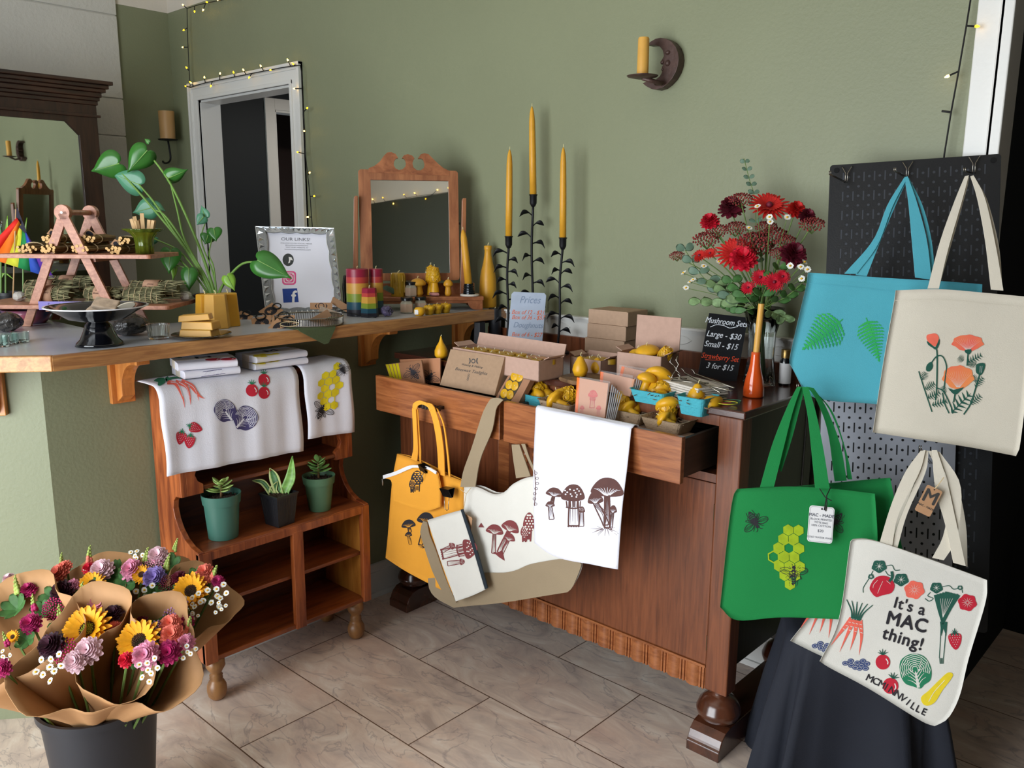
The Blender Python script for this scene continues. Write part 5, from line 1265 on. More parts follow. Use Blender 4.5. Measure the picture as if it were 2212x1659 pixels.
t = towel('tea_towel', 'white tea towel printed with a yellow honeycomb and bees, right of the vegetable towel', R2, yC, yD, -0.105, lC, lD, ny=14)
p = Print(R2.S, 8, 0.0028); I_hy = ink('honey', 'ead61c')
q = z5(1775, 330); p.T = (1, -0.06, q[0], -0.22, 1, q[1]); r = 36 / 3.95
hexes(p, I_hy, [(-1, -1), (0, -1), (-1, 0), (0, 0), (1, 0), (-1, 1), (0, 1), (1, 1), (-1, 2), (0, 2), (1, 2), (-1, 3), (0, 3), (1, 4), (0, 4), (1, -2)] , r * 1.02, holes={(0, 1), (0, 3)}, gap=0.93)
p.at(*z5(1722, 575), 92 / 3.95, None, -158 + 180 + 8); bee(p, I_blk, M_lin); p.at(*z5(1892, 235), 62 / 3.95, None, 150); bee(p, I_blk, M_lin); p.T = None
p.build('bee_print', t)
# folded towels on top, each with a kraft belly band
def folded(o, ang, L, Wd, h, label, pr=None, layers=3):
 M_ = TR(o, ang); t = thing('folded_towel', label, 'towel', M=M_, group='folded towels on the shelf unit')
 b = MB(); b.X = M_
 n = layers; th = h / n
 # folded edge towards +x (viewer), loose leaves at the other end
 rows = []
 prof = [(-L / 2, 0)] + [(L / 2 - h / 2 + h / 2 * math.sin(a), h / 2 - h / 2 * math.cos(a)) for a in [PI * k / 8 for k in range(9)]] + [(-L / 2, h)]
 F = Frame((0, -Wd / 2, 0), (1, 0, 0), (0, 0, 1))
 b.prism([(x, z) for x, z in prof], -Wd, 0, F)
 b.build('cloth', M_lin, t, auto=50, bevel=0.0015)
 b = MB(); b.X = M_
 for k in range(n): b.box(-L / 2 - 0.006 - 0.004 * (k % 2), -Wd / 2 + 0.003, th * k + th * 0.25, -L / 2 + 0.02, Wd / 2 - 0.003 * (k % 2) + 0.002, th * k + th * 0.75)
 b.build('leaves', M_lin, t, bevel=0.001)
 b = MB(); b.X = M_; e = 0.0012; w = L * 0.20
 b.box(-w * 0.9, -Wd / 2 - e, -e * 0.2, w * 0.7, Wd / 2 + e, h + e); bd = b.build('belly_band', mat('pale_kraft', 'cfc3b2', 0.75), t, bevel=0.0008)
 F2 = Frame(M_ @ Vector((0, 0, h + e)), M_.to_3x3() @ Vector((0, 1, 0)), M_.to_3x3() @ Vector((-1, 0, 0)))
 q = Print(lambda x, y, of=0: F2.pt(x, -y, of), 1, 0.0004, 0.0003); q.text(I_blk, 'M', 0, 0.008, 0.045, 0, 1, 0, 0.0012, 1.5); q.build('lettering', bd)
 if pr: pr(t, M_, L, Wd, h)
 return t
def pr_tom(t, M_, L, Wd, h):
 F2 = Frame(M_ @ Vector((0, 0, h)), M_.to_3x3() @ Vector((0, 1, 0)), M_.to_3x3() @ Vector((-1, 0, 0)))
 q = Print(lambda x, y, of=0: F2.pt(x, -y, of), 1, 0.0006, 0.0003)
 for x, y in ((Wd * 0.12, L * 0.3), (Wd * 0.36, L * 0.4)): q.at(x, y, 0.050, None, 40); tomato(q, I_red, I_grn)
 q.at(-Wd * 0.38, -L * 0.36, 0.03, None, 40); q.oval(I_grn, 0, 0, 0.5, 0.25); q.build('print', t)
def pr_cab(t, M_, L, Wd, h):
 F2 = Frame(M_ @ Vector((L / 2, 0, h / 2)), M_.to_3x3() @ Vector((0, 1, 0)), M_.to_3x3() @ Vector((0, 0, 1)))
 q = Print(lambda x, y, of=0: F2.pt(x, -y, of - abs(y) ** 2 / h * 1.1), 1, 0.0008, 0.0003)
 q.fill(I_vio, [(-0.036, 0.009), (-0.03, -0.007), (0.026, -0.009), (0.036, 0.006)], 0)
 for k in range(5): q.line(M_lin, [(-0.03 + k * 0.012, 0.006), (-0.024 + k * 0.012, -0.002), (-0.020 + k * 0.012, -0.006)], 0.0016, 1, 2)
 q.build('print', t)
def pr_yel(t, M_, L, Wd, h):
 F2 = Frame(M_ @ Vector((0, 0, h)), M_.to_3x3() @ Vector((0, 1, 0)), M_.to_3x3() @ Vector((-1, 0, 0)))
 q = Print(lambda x, y, of=0: F2.pt(x, -y, of), 1, 0.0006, 0.0003)
 q.T = (1, 0, -Wd * 0.40, 0, 1, L * 0.24); hexes(q, I_hy, [(0, 0), (1, 0), (0, 1), (1, 1), (0, 2), (2, 1), (-1, 1)], 0.013, gap=0.97); q.build('print', t)
g1 = oz(470, 826, ZTT + 0.008); top_z = ZTT + 0.008
folded((-2.375, 1.226, top_z), -0.16, 0.125, 0.165, 0.023, 'folded white towel with a violet cabbage edge, lower one of the left stack', pr_cab)
folded((-2.372, 1.218, top_z + 0.025), -0.28, 0.130, 0.170, 0.024, 'folded white towel with red tomatoes, on top of the left stack', pr_tom)
folded((-2.372, 1.452, top_z), -0.05, 0.125, 0.185, 0.020, 'folded white and yellow towel, lower one of the right stack', pr_yel)
folded((-2.372, 1.450, top_z + 0.022), 0.02, 0.125, 0.185, 0.021, 'folded white towel with yellow honeycomb, on top of the right stack', pr_yel)

# ================================================================== three potted plants on the shelf
M_gpot = mat('green_plastic_pot', '3f6b5e', 0.4, bump=0.03, bscale=40); M_gpot2 = mat('green_plastic_pot_light', '557a5c', 0.4, bump=0.03, bscale=40)
M_bpot = mat('black_plastic_pot', '1d1e22', 0.42, bump=0.05, bscale=80)
M_soil = mat('potting_soil', '3a2a1f', 0.95, var=0.6, scale=160, bump=1.0, bscale=140)
M_jade = mat('jade_leaf', '6f9a52', 0.3, var=0.18, scale=30, spec=0.5); M_jade2 = mat('pale_jade_leaf', '93ad62', 0.35, var=0.2, scale=30)
M_stem = mat('brown_stem', '7a5c3c', 0.7)
def potshape(r0, r1, h, rim=0.22):
 return [(0, 0.0015), (r0, 0), (lerp(r0, r1, 1 - rim) * 0.985, h * (1 - rim)), (r1, h * (1 - rim)), (r1 * 1.06, h), (r1 * 1.02, h), (r1 * 0.96, h * 0.9), (r1 * 0.94, h * 0.8)]
def soil(mb, c, r, n=20):
 random.seed(3); mb.lathe([(r, -0.006), (r * 0.8, 0.001), (r * 0.4, 0.004), (0, 0.005)], n, c)
 for k in range(26): a = random.uniform(0, 6.28); q = r * math.sqrt(random.random()) * 0.85; mb.ball(Vector(c) + Vector((q * math.cos(a), q * math.sin(a), 0.004)), random.uniform(0.002, 0.004), 5, 4)
def fatleaf(mb, o, d, L, w, th=0.25, up=(0, 0, 1)):
 "thick succulent leaf from o along d"
 d = Vector(d).normalized(); s = d.cross(Vector(up));
 s = s.normalized() if s.length > 0.05 else Vector((1, 0, 0)); u = s.cross(d).normalized(); rows = []
 for i in range(8):
  f = i / 7; ww = w / 2 * max(0.06, math.sin(PI * (0.06 + 0.88 * f)) ** 0.8) * (0.75 + 0.5 * f); c = Vector(o) + d * L * f + u * L * 0.12 * f * f
  rows.append([c + s * ww * math.cos(a) + u * ww * th * math.sin(a) for a in [2 * PI * k / 8 for k in range(8)]])
 mb.grid(rows, closed_u=True); n = len(mb.v)
 mb.af(*range(n - 64, n - 56)); mb.af(*range(n - 8, n)[::-1])
def jade(o, r0, r1, h, m, ml, seed, label, lean=(0, 0), H=0.065):
 t = thing('potted_succulent', label, 'plant', o)
 b = MB(); b.lathe(potshape(r0, r1, h), 32, o, cap=False); b.build('pot', m, t, auto=35)
 b = MB(); soil(b, Vector(o) + Vector((0, 0, h * 0.88)), r1 * 0.94); b.build('soil', M_soil, t, smooth=True)
 base = Vector(o) + Vector((0, 0, h * 0.86)); tip = base + Vector((lean[0], lean[1], H)); b = MB(); b.tube([base, (base + tip) / 2, tip], [0.0045, 0.0035, 0.002], 8); b.build('stem', M_stem, t, smooth=True)
 random.seed(seed)
 for k in range(14):
  f = 0.38 + 0.62 * k / 13; a = k * 2.25 + seed; c = base.lerp(tip, f); e = 0.15 + 1.1 * max(0, f - 0.55)
  b = MB(); fatleaf(b, c, (math.cos(a), math.sin(a), e), lerp(0.050, 0.032, f) * random.uniform(0.85, 1.1), lerp(0.028, 0.019, f)); b.build('leaf', ml, t, smooth=True)
p1 = oz(483, 1158, HZM + 0.001); k1 = mpp(p1)
jade((p1.x, p1.y, HZM + 0.001), 31 * k1, 39 * k1, 98 * k1, M_gpot, M_jade2, 2, 'pale jade succulent in a dark green round pot, left of the three on the shelf', (0.006, 0.0), 0.052)
p3 = oz(691, 1099, HZM + 0.001); k3 = mpp(p3)
jade((p3.x, p3.y, HZM + 0.001), 23 * k3, 33 * k3, 76 * k3, M_gpot2, M_jade, 5, 'dark jade succulent in a green round pot, right of the three on the shelf', (0, 0), 0.062)
p2 = oz(605, 1130, HZM + 0.001); k2 = mpp(p2)
t = thing('potted_snake_plant', 'variegated snake plant in a square black pot, middle of the three on the shelf', 'plant', p2, rz=0.0)
b = MB(); rr = 33 * k2; ro = PI / 4 + 0.14
b.lathe([(rr * 0.76 * 1.2, 0), (rr * 1.2, 66 * k2), (rr * 1.27, 66 * k2), (rr * 1.27, 70 * k2), (rr * 1.14, 70 * k2), (rr * 1.10, 58 * k2)], 4, p2, rot=ro - 0.0, cap=False)
for k in range(4):
 a = ro + k * PI / 2; a2 = a + PI / 2
 for q in range(1, 12):
  f = q / 12; lo = Vector((math.cos(a), math.sin(a), 0)).lerp(Vector((math.cos(a2), math.sin(a2), 0)), f)
  b.bar(p2 + lo * rr * 0.76 * 1.2 + Vector((0, 0, 0.004)), p2 + lo * rr * 1.19 + Vector((0, 0, 62 * k2)), 0.0012)
b.build('pot', M_bpot, t)
b = MB(); b.lathe([(rr * 1.05, 0), (0, 0.002)], 4, p2 + Vector((0, 0, 62 * k2)), rot=ro); soil(b, p2 + Vector((0, 0, 63 * k2)), rr * 0.75); b.build('soil', M_soil, t, smooth=True)
M_sn = mat('snake_leaf', '2f5a3a', 0.4, col2='5f9150', scale=25, stretch=(1, 1, 3)); M_sn2 = mat('snake_leaf_edge', 'c2cd84', 0.4); M_sn3 = mat('snake_leaf_pale', '7fae56', 0.4, var=0.25, scale=40, stretch=(1, 1, 2))
def blade(pts, w, m, name='leaf'):
 "strap leaf facing the room; pts: picture points from base to tip at the plant's depth"
 dpt = (p2 - CP).dot(CF); P = [DP(x, y, dpt - 0.01) for x, y in pts]; P = spline(P, 5); n = len(P); b = MB(); rows = []; e1 = []; e2 = []
 for i, c in enumerate(P):
  f = i / (n - 1); tt = (P[min(i + 1, n - 1)] - P[max(i - 1, 0)]).normalized(); s = tt.cross(CF).normalized(); ww = w * k2 / 2 * (0.35 + 0.65 * math.sin(PI * min(1, 0.12 + f * 0.62)) if f < 0.6 else (0.35 + 0.65 * math.sin(PI * 0.49)) * (1 - ((f - 0.6) / 0.4) ** 1.6) + 0.02)
  rows.append([c - s * ww + CF * -0.003, c - s * ww * 0.62, c + CF * 0.004, c + s * ww * 0.62, c + s * ww + CF * -0.003])
 b.use(m); idx = [[b.av(q) for q in r] for r in rows]
 for r0, r1 in zip(idx, idx[1:]):
  for k in range(4): b.use(M_sn2 if k in (0, 3) and m is M_sn else m); b.af(r0[k], r0[k + 1], r1[k + 1], r1[k])
 return b.build(name, None, t, smooth=True, solid=0.0016)
blade([(602, 1087), (586, 1066), (568, 1042), (545, 1038)], 13, M_sn); blade([(607, 1086), (601, 1060), (592, 1030), (583, 1011)], 22, M_sn)
blade([(611, 1086), (616, 1060), (628, 1030), (632, 985)], 22, M_sn3); blade([(608, 1088), (600, 1076), (590, 1060), (600, 1040)], 20, M_sn); blade([(613, 1088), (608, 1072), (612, 1062)], 12, M_sn3)
# ================================================================== things on the bar counter
E0 = 0.0008
ZK = ZC + E0
def cpt(px, py, z=None): return oz(px, py, ZK if z is None else z)
M_blkg = mat('glossy_black', '0c0d12', 0.08, coat=0.5); M_whg = mat('white_enamel', 'd9dbe0', 0.15)
M_glass = mat('clear_glass', 'f4faf8', 0.03, trans=1.0, ior=1.45); M_aqua = mat('pale_aqua_glass', 'e8f8f2', 0.04, trans=1.0, ior=1.45)
M_wax = mat('beeswax', 'd29a2c', 0.42, sss=0.25, var=0.06, scale=25); M_wax2 = mat('pale_beeswax', 'd5a34e', 0.45, sss=0.25, var=0.05, scale=20); M_waxd = mat('olive_beeswax', 'b08a1e', 0.42, sss=0.2, var=0.12, scale=30)
M_waxm = mat('bright_beeswax', 'd8a21c', 0.4, sss=0.25, var=0.08, scale=40, bump=0.08, bscale=60)
M_wick = mat('wick', 'd8cf9c', 0.8)
def wick(o, h=0.010, lean=0.003, par=None, r=0.0009, m=None):
 o = Vector(o); b = MB(); b.tube([o - Vector((0, 0, 0.001)), o + Vector((lean * 0.3, 0, h * 0.6)), o + Vector((lean, lean * 0.5, h))], r, 5); return b.build('wick', m or M_wick, par)
M_rack = wood('acacia_pink_wood', '9c5f45', 'c58a6c', 'x', 0.45, 8, 8, coat=0.1)
# ---- two-tier folding wooden stand
A = cpt(45, 706); Bk = cpt(106, 703); Bk2 = cpt(358, 703)
dv = Vector((0.735, 0.678, 0)).normalized(); dn = Vector((dv.y, -dv.x, 0))        # along the shelves / towards the room
dA = (A - CP).dot(CF)
FA = Frame((A.x, A.y, ZK), dv, (0, 0, 1))                                          # plane of the front A-frame
if FA.n.dot(CF) > 0: FA = Frame(FA.o, dv, (0, 0, 1))
fa = lambda x, y: FA.hit(x, y)
apex = fa(133, 459); L1 = fa(52, 700); k = mpp(A)
half = apex[0] - L1[0]; Hh = apex[1]
DEP = 0.185
rack = thing('tiered_stand', 'two tier folding stand of pinkish wood holding herb bundles on the counter', 'stand', FA.pt(apex[0], 0, -DEP / 2))
lw = 0.028
for name, n0 in (('front', 0.0), ('back', -DEP)):
 sgn = 1
 for s in (-1, 1):
  b = MB(); foot = (apex[0] + s * half, 0.0); off = n0 + (0.0 if s > 0 else -0.0105) if n0 == 0 else n0 + (0.0 if s < 0 else 0.0105)
  d = Vector((foot[0] - apex[0], foot[1] - apex[1])); d.normalize(); q = Vector((-d.y, d.x)) * lw / 2; a2 = Vector(apex)
  P = [Vector((foot[0] - abs(q.x) * 1.08, 0)), Vector((foot[0] + abs(q.x) * 1.08, 0))]
  top = [(apex[0] + lw * 0.86 * math.cos(t_), apex[1] + lw * 0.86 * math.sin(t_)) for t_ in [math.radians(-60 + i * 300 / 20) for i in range(21)]]
  e1 = a2 + q; e2 = a2 - q
  poly = [(P[1].x, P[1].y), (e1.x, e1.y), (e2.x, e2.y), (P[0].x, P[0].y)]
  b.prism(poly, off - 0.010, off, FA); b.prism(top, off - 0.010, off, FA)
  b.build('leg', M_rack, rack, bevel=0.0015)
b = MB(); b.tube([FA.pt(apex[0], apex[1], -0.018), FA.pt(apex[0], apex[1], -DEP + 0.012)], 0.0085, 14); b.build('dowel', M_rack, rack, auto=40)
b = MB(); b.tube([FA.pt(apex[0], apex[1], -0.002), FA.pt(apex[0], apex[1], 0.0015)], 0.004, 12); b.build('screw', M_wire, rack)
def tier(px0, px1, py, th, nm):
 z = fa(170, py)[1]; a0 = fa(px0, py)[0]; a1 = fa(px1, py)[0]
 P = [((a0 + a1) / 2 + x, -DEP / 2 + y) for x, y in rounded(a1 - a0, DEP + 0.05, 0.012, 4)]
 F = Frame(FA.pt(0, z - th, 0), FA.a, FA.n);
 MB().prism(P, 0 if F.n.z > 0 else -th, th if F.n.z > 0 else 0, F).build('tier', M_rack, rack, bevel=0.002)
 for a in (apex[0] - 0.08, apex[0] + 0.08): MB().obox(FA.pt(a, z - th - 0.006, -DEP / 2), FA.n, FA.a, FA.b, DEP / 2 - 0.012, 0.006, 0.006).build('batten', M_rack, rack)
 return z
zt1 = tier(-2, 332, 549, 0.0125, 't'); zt2 = tier(-60, 372, 658, 0.0125, 't')
def rk(a, n, z): return FA.pt(a, z, n)
# ---- bundles
M_twig = mat('twig_bark', '7a6038', 0.7, var=0.3, scale=40); M_twe = mat('twig_cut', 'd6ac70', 0.7, var=0.1, scale=80); M_sage = mat('dried_sage', '8a8560', 0.85, var=0.35, scale=60, col2=None)
M_sagd = mat('dried_sage_dark', '57553a', 0.9, var=0.3, scale=60)
def stick_bundle(a, n, z, L, r, cnt, label, seed, yaw=0.0, tagon=True):
 random.seed(seed); t = thing('stick_bundle', label, 'bundle', rk(a, n, z), group='bundles of sticks on the upper tier')
 ax = (FA.n * math.cos(yaw) + FA.a * math.sin(yaw)); sd = FA.b.cross(ax); c0 = rk(a, n, z)
 b = MB(); b.use(M_twig); ends = []
 k_ = 0; pts = []
 for k_ in range(cnt):
  rr = r * 0.86 * math.sqrt((k_ + 0.5) / cnt); aa = k_ * 2.4
  u, v = rr * math.cos(aa) * 1.7, rr * math.sin(aa) * 0.8 + r * 0.85
  q = random.uniform(-0.008, 0.008); sr = random.uniform(0.0042, 0.0062)
  p0 = c0 - ax * (L / 2) + sd * u * 0.9 + FA.b * v; p1 = c0 + ax * (L / 2 + q) + sd * u + FA.b * v
  b.use(M_twig); b.tube([p0, p1], sr, 7, cap=False); b.use(M_twe); b.tube([p1 - ax * 0.0005, p1 + ax * 0.0006], sr, 7)
 b.build('sticks', None, t)
 b = MB(); pr_ = [c0 + sd * r * 1.75 * math.cos(w) * 1.0 + FA.b * (r * 0.85 + r * 0.95 * math.sin(w)) + ax * L * 0.2 for w in [2 * PI * i / 16 for i in range(16)]]
 b.tube(pr_, 0.0016, 5, closed=True); b.build('tie', M_twine, t)
 if tagon:
  F = Frame(c0 + FA.b * (r * 1.9) + ax * L * 0.35, sd, ax * 0.6 + FA.b * 0.8); tg_ = MB().prism([(-0.02, 0.0), (0, -0.02), (0.02, 0.0), (0, 0.02)], 0, 0.0008, F).build('paper_tag', M_kraft, t)
  MB().prism([(0.011 * math.cos(i * PI / 8), 0.011 * math.sin(i * PI / 8)) for i in range(16)], 0.0008, 0.0012, F).build('black_stamp', I_blk, tg_)
 return t
aL = fa(12, 549)[0]; aR = fa(330, 549)[0]; W_ = aR - aL
for f, n, z, r, cnt, lb, sd_, tg_ in ((0.13, 0.004, 0, 0.0185, 14, 'bundle of cut sticks at the left end of the upper tier', 1, False), (0.30, 0.004, 0, 0.018, 13, 'bundle of cut sticks behind the left leg on the upper tier', 2, False),
         (0.50, 0.0, 0, 0.0185, 14, 'bundle of cut sticks low in the middle of the upper tier', 3, False), (0.72, -0.004, 0, 0.016, 11, 'bundle of thin sticks behind the right leg on the upper tier', 4, True),
         (0.28, -0.012, 0.031, 0.016, 10, 'bundle with a dark stamped tag, stacked on the left of the upper tier', 5, True), (0.52, -0.020, 0.031, 0.016, 10, 'bundle stacked in the middle under the dowel', 6, True), (0.76, -0.02, 0.027, 0.015, 9, 'bundle stacked behind the right leg of the stand', 7, False)):
 stick_bundle(aL + f * W_, -DEP / 2 + n, zt1 + 0.0006 + z, DEP * 0.95, r, cnt, lb, sd_, random.uniform(-0.12, 0.12), tg_)
def sage(a, n, z, L, r, label, seed, yaw=0.0, wrap=True):
 random.seed(seed); t = thing('herb_bundle', label, 'bundle', rk(a, n, z), group='herb bundles on the lower tier')
 ax = FA.a * math.cos(yaw) + FA.n * math.sin(yaw); sd = ax.cross(FA.b).normalized(); c0 = rk(a, n, z + r); b = MB()
 for i in range(150):
  aa = random.uniform(0, 6.28); rr = r * random.uniform(0.72, 0.98); u = random.uniform(-L / 2, L / 2 - 0.01); l = random.uniform(0.02, 0.045); tw = random.uniform(-0.35, 0.35)
  P = []
  for q in range(3):
   f = q / 2; P.append(c0 + ax * (u + l * f) + (sd * math.cos(aa + tw * f) + FA.b * math.sin(aa + tw * f)) * (rr + 0.002 * f))
  b.use(M_sage if random.random() < 0.7 else M_sagd); b.tube(P, [0.0008, 0.0018, 0.0006], 4)
 b.use(M_sagd); b.tube([c0 - ax * L * 0.48, c0 - ax * L * 0.3, c0 + ax * L * 0.3, c0 + ax * L * 0.48], [r * 0.5, r * 0.86, r * 0.86, r * 0.6], 10)
 b.build('dried_herbs', None, t)
 b = MB(); P = [c0 + ax * (L * 0.42 * (2 * i / 60 - 1)) + (sd * math.cos(i * 0.63) + FA.b * math.sin(i * 0.63)) * r * 1.0 for i in range(61)]; b.tube(P, 0.001, 4); b.build('twine_wrap', M_twine, t)
 if wrap:
  b = MB(); w0 = -L * 0.16; rows = []
  for q in (0, 1): rows.append([c0 + ax * (w0 + q * L * 0.30) + (sd * math.cos(i * PI / 10) + FA.b * math.sin(i * PI / 10)) * r * 1.05 for i in range(20)])
  b.grid(rows, closed_u=True); bb = b.build('paper_band', mat('blush_kraft', 'bf967a', 0.75), t, smooth=True, solid=0.0006)
  F = Frame(c0, ax, FA.b); S = lambda x, y, o=0: c0 + ax * (w0 + L * 0.15 + x) + (sd * math.cos(1.1 + y / r) * -1 * (-1 if sd.dot(CF) > 0 else 1) * -1 + FA.b * math.sin(1.1 + y / r)) * (r * 1.05 + 0.0015 + o)
  sg = -1 if sd.dot(CF) > 0 else 1
  S = lambda x, y, o=0: c0 + ax * (w0 + L * 0.15 + x) + (sd * sg * math.cos(0.45 - y / r) + FA.b * math.sin(0.45 - y / r)) * (r * 1.05 + 0.0012 + o)
  q = Print(S, 1, 0.0003, 0.0001); q.text(I_brn, 'Divine', 0, -0.002, 0.008, 0, 1, 0.3); q.text(I_brn, 'Rosemary', 0, 0.007, 0.008, 0, 1, 0.3); q.build('lettering', bb)
 return t
bL = fa(0, 658)[0]; bR = fa(370, 658)[0]; BW = bR - bL; z_ = zt2 + 0.0006
for f, n, z, L, r, lb, sd_, wr in ((0.24, 0.010, 0, 0.150, 0.027, 'herb bundle with a handwritten band, front left of the lower tier', 11, True), (0.20, -0.028, 0.016, 0.155, 0.027, 'herb bundle lying behind the front left one', 12, True), (0.30, -0.062, 0.030, 0.155, 0.026, 'herb bundle at the back left, highest of its pile', 13, True),
        (0.56, 0.012, 0, 0.12, 0.026, 'herb bundle right of the middle with its band standing up, front row', 14, True), (0.80, 0.016, 0, 0.125, 0.027, 'herb bundle without a band, front right of the lower tier', 15, False), (0.83, -0.036, 0.014, 0.165, 0.028, 'herb bundle with a pink-brown band, back right of the lower tier', 16, True)):
 sage(bL + f * BW, -DEP / 2 + 0.03 + n, z_ + z, L, r, lb, sd_, 0.05 * (sd_ % 3 - 1), wr)
# stones at the ends of the tier
for (a, n, lb) in ((bL + 0.02 * BW, 0.0, 'rough white quartz chunk at the left end of the lower tier'), (bL + 0.985 * BW, -0.05, 'rough white quartz chunk at the right end of the lower tier')):
 b = MB(); random.seed(int(a * 100)); b.ball((0, 0, 0), 0.02, 9, 6, 0.8)
 b.v = [Vector((v.x * random.uniform(0.8, 1.2), v.y * random.uniform(0.8, 1.2), v.z)) for v in b.v]; o = rk(a, -DEP / 2 + n, zt2 + 0.016); b.v = [v + o for v in b.v]
 solo('quartz', b, mat('white_quartz', 'bdbab2', 0.5), lb, 'stone')
# green glass vase of wooden sticks on the upper tier
vo = rk(fa(300, 548)[0], -0.045, zt1 + 0.0006); kv = mpp(vo)
t = thing('glass_vase', 'fluted green glass vase holding pale wooden sticks on the upper tier', 'vase', vo)
M_gg = mat('green_glass', 'a8bf3a', 0.05, trans=0.85, ior=1.45)
b = MB(); b.lathe([(0.001, 0.001), (18 * kv, 0), (18 * kv, 20 * kv), (20 * kv, 34 * kv), (27 * kv, 44 * kv), (42 * kv, 52 * kv), (41 * kv, 53.5 * kv), (25 * kv, 46 * kv), (17 * kv, 34 * kv), (15.5 * kv, 20 * kv), (15 * kv, 4 * kv), (0.001, 3 * kv)], 48, vo, lobes=12, amp=0.045)
b.build('glass', M_gg, t, smooth=True)
M_palo = mat('pale_stick', 'c9a678', 0.7, var=0.15, scale=30, stretch=(1, 1, 0.2))
for i, (dx, dy, tp) in enumerate(((-20, 0, 74), (-12, 6, 79), (-5, -4, 73), (2, 5, 86), (12, -2, 72), (22, 2, 71), (-8, 8, 70))):
 q0 = vo + Vector((0, 0, 6 * kv)) + FA.a * dx * 0.4 * kv + FA.n * dy * 0.4 * kv; q1 = vo + Vector((0, 0, tp * kv)) + FA.a * dx * 1.15 * kv + FA.n * dy * 1.2 * kv
 b = MB(); b.bar(q0, q1, 8 * kv, 7 * kv); solo('wooden_stick', b, M_palo, 'pale split wooden stick standing in the green glass vase', 'stick', group='sticks in the green vase', bevel=0.0006)
# purple shelf label
F = Frame(rk(fa(95, 664)[0], 0.029, zt2 - 0.001), FA.a, FA.b); w0, h0 = fa(200, 664)[0] - fa(94, 664)[0], 0.027
t = thing('shelf_label', 'small lilac label strip reading Smudge on the lower tier front', 'label', F.o)
MB().prism([(0, -h0 / 2), (w0, -h0 / 2), (w0, h0 / 2), (0, h0 / 2)], 0, 0.001, F).build('card', mat('lilac_card', '8e83c8', 0.7), t)
q = Print(lambda x, y, o=0: F.pt(x, -y, o), 1, 0.0014, 0.0002); q.text(ink('ink_violet', '4a4270'), 'Smudge', w0 * 0.36, 0.003, 0.017, 0, 1); q.build('lettering', t)
# ---- pedestal dish
po = cpt(216, 745); kp = mpp(po)
t = thing('pedestal_dish', 'black pedestal dish with a white rim holding wrapped soaps', 'dish', po)
b = MB(); prof = [(0.0, 0.002), (49, 0), (46, 6), (38, 14), (31, 30), (26, 44), (20, 50), (19, 51), (40, 54), (58, 58), (76, 70), (98, 82), (101, 83)]
b.lathe([(r * kp, z * kp) for r, z in prof] + [(101 * kp, 84.5 * kp), (96 * kp, 84 * kp), (74 * kp, 73 * kp), (55 * kp, 62 * kp), (0, 60 * kp)], 48, po); b.build('dish', M_blkg, t, smooth=True)
b = MB(); b.lathe([(100 * kp, 82.5 * kp), (103.5 * kp, 83.5 * kp), (103.5 * kp, 85.5 * kp), (99 * kp, 85.2 * kp)], 48, po, cap=False); b.build('rim', M_whg, t, smooth=True)
M_cello = mat('cellophane', 'e8e8ee', 0.12, trans=0.6, alpha=0.55); M_soap = mat('wrapped_soap', 'b8a28c', 0.6, var=0.2, scale=60)
for i, (dx, dy, dz, ang, s) in enumerate(((8, 4, 76, 0.5, 1.0), (22, -4, 88, 0.9, 0.95), (-14, 18, 72, -0.3, 0.7))):
 b = MB(); b.X = TR(po + CR * dx * kp + Vector((CF.x, CF.y, 0)).normalized() * dy * kp + Vector((0, 0, dz * kp)), ang, 1, 0.5, 0.2); w = 26 * kp * s
 b.box(-w, -w * 0.7, -0.006, w, w * 0.7, 0.006)
 o = solo('wrapped_soap', b, [M_soap], ('large', 'upper', 'small')[i] + ' wrapped soap lying in the pedestal dish', 'soap', group='wrapped soaps in the dish', bevel=0.003)
b = MB(); F = Frame(po + CR * 62 * kp + Vector((0, 0, 84 * kp)), (CR + Vector((0, 0, 0.35))), Vector((0, 0, 1)) - CF); b.prism([(22 * kp * math.cos(i * PI / 10), 9 * kp * math.sin(i * PI / 10)) for i in range(20)], 0, 0.003, F)
solo('wooden_oval', b, mat('pale_maple', 'd8cdb8', 0.6), 'pale oval wooden tag lying on the rim of the pedestal dish', 'tag', bevel=0.001)
# ---- dark rough crystals
def rock(px, py, rx, h, label, seed, m, name='rough_crystal', z=None):
 o = cpt(px, py, z); k = mpp(o); random.seed(seed); b = MB(); b.ball((0, 0, 0), 1, 12, 8)
 b.v = [Vector((v.x * rx * k * random.uniform(0.82, 1.12), v.y * rx * k * 0.8 * random.uniform(0.82, 1.12), v.z * h * k * 0.5 * random.uniform(0.85, 1.1))) for v in b.v]
 lo = min(v.z for v in b.v); b.v = [v + Vector((0, 0, -lo)) + o for v in b.v]
 return solo(name, b, m, label, 'crystal', o)
M_rock = mat('dark_glossy_rock', '3b3836', 0.2, var=0.7, scale=40, bump=1.0, bscale=50);
rock(278, 724, 54, 46, 'dark rough crystal between the pedestal dish and the ribbed glass', 3, M_rock); rock(18, 716, 36, 42, 'dark rough crystal in front of the left stand leg', 4, M_rock)
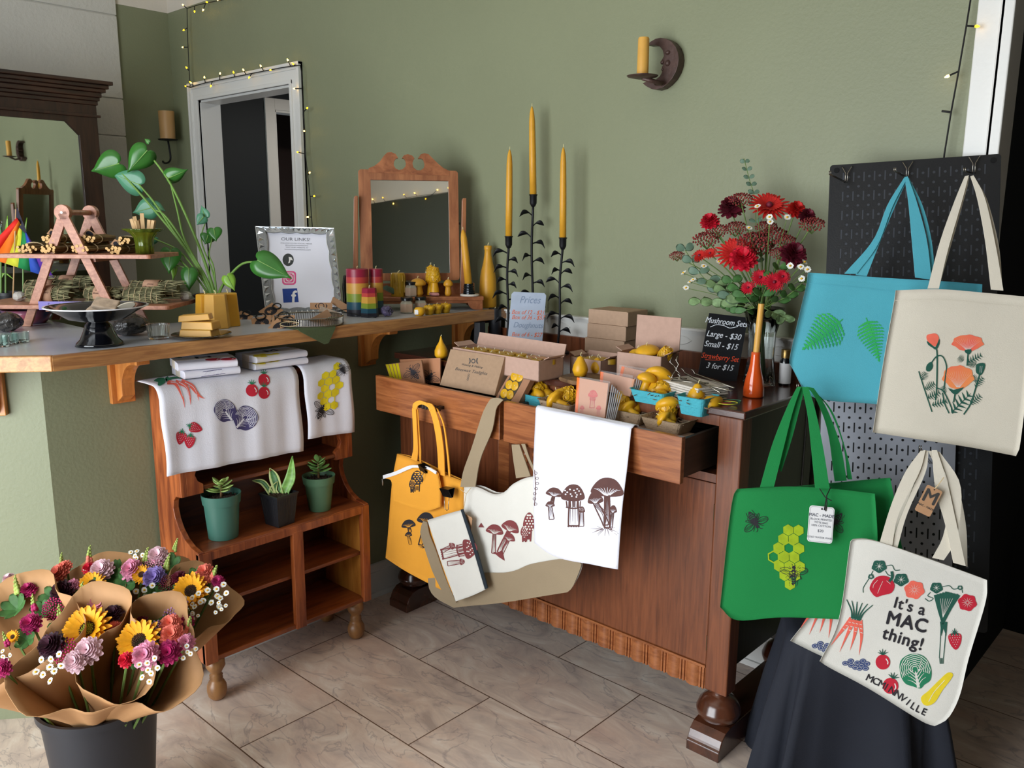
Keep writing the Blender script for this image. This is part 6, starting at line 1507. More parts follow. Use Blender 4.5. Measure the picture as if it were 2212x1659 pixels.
# ---- glasses
def glasscup(px, py, r0, r1, h, label, m, lobes=0, n=40, cat='glass', group=None):
 o = cpt(px, py); k = mpp(o); b = MB(); w = 2.2
 b.lathe([(0, 0), (r0 * k, 0), (r1 * k, h * k), ((r1 - w) * k, h * k), ((r0 - w) * k, 3.5 * k), (0, 3 * k)], n, o, lobes=lobes, amp=0.02 if lobes else 0)
 return solo('glass_holder', b, m, label, cat, o, group=group, auto=40)
glasscup(343, 731, 20, 24, 31, 'small ribbed clear glass holder on the counter', M_glass, 24, 96)
glasscup(45, 738, 17, 17.5, 22, 'clear glass tealight cup, right of the three at the left edge', M_aqua); glasscup(22, 742, 17, 17.5, 22, 'clear glass tealight cup, middle of the three at the left edge', M_aqua); glasscup(2, 748, 17, 17.5, 22, 'clear glass tealight cup cut by the left edge of the picture', M_aqua)
# painted bowl under the stand
o = cpt(62, 697, ZK); k = mpp(o); b = MB(); b.lathe([(0, 0), (34 * k, 0), (44 * k, 12 * k), (52 * k, 30 * k), (50 * k, 30 * k), (40 * k, 12 * k), (0, 4 * k)], 36, o)
t = thing('painted_bowl', 'blue and red flower painted bowl under the lower tier', 'bowl', o); b.build('bowl', mat('painted_glaze', '51618f', 0.25, col2='a8596a', scale=22, detail=1), t, smooth=True)
# ---- plate with three wax bars
o = cpt(436, 728); k = mpp(o); b = MB(); b.lathe([(0, 0), (34 * k, 0), (40 * k, 2 * k), (62 * k, 7 * k), (62 * k, 8.2 * k), (40 * k, 4 * k), (0, 2.2 * k)], 48, o)
solo('glass_plate', b, M_glass, 'clear glass plate under three stacked wax bars', 'plate', o, smooth=True)
def slab(ox_, z0, ang, w, d, h, label, tilt=0.0):
 b = MB(); b.X = TR(Vector((o.x, o.y, ZK)) + CR * ox_ * k + Vector((0, 0, z0 * k)), ang, 1, 0, 0); w *= k; d *= k; h *= k
 rows = [[Vector((sx * w / 2 * g, sy * d / 2 * g, z)) for sx, sy in ((-1, -1), (1, -1), (1, 1), (-1, 1))] for z, g in ((0, 1), (h, 0.93))]
 b.grid(rows, closed_u=True); n = len(b.v); b.af(n - 8, n - 5, n - 6, n - 7); b.af(n - 4, n - 3, n - 2, n - 1)
 if tilt:
  c = Vector((o.x, o.y, ZK)) + CR * ox_ * k + Vector((0, 0, z0 * k)); Rm = Matrix.Rotation(tilt, 4, CF); b.v = [c + Rm @ (v - c) for v in b.v]
 return solo('wax_bar', b, M_wax2, label, 'wax bar', bevel=0.0022)
slab(-4, 2.6, 0.62, 74, 42, 15, 'yellow wax bar at the bottom of the stack on the glass plate'); slab(0, 18, 0.62, 72, 42, 17, 'yellow wax bar in the middle of the stack on the glass plate'); slab(-10, 36.5, 0.85, 66, 36, 13, 'yellow wax bar lying askew on top of the stack', -0.07)
# ---- hexagonal pillar candles
def hexcandle(px, py, r0, r1, h, label, m=None, rot=0.3, group='hexagonal pillar candles on the counter', n=6, z=None):
 o = cpt(px, py, z); k = mpp(o); t = thing('pillar_candle', label, 'candle', o, group=group); b = MB(); b.lathe([(r0 * k, 0), (r1 * k, (h - 1.5) * k), ((r1 - 2) * k, h * k), (0, h * k)], n, o, rot=rot)
 b.build('wax', m or M_wax, t, bevel=0.001); wick(o + Vector((0, 0, h * k)), 8 * k, -3 * k, t, 1.3 * k); return t
hexcandle(447, 703, 24, 19, 68, 'hexagonal yellow pillar candle, left of the three beside the plant pot', M_wax, 0.1); hexcandle(470, 708, 29, 24, 73, 'hexagonal yellow pillar candle, front one of the three beside the plant pot', M_wax2, 0.35); hexcandle(496, 703, 26, 21, 70, 'hexagonal yellow pillar candle in shade, right of the three beside the plant pot', M_wax, 0.5)
# ---- heart-leaf plant
o = cpt(462, 694); o = Vector((o.x, o.y, ZK)); o = DP(462, 700, (cpt(462, 700) - CP).dot(CF) + 0.11); o = Vector((o.x, o.y, ZK)); k = mpp(o); dpl = (o - CP).dot(CF)
plant = thing('potted_heartleaf', 'large heart-leaved plant in a black pot rising over the counter', 'plant', o)
zr = oy(462, 632, o.y).z - ZK
zr = (DP(462, 634, dpl)).z - ZK
b = MB(); b.lathe([(0, 0.001), (26 * k, 0), (34 * k, zr - 6 * k), (38 * k, zr - 6 * k), (40 * k, zr), (37 * k, zr), (34 * k, zr * 0.8)], 32, o, cap=False); b.build('pot', M_bpot, plant, auto=40)
b = MB(); soil(b, o + Vector((0, 0, zr * 0.86)), 34.5 * k); b.build('soil', M_soil, plant, smooth=True)
M_lf = mat('heart_leaf', '35702a', 0.28, var=0.2, scale=14, spec=0.6); M_lf2 = mat('young_leaf', '7fae3c', 0.3, var=0.15, scale=14); M_lf3 = mat('bluegreen_leaf', '4f8a6a', 0.32, var=0.12, scale=12); M_lst = mat('leaf_stalk', '6c9440', 0.4)
HEART = [(0, 0), (-0.10, 0.10), (-0.26, 0.12), (-0.42, 0.0), (-0.48, -0.2), (-0.42, -0.45), (-0.26, -0.70), (-0.08, -0.92), (0, -1.08), (0.08, -0.92), (0.26, -0.70), (0.42, -0.45), (0.48, -0.2), (0.42, 0.0), (0.26, 0.12), (0.10, 0.10)]
def heart(px, py, L, W, rot, m, fwd=0.0, yawt=0.0, bend=0.25, stalk=None, par=None):
 "heart leaf: attachment at a picture point, tip direction in degrees (0 = down, positive = to the left)"
 c = DP(px, py, dpl - fwd); kk = mpp(c); r = math.radians(rot)
 d = (-CU * math.cos(r) - CR * math.sin(r)); s = (CR * math.cos(r) - CU * math.sin(r))
 nrm = CF; s = (s * math.cos(yawt) + nrm * math.sin(yawt)).normalized(); nrm = s.cross(d).normalized()
 if nrm.dot(CF) > 0: nrm = -nrm
 P = spline([(x, y) for x, y in HEART], 3, True); b = MB(); mid = [(0, 0.02 - 1.08 * i / 12) for i in range(13)]
 def Q(x, y):
  z = bend * (-0.35 * abs(x) ** 1.4 * 2 - 0.25 * (y + 0.3) ** 2 + 0.0); return c + s * x * W * kk + d * (-y) * L * kk + nrm * z * L * kk * 1.0
 n = len(P); half = n // 2
 idx = [b.av(Q(p_.x, p_.y)) for p_ in P]; inn = [b.av(Q(p_.x * 0.5, p_.y * 0.72 - 0.12)) for p_ in P]; cen = b.av(Q(0, -0.35))
 for i in range(n):
  j = (i + 1) % n; b.af(idx[i], idx[j], inn[j], inn[i]); b.af(inn[i], inn[j], cen)
 o_ = b.build('leaf', m, plant, smooth=True, solid=0.0012)
 b = MB()
 pts = [Q(0, -i / 6) + nrm * 0.0014 for i in range(6)]; b.tube(pts, [1.2 * kk * (1 - i / 7) for i in range(6)], 5)
 b.build('midrib', mat('leaf_rib', '7fa85a', 0.4), o_)
 return c
def stalk(pts, w0=4.5, w1=3.0, fw=None):
 P = spline([DP(x, y, dpl - (fw[i] if fw else 0)) for i, (x, y) in enumerate(pts)], 6); n = len(P); b = MB()
 b.tube(P, [lerp(w0, w1, i / (n - 1)) / 2 * k for i in range(n)], 8); return b.build('stalk', M_lst, plant, smooth=True)
stalk([(464, 655), (440, 600), (395, 530), (330, 450), (262, 372)], 8, 4); heart(258, 353, 60, 66, 74, M_lf, 0.02, 0.5, 0.5)
stalk([(468, 655), (455, 605), (425, 520), (370, 400), (316, 324)], 8, 4); heart(318, 325, 60, 56, 42, M_lf, 0.03, 0.5, 0.6); heart(322, 308, 12, 12, 130, M_lf, 0.03, 0.2)
stalk([(468, 655), (430, 580), (375, 500), (335, 440), (300, 398)], 7, 3.5); heart(303, 400, 62, 58, 112, M_lf3, 0.0, 0.3, 0.2)
stalk([(466, 655), (445, 600), (400, 520), (382, 450), (368, 395)], 6, 3.5); heart(362, 385, 44, 36, -112, M_lf, 0.0, -0.6, 0.7)
stalk([(466, 655), (420, 560), (360, 470), (330, 452)], 6, 3.5); heart(330, 448, 42, 48, 75, M_lf3, -0.02, 0.3, 0.2); heart(330, 440, 30, 22, -60, M_lf3, -0.02, 0.3, 0.2)
stalk([(462, 655), (440, 610), (390, 545), (332, 515)], 5, 3); heart(334, 512, 34, 26, 55, M_lf3, -0.02, 0.5, 0.2)
stalk([(462, 655), (425, 600), (380, 552), (368, 535)], 5, 3); heart(368, 540, 48, 48, 4, M_lf, 0.03, 0.1, 0.3);
stalk([(462, 655), (450, 620), (430, 590), (382, 573)], 5, 3); heart(408, 582, 44, 38, 0, M_lf, 0.04, 0.1, 0.3); heart(378, 575, 30, 14, 8, M_lf2, 0.0, 0.7, 0.2)
stalk([(470, 655), (460, 590), (435, 520), (446, 474)], 4, 2.5); heart(444, 470, 26, 26, 160, M_lf3, 0, 0.3, 0.2); heart(440, 468, 22, 26, 40, M_lf3, 0.01, 0.3, 0.2)
stalk([(470, 655), (462, 580), (452, 550), (458, 515)], 4, 2.5); heart(462, 494, 26, 34, -10, M_lf, 0.01, 0.2, 0.3); heart(450, 508, 20, 34, 20, M_lf, 0.0, 0.3, 0.3)
stalk([(466, 655), (482, 615), (520, 572), (556, 565)], 7, 4, [0.0, 0.02, 0.05, 0.07]); heart(556, 562, 78, 62, -62, M_lf, 0.08, 0.15, 0.15)
stalk([(468, 655), (478, 625), (486, 605)], 4, 2.5, [0, 0.03, 0.05]); heart(490, 596, 34, 30, -28, M_lf2, 0.05, 0.2, 0.3)
# ---- snake plant tips, flag and leaves at the far left
o = cpt(30, 690); o = DP(28, 700, (cpt(45, 706) - CP).dot(CF) + 0.20); o = Vector((o.x, o.y, ZK)); kf = mpp(o); dfl = (o - CP).dot(CF)
t = thing('rainbow_flag', 'small rainbow flag on a thin stick behind the wooden stand', 'flag', o)
b = MB(); b.tube([o, DP(34, 452, dfl)], 1.6 * kf, 6); b.build('stick', M_palo, t)
cols = [('e8281c', 0), ('f07818', 1), ('d8d83a', 2), ('1d8a4a', 3), ('2c52b8', 4), ('5a2a96', 5)]
TL_, BL_, TR2, BR2 = (36, 470), (-42, 552), (62, 512), (120, 604)
for c, i in cols:
 b = MB(); rows = []
 for v in (i / 6, (i + 1) / 6):
  rows.append([DP(*[lerp(lerp(TL_[q], BL_[q], f), lerp(TR2[q], (BR2[q]), f), v) for q in (0, 1)], dfl - 0.012 * math.sin(v * 9 + f * 4)) for f in [j / 6 for j in range(7)]])
 b.grid(rows); b.build('stripe', mat('flag_' + c, c, 0.75), t, smooth=True, solid=0.0006)
b = MB(); b.grid([[DP(30, 452, dfl), DP(38, 450, dfl)], [DP(30, 480, dfl), DP(62, 512, dfl)]]); b.build('hoist_point', mat('flag_dark', '2c2a38', 0.8), t, solid=0.0006)
for i, (P, w, m) in enumerate((([(12, 560), (14, 500), (16, 466)], 10, M_lf2), ([(50, 560), (54, 500), (58, 470)], 6, M_lf2), ([(2, 560), (2, 520), (-2, 478)], 12, M_lf), ([(0, 600), (10, 590), (30, 604)], 8, M_lf2), ([(100, 598), (110, 590), (124, 581)], 7, M_lf2))):
 b = MB(); Q = spline([DP(x, y, dfl + 0.06) for x, y in P], 4); n = len(Q); rows = []
 for j, c in enumerate(Q): ww = w * kf / 2 * (1 - (j / (n - 1)) ** 1.5) + 0.0004; rows.append([c - CR * ww, c + CF * 0.003, c + CR * ww])
 b.grid(rows)
 if i == 0: sp_ = thing('potted_spiky_plant', 'pale green spiky plant behind the rainbow flag at the left edge', 'plant', Vector((o.x - 0.05, o.y, ZK)))
 b.build('leaf', m, sp_, smooth=True, solid=0.0012)
oo = DP(20, 640, dfl + 0.06); b = MB(); b.lathe([(0, 0.001), (0.035, 0), (0.045, 0.075), (0.048, 0.075), (0.048, 0.085), (0.043, 0.085), (0.04, 0.07), (0, 0.068)], 24, (oo.x, oo.y, ZK)); b.build('pot', M_bpot, sp_, auto=40)
for P in ([(12, 640), (12, 560)], [(50, 640), (50, 560)], [(2, 640), (2, 560)]):
 b = MB(); b.tube([DP(P[0][0], P[0][1], dfl + 0.06), DP(P[1][0], P[1][1], dfl + 0.06)], 0.003, 6); b.build('stem', M_lst, sp_)
# ---- crystal photo frame with the links sheet
base = cpt(655, 678); df = (base - CP).dot(CF) + 0.03
P0, P1, P2 = DP(574, 676, df), DP(738, 673, df + 0.0), DP(554, 494, df + 0.045)
FF = Frame(P0, P1 - P0, P2 - P0); z0 = P0.z
t = thing('crystal_photo_frame', 'cut crystal photo frame holding a printed sheet of links', 'photo frame', (P0 + P1) / 2)
out = [FF.hit(*q) for q in ((576, 684), (740, 676), (722, 494), (553, 490))]; inn = [FF.hit(*q) for q in ((592, 669), (728, 664), (706, 504), (573, 500))]
def scal(pl, amp, n):
 R_ = []
 for i in range(4):
  a = Vector(pl[i]); c = Vector(pl[(i + 1) % 4]); d = c - a; nn_ = Vector((d.y, -d.x)).normalized()
  for j in range(n): f = j / n; R_.append(tuple(a + d * f - nn_ * amp * abs(math.sin(f * PI * 4))))
 return R_
innS = scal(inn, 0.0045, 16)
M_crys = mat('cut_crystal', 'eef2f4', 0.04, trans=0.75, ior=1.5, var=0.0); M_crysr = mat('crystal_facet', 'cfd4d8', 0.06, metal=0.85)
b = MB(); b.prism(out, -0.006, 0.004, FF, holes=[innS[::-1]]); b.build('glass_border', M_crys, t, bevel=0.002)
b = MB(); random.seed(9)
def lp(P, u):
 u = (u % 1) * 4; i = int(u); f = u - i; a = P[i % 4]; c = P[(i + 1) % 4]; return (lerp(a[0], c[0], f), lerp(a[1], c[1], f))
NB = 48
for i in range(NB):
 o1 = lp(out, i / NB); o2 = lp(out, (i + 1) / NB); c1_ = lp(inn, (i + 0.5) / NB); c0_ = lp(inn, (i - 0.5) / NB)
 oc = (lerp(o1[0], c1_[0], 0.12), lerp(o1[1], c1_[1], 0.12)); od = (lerp(o2[0], c1_[0], 0.12), lerp(o2[1], c1_[1], 0.12)); ic = (lerp(o1[0], c1_[0], 0.8), lerp(o1[1], c1_[1], 0.8))
 apx = FF.pt((oc[0] + od[0] + ic[0]) / 3, (oc[1] + od[1] + ic[1]) / 3, 0.0085)
 i1, i2, i3 = b.av(FF.pt(*oc, 0.0042)), b.av(FF.pt(*od, 0.0042)), b.av(FF.pt(*ic, 0.0042)); ia = b.av(apx)
 b.af(i1, i2, ia); b.af(i2, i3, ia); b.af(i3, i1, ia)
b.tube([FF.pt(*q, 0.004) for q in out], 0.0028, 8, closed=True); b.tube([FF.pt(*q, 0.0045) for q in innS], 0.0016, 6, closed=True)
b.build('cut_pattern', M_crysr, t)
b = MB(); m1 = [FF.hit(*q) for q in ((588, 674), (730, 668), (710, 502), (568, 500))]; b.prism(m1, -0.010, -0.0065, FF); sheet = b.build('printed_sheet', mat('white_paper', 'e4e4ee', 0.6), t)
q = Print(lambda x, y, o_=0: FF.pt(*FF.hit(x, y), -0.0065 + o_), 50, 0.0004, 0.0002)
sx_ = lambda x, y: (500 + x / 3.95, 440 + y / 3.95)
I_pg = ink('soft_grey', '77777f')
for bd, x, y, sz in (('OUR LINKS!', 545, 312, 38), ('FOLLOW US ON SOCIAL MEDIA', 550, 340, 15), ('@WAXINGANDMAKING', 553, 357, 14), ('VISIT OUR WEBSITE AT', 556, 375, 15), ('WAXINGANDMAKING.COM', 560, 393, 14)):
 c = sx_(x, y); q.text(I_pg if sz < 20 else ink('dk', '55555e'), bd, c[0], c[1], sz / 3.95, 1.5, 1, 0, 0, 1.25)
c = sx_(480, 475); q.oval(ink('logo_dark', '3a3e3c'), c[0], c[1], 48 / 3.95, 54 / 3.95); q.fill(I_wht, [sx_(485, 450), sx_(510, 455), sx_(520, 480), sx_(500, 475), sx_(495, 500), sx_(480, 505), sx_(488, 480)], 1)
I_ig = ink('pink_icon', 'dc5a8c'); rr_ = [(x / 3.95, y / 3.95) for x, y in rounded(120, 118, 28)]; c = sx_(488, 630)
q.fill(I_ig, [(c[0] + x, c[1] + y) for x, y in rr_]); q.line(I_wht, [(c[0] + x * 0.72, c[1] + y * 0.72) for x, y in rr_], 1.6, 1, 0, 0, True); q.oval(I_wht, c[0], c[1], 7, 7, 1, 18, 0, 1.6); q.oval(I_wht, c[0] + 8, c[1] - 8, 1.1, 1.1, 2)
I_fb = ink('blue_icon', '23418c'); c = sx_(500, 780); q.fill(I_fb, [sx_(430, 722), sx_(556, 718), sx_(570, 836), sx_(440, 842)]); q.text(I_wht, 'f', sx_(525, 780)[0], sx_(525, 838)[1], 36, 2, 1, 0, 1.0)
q.build('printing', sheet)
b = MB(); pb_ = FF.pt(0.07, 0.08, -0.01); b.grid([[FF.pt(0.05, 0.09, -0.011), FF.pt(0.09, 0.09, -0.011)], [Vector((FF.pt(0.05, 0, -0.07).x, FF.pt(0.05, 0, -0.07).y, ZK)), Vector((FF.pt(0.09, 0, -0.07).x, FF.pt(0.09, 0, -0.07).y, ZK))]]); b.build('easel_back', M_blkg, t, solid=0.002)
# ---- pierced silver tray
M_silv = mat('tarnished_silver', '8f8a80', 0.25, metal=1.0)
o = cpt(668, 702); o = Vector((o.x - 0.02, o.y + 0.015, ZK)); k = mpp(o)
t = thing('gallery_tray', 'round silver tray with a pierced gallery rim on the counter', 'tray', o)
b = MB(); R0 = 72 * k; b.lathe([(0, 0.001), (R0, 0.001), (R0, 0.003), (0, 0.003)], 48, o); b.build('tray_floor', M_silv, t)
b = MB()
for zz in (0.004, 0.028): b.tube([o + Vector((R0 * math.cos(a), R0 * math.sin(a), zz)) for a in [2 * PI * i / 60 for i in range(60)]], 0.0022, 6, closed=True)
for i in range(90): a = 2 * PI * i / 90; b.bar(o + Vector((R0 * math.cos(a), R0 * math.sin(a), 0.004)), o + Vector((R0 * math.cos(a + 0.012), R0 * math.sin(a + 0.012), 0.028)), 0.0016, 0.0016)
b.build('pierced_rim', M_silv, t)
# green napkin corner over the edge
M_nap = mat('olive_napkin', '4d5a3c', 0.9, bump=0.2, bscale=400)
b = MB(); xe = -2.285 + 0.024
Pn = [oz(560, 706, ZK + 0.0012), oz(700, 694, ZK + 0.0012)]
ea, eb = ox(645, 716, xe), ox(724, 704, xe)
tp = ox(706, 746, xe + 0.004)
rows = [[Vector((-2.33, ea.y, ZK + 0.0015)), Vector((-2.33, eb.y, ZK + 0.0015))], [Vector((xe - 0.004, ea.y, ZK + 0.0022)), Vector((xe - 0.004, eb.y, ZK + 0.0022))], [Vector((xe + 0.002, ea.y + 0.004, ZK - 0.004)), Vector((xe + 0.002, eb.y, ZK - 0.004))], [Vector((xe + 0.003, lerp(ea.y, tp.y, 0.92), tp.z + 0.004)), Vector((xe + 0.003, lerp(eb.y, tp.y, 0.8), tp.z + 0.006))]]
b.grid(rows); solo('cloth_napkin', b, M_nap, 'olive cloth napkin under the tray, one corner hanging over the counter edge', 'napkin', smooth=False, solid=0.0016)
# kraft cards with hair ties
def tie_card(px, py, s, rot, label, z, n=0.0, ring=True, lift=0.0):
 c = cpt(px, py, z); k = mpp(c); nrm = (Vector((0, 0, 1)) * 0.8 + Vector((CF.x, CF.y, 0)) * -0.6).normalized(); A_ = CR * math.cos(math.radians(rot)) + CR.cross(nrm) * math.sin(math.radians(rot)); F = Frame(c, A_, nrm.cross(A_))
 if F.n.z < 0: F = Frame(c, A_, -nrm.cross(A_))
 t = thing('hair_tie_card', label, 'card', c, group='hair ties on kraft cards'); s2 = s * k / 2
 MB().prism(rounded(s2 * 2, s2 * 2, s2 * 0.06), 0, 0.0006, F).build('card', M_kraft, t)
 q = Print(lambda x, y, o_=0: F.pt(x, -y, o_), 1, 0.0009, 0.0002); q.oval(I_blk, 0, 0, s2 * 0.72, None, 0, 24)
 for a in range(3): q.at(0, s2 * 0.1, s2 * 0.4, None, a * 40 - 40); q.fill(M_kraft, [(-0.15, 0), (0, -0.9), (0.15, 0)], 1)
 q.T = None; q.oval(M_kraft, 0, s2 * 0.25, s2 * 0.3, s2 * 0.16, 1); q.build('stamp', t)
 if ring: b = MB(); b.tube([F.pt(s2 * 0.5 * math.cos(a), s2 * 0.9 + s2 * 0.45 * math.sin(a), 0.004) for a in [2 * PI * i / 20 for i in range(20)]], 0.0022, 7, closed=True); b.build('hair_tie', M_cord, t, smooth=True)
tie_card(608, 708, 52, 25, 'hair tie card lowest of the three at the counter edge', ZK + 0.001); tie_card(566, 698, 42, -18, 'hair tie card left of the three at the counter edge', ZK + 0.002); tie_card(610, 698, 48, -2, 'hair tie card on top of the three at the counter edge', ZK + 0.006)
tie_card(522, 688, 36, 30, 'hair tie card with a grey tie lying left of the tray', ZK + 0.002); tie_card(585, 672, 38, 40, 'hair tie card leaning on the silver tray rim', ZK + 0.03)
def loop(px, py, rx, ry, z, m, label, r=0.0022):
 c = cpt(px, py, z); k = mpp(c); b = MB(); b.tube([c + CR * rx * k * math.cos(a) + Vector((0, 0, 1)) * ry * k * math.sin(a) * 0.4 + Vector((CF.x, CF.y, 0)) * ry * k * math.sin(a) for a in [2 * PI * i / 24 for i in range(24)]], r, 7, closed=True)
 solo('hair_tie', b, m, label, 'hair tie', group='loose hair ties by the tray', smooth=True)
for i, (x, y, rx, ry) in enumerate(((610, 690, 18, 8), (622, 694, 16, 9), (600, 693, 14, 7), (632, 697, 14, 9))): loop(x, y, rx, ry, ZK + 0.003 + 0.004 * i, M_cord, 'black hair tie in the heap left of the silver tray')
loop(544, 686, 13, 7, ZK + 0.003, mat('grey_tie', '6f7370', 0.6), 'grey hair tie lying on the cards left of the tray'); loop(625, 700, 20, 10, ZK + 0.016, M_twine, 'cream cord loop lying on the black hair ties', 0.0012)
for i, (x, y, rt, lb) in enumerate(((692, 682, 30, 'small cellophane packet in the silver tray, left one'), (712, 672, -20, 'small cellophane packet in the silver tray, right one'), (737, 655, -30, 'kraft card sticking out of the silver tray'))):
 c = cpt(x, y + 4, ZK + 0.012 + 0.01 * i); k = mpp(c); b2 = MB(); F = Frame(c, CR * math.cos(math.radians(rt)) + CU * math.sin(math.radians(rt)), CU - CF * 0.6); b2.prism(rounded(46 * k, 18 * k, 2 * k), 0, 0.0012, F); solo('paper_packet', b2, M_kraft if i != 1 else M_soap, lb, 'packet')
# black moon card at the frame's foot
F = Frame(DP(694, 661, df - 0.04), CR, CU); k = mpp(F.o); b = MB(); b.prism(rounded(48 * k, 14 * k, 1 * k), 0, 0.001, F);
t = thing('stamped_card', 'kraft card with a triple moon stamp at the foot of the crystal frame', 'card', F.o); b.build('card', M_kraft, t); q = Print(lambda x, y, o_=0: F.pt(x * k, -y * k, o_), 50, 0.0014, 0.0002); q.oval(I_blk, 0, 0, 6, None, 0, 14, 0, 1.6)
for s in (-1, 1): q.fill(I_blk, [(s * 9, -6), (s * 14, 0), (s * 9, 6), (s * 11, 0)], 0)
q.build('stamp', t)
# ---- rainbow candles
RB = ['8f1f3a', 'b8423c', 'c9963f', '7d8f2c', '1f4a5c', '24242e']
def rainbow(px, py, r0, r1, h, label, n=32, rot=0.2, bands=(0, .17, .30, .52, .70, .86, 1)):
 o = cpt(px, py); k = mpp(o); t = thing('rainbow_candle', label, 'candle', o, group='rainbow striped pillar candles')
 for i in range(6):
  z0, z1 = 1 - bands[i + 1], 1 - bands[i]
  b = MB(); ra, rb = lerp(r0, r1, z0) * k, lerp(r0, r1, z1) * k; P = [(ra, z0 * h * k), (rb, z1 * h * k)]
  if i == 0: P[-1] = (rb, z1 * h * k - 0.0015); P.append((rb - 0.002, z1 * h * k)); P.append((0, z1 * h * k))
  if i == 5: P = [(0, 0)] + P
  b.lathe(P, n, o, rot=rot, cap=False); b.build('colour_band', mat('wax_' + RB[i], RB[i], 0.4, sss=0.1, coat=0.1), t, auto=40)
 wick(o + Vector((0, 0, h * k)), 6 * k, 1.5 * k, t, 1.0 * k); return t
rainbow(774, 681, 24.5, 23.5, 100, 'wide round rainbow striped candle, left of the rainbow group'); rainbow(814, 678, 15, 14.5, 97, 'slim round rainbow striped candle, behind the hexagonal one'); rainbow(799, 684, 20, 16, 62, 'hexagonal rainbow striped candle in front of the round ones', 6, 0.15)
b = MB(); b.tube([cpt(728, 672, ZK + 0.016), cpt(812, 686, ZK + 0.003)], 0.0018, 6); b.tube([cpt(728, 672, ZK + 0.016), cpt(784, 662, ZK + 0.022)], 0.0016, 6); solo('incense_rods', b, M_cord, 'thin black incense rods resting across the tray rim', 'incense')
M_amet = mat('amethyst', '4d4560', 0.3, var=0.6, scale=60, bump=1.0, bscale=120); rock(836, 684, 16, 24, 'small dark violet amethyst cluster beside the rainbow candles', 8, M_amet, 'amethyst_cluster')
o2 = cpt(752, 672); k = mpp(o2)
b = MB(); b.lathe([(0, 0), (10 * k, 0), (14 * k, 20 * k), (15 * k, 50 * k), (12 * k, 75 * k), (9 * k, 76 * k), (0, 70 * k)], 20, Vector((o2.x - 0.03, o2.y + 0.03, ZK))); solo('dark_vase', b, M_blkg, 'small dark vase half hidden behind the wide rainbow candle', 'vase', smooth=True)
# ================================================================== dressing-table mirror at the end of the counter
M_maple = wood('reddish_maple', '7e4a2e', 'a86e48', 'z', 0.4, 4, 7); M_mapx = wood('reddish_maple_long', '7a4529', 'a86a44', 'x', 0.4, 4, 7)
Pm = cpt(1042.7, 669.2); dm = (Pm - CP).dot(CF)
h0 = Vector((ray(890, 500).x, ray(890, 500).y, 0)).normalized(); av_ = (Vector((h0.y, -h0.x, 0)) + h0 * 0.06).normalized()
FB = Frame(Vector((Pm.x, Pm.y, ZK)), av_, (0, 0, 1))       # front plane of the base
fbk = FB.n * -1
def fb(x, y): return FB.hit(x, y)
t = thing('dressing_mirror', 'tilting dressing mirror with scrolled maple frame on a small shelf base', 'mirror', FB.pt(fb(905, 660)[0], 0, -0.07))
zs1 = fb(930, 641)[1]; zs0 = fb(930, 650)[1]; xl = fb(764, 660)[0]; xr = 0.0
MB().obox(FB.pt((xl + xr) / 2, (zs1 + zs0) / 2, -0.07), FB.a, FB.n, FB.b, (xr - xl) / 2 + 0.004, 0.076, (zs1 - zs0) / 2).build('base_shelf', M_mapx, t, bevel=0.003)
P = [(xl, 0), (xl, zs0), (xr, zs0), (xr, 0), (xr - 0.022, 0)] + [(xr - 0.022 - 0.034 * math.sin(a), 0.022 * (1 - math.cos(a)) * 1.2) for a in [PI / 2 * i / 6 for i in range(1, 7)]]
P += [(xl + 0.022 + 0.034 * math.sin(a), 0.022 * (1 - math.cos(a)) * 1.2) for a in [PI / 2 * i / 6 for i in range(6, 0, -1)]] + [(xl + 0.022, 0)]
for n_ in (0.0, -0.13): MB().prism([(a, z) for a, z in P][::-1], n_ - 0.012, n_, FB).build('base_apron', M_mapx, t, bevel=0.002)
tl = math.radians(5.4); FMb = FB.b * math.cos(tl) - FB.n * math.sin(tl)
FM = Frame(FB.pt(0, zs1, -0.075), FB.a, FMb)
fm = lambda x, y: FM.hit(x, y)
b0, b1 = fm(993, 604), fm(777, 372); xL_, xR_ = fm(777, 500)[0], fm(991, 500)[0]; zB, zT = fm(900, 606)[1], fm(900, 368)[1]
gx0, gx1, gz0, gz1 = fm(803, 490)[0], fm(970, 490)[0], fm(890, 590)[1], fm(890, 390)[1]
def zz3(x, y): return fm(740 + x / 4.367, 320 + y / 4.367)
b = MB(); b.prism(rounded(xR_ - xL_, zT - zB, 0.012), -0.012, 0.006, Frame(FM.pt((xL_ + xR_) / 2, (zB + zT) / 2), FM.a, FM.b), holes=[[(gx0 - (xL_ + xR_) / 2, gz0 - (zB + zT) / 2), (gx0 - (xL_ + xR_) / 2, gz1 - (zB + zT) / 2), (gx1 - (xL_ + xR_) / 2, gz1 - (zB + zT) / 2), (gx1 - (xL_ + xR_) / 2, gz0 - (zB + zT) / 2)]])
b.build('mirror_frame', M_maple, t, bevel=0.002)
crest = [zz3(*q) for q in ((245, 232), (245, 192), (300, 170), (350, 130), (392, 72), (420, 44), (460, 40), (500, 58), (523, 95), (500, 102), (484, 130), (482, 165), (500, 195), (530, 208), (565, 202), (590, 178), (598, 145), (590, 115), (575, 98), (560, 96), (580, 68), (615, 60), (655, 72), (678, 100), (668, 112), (658, 145), (668, 185), (700, 210), (735, 212), (765, 190), (774, 155), (762, 115), (745, 100), (710, 100), (735, 62), (770, 50), (810, 60), (850, 100), (900, 150), (950, 190), (1003, 215), (1003, 262), (620, 250))]
b = MB(); b.prism(crest, -0.010, 0.0072, FM); b.build('scrolled_crest', M_mapx, t, bevel=0.0015)
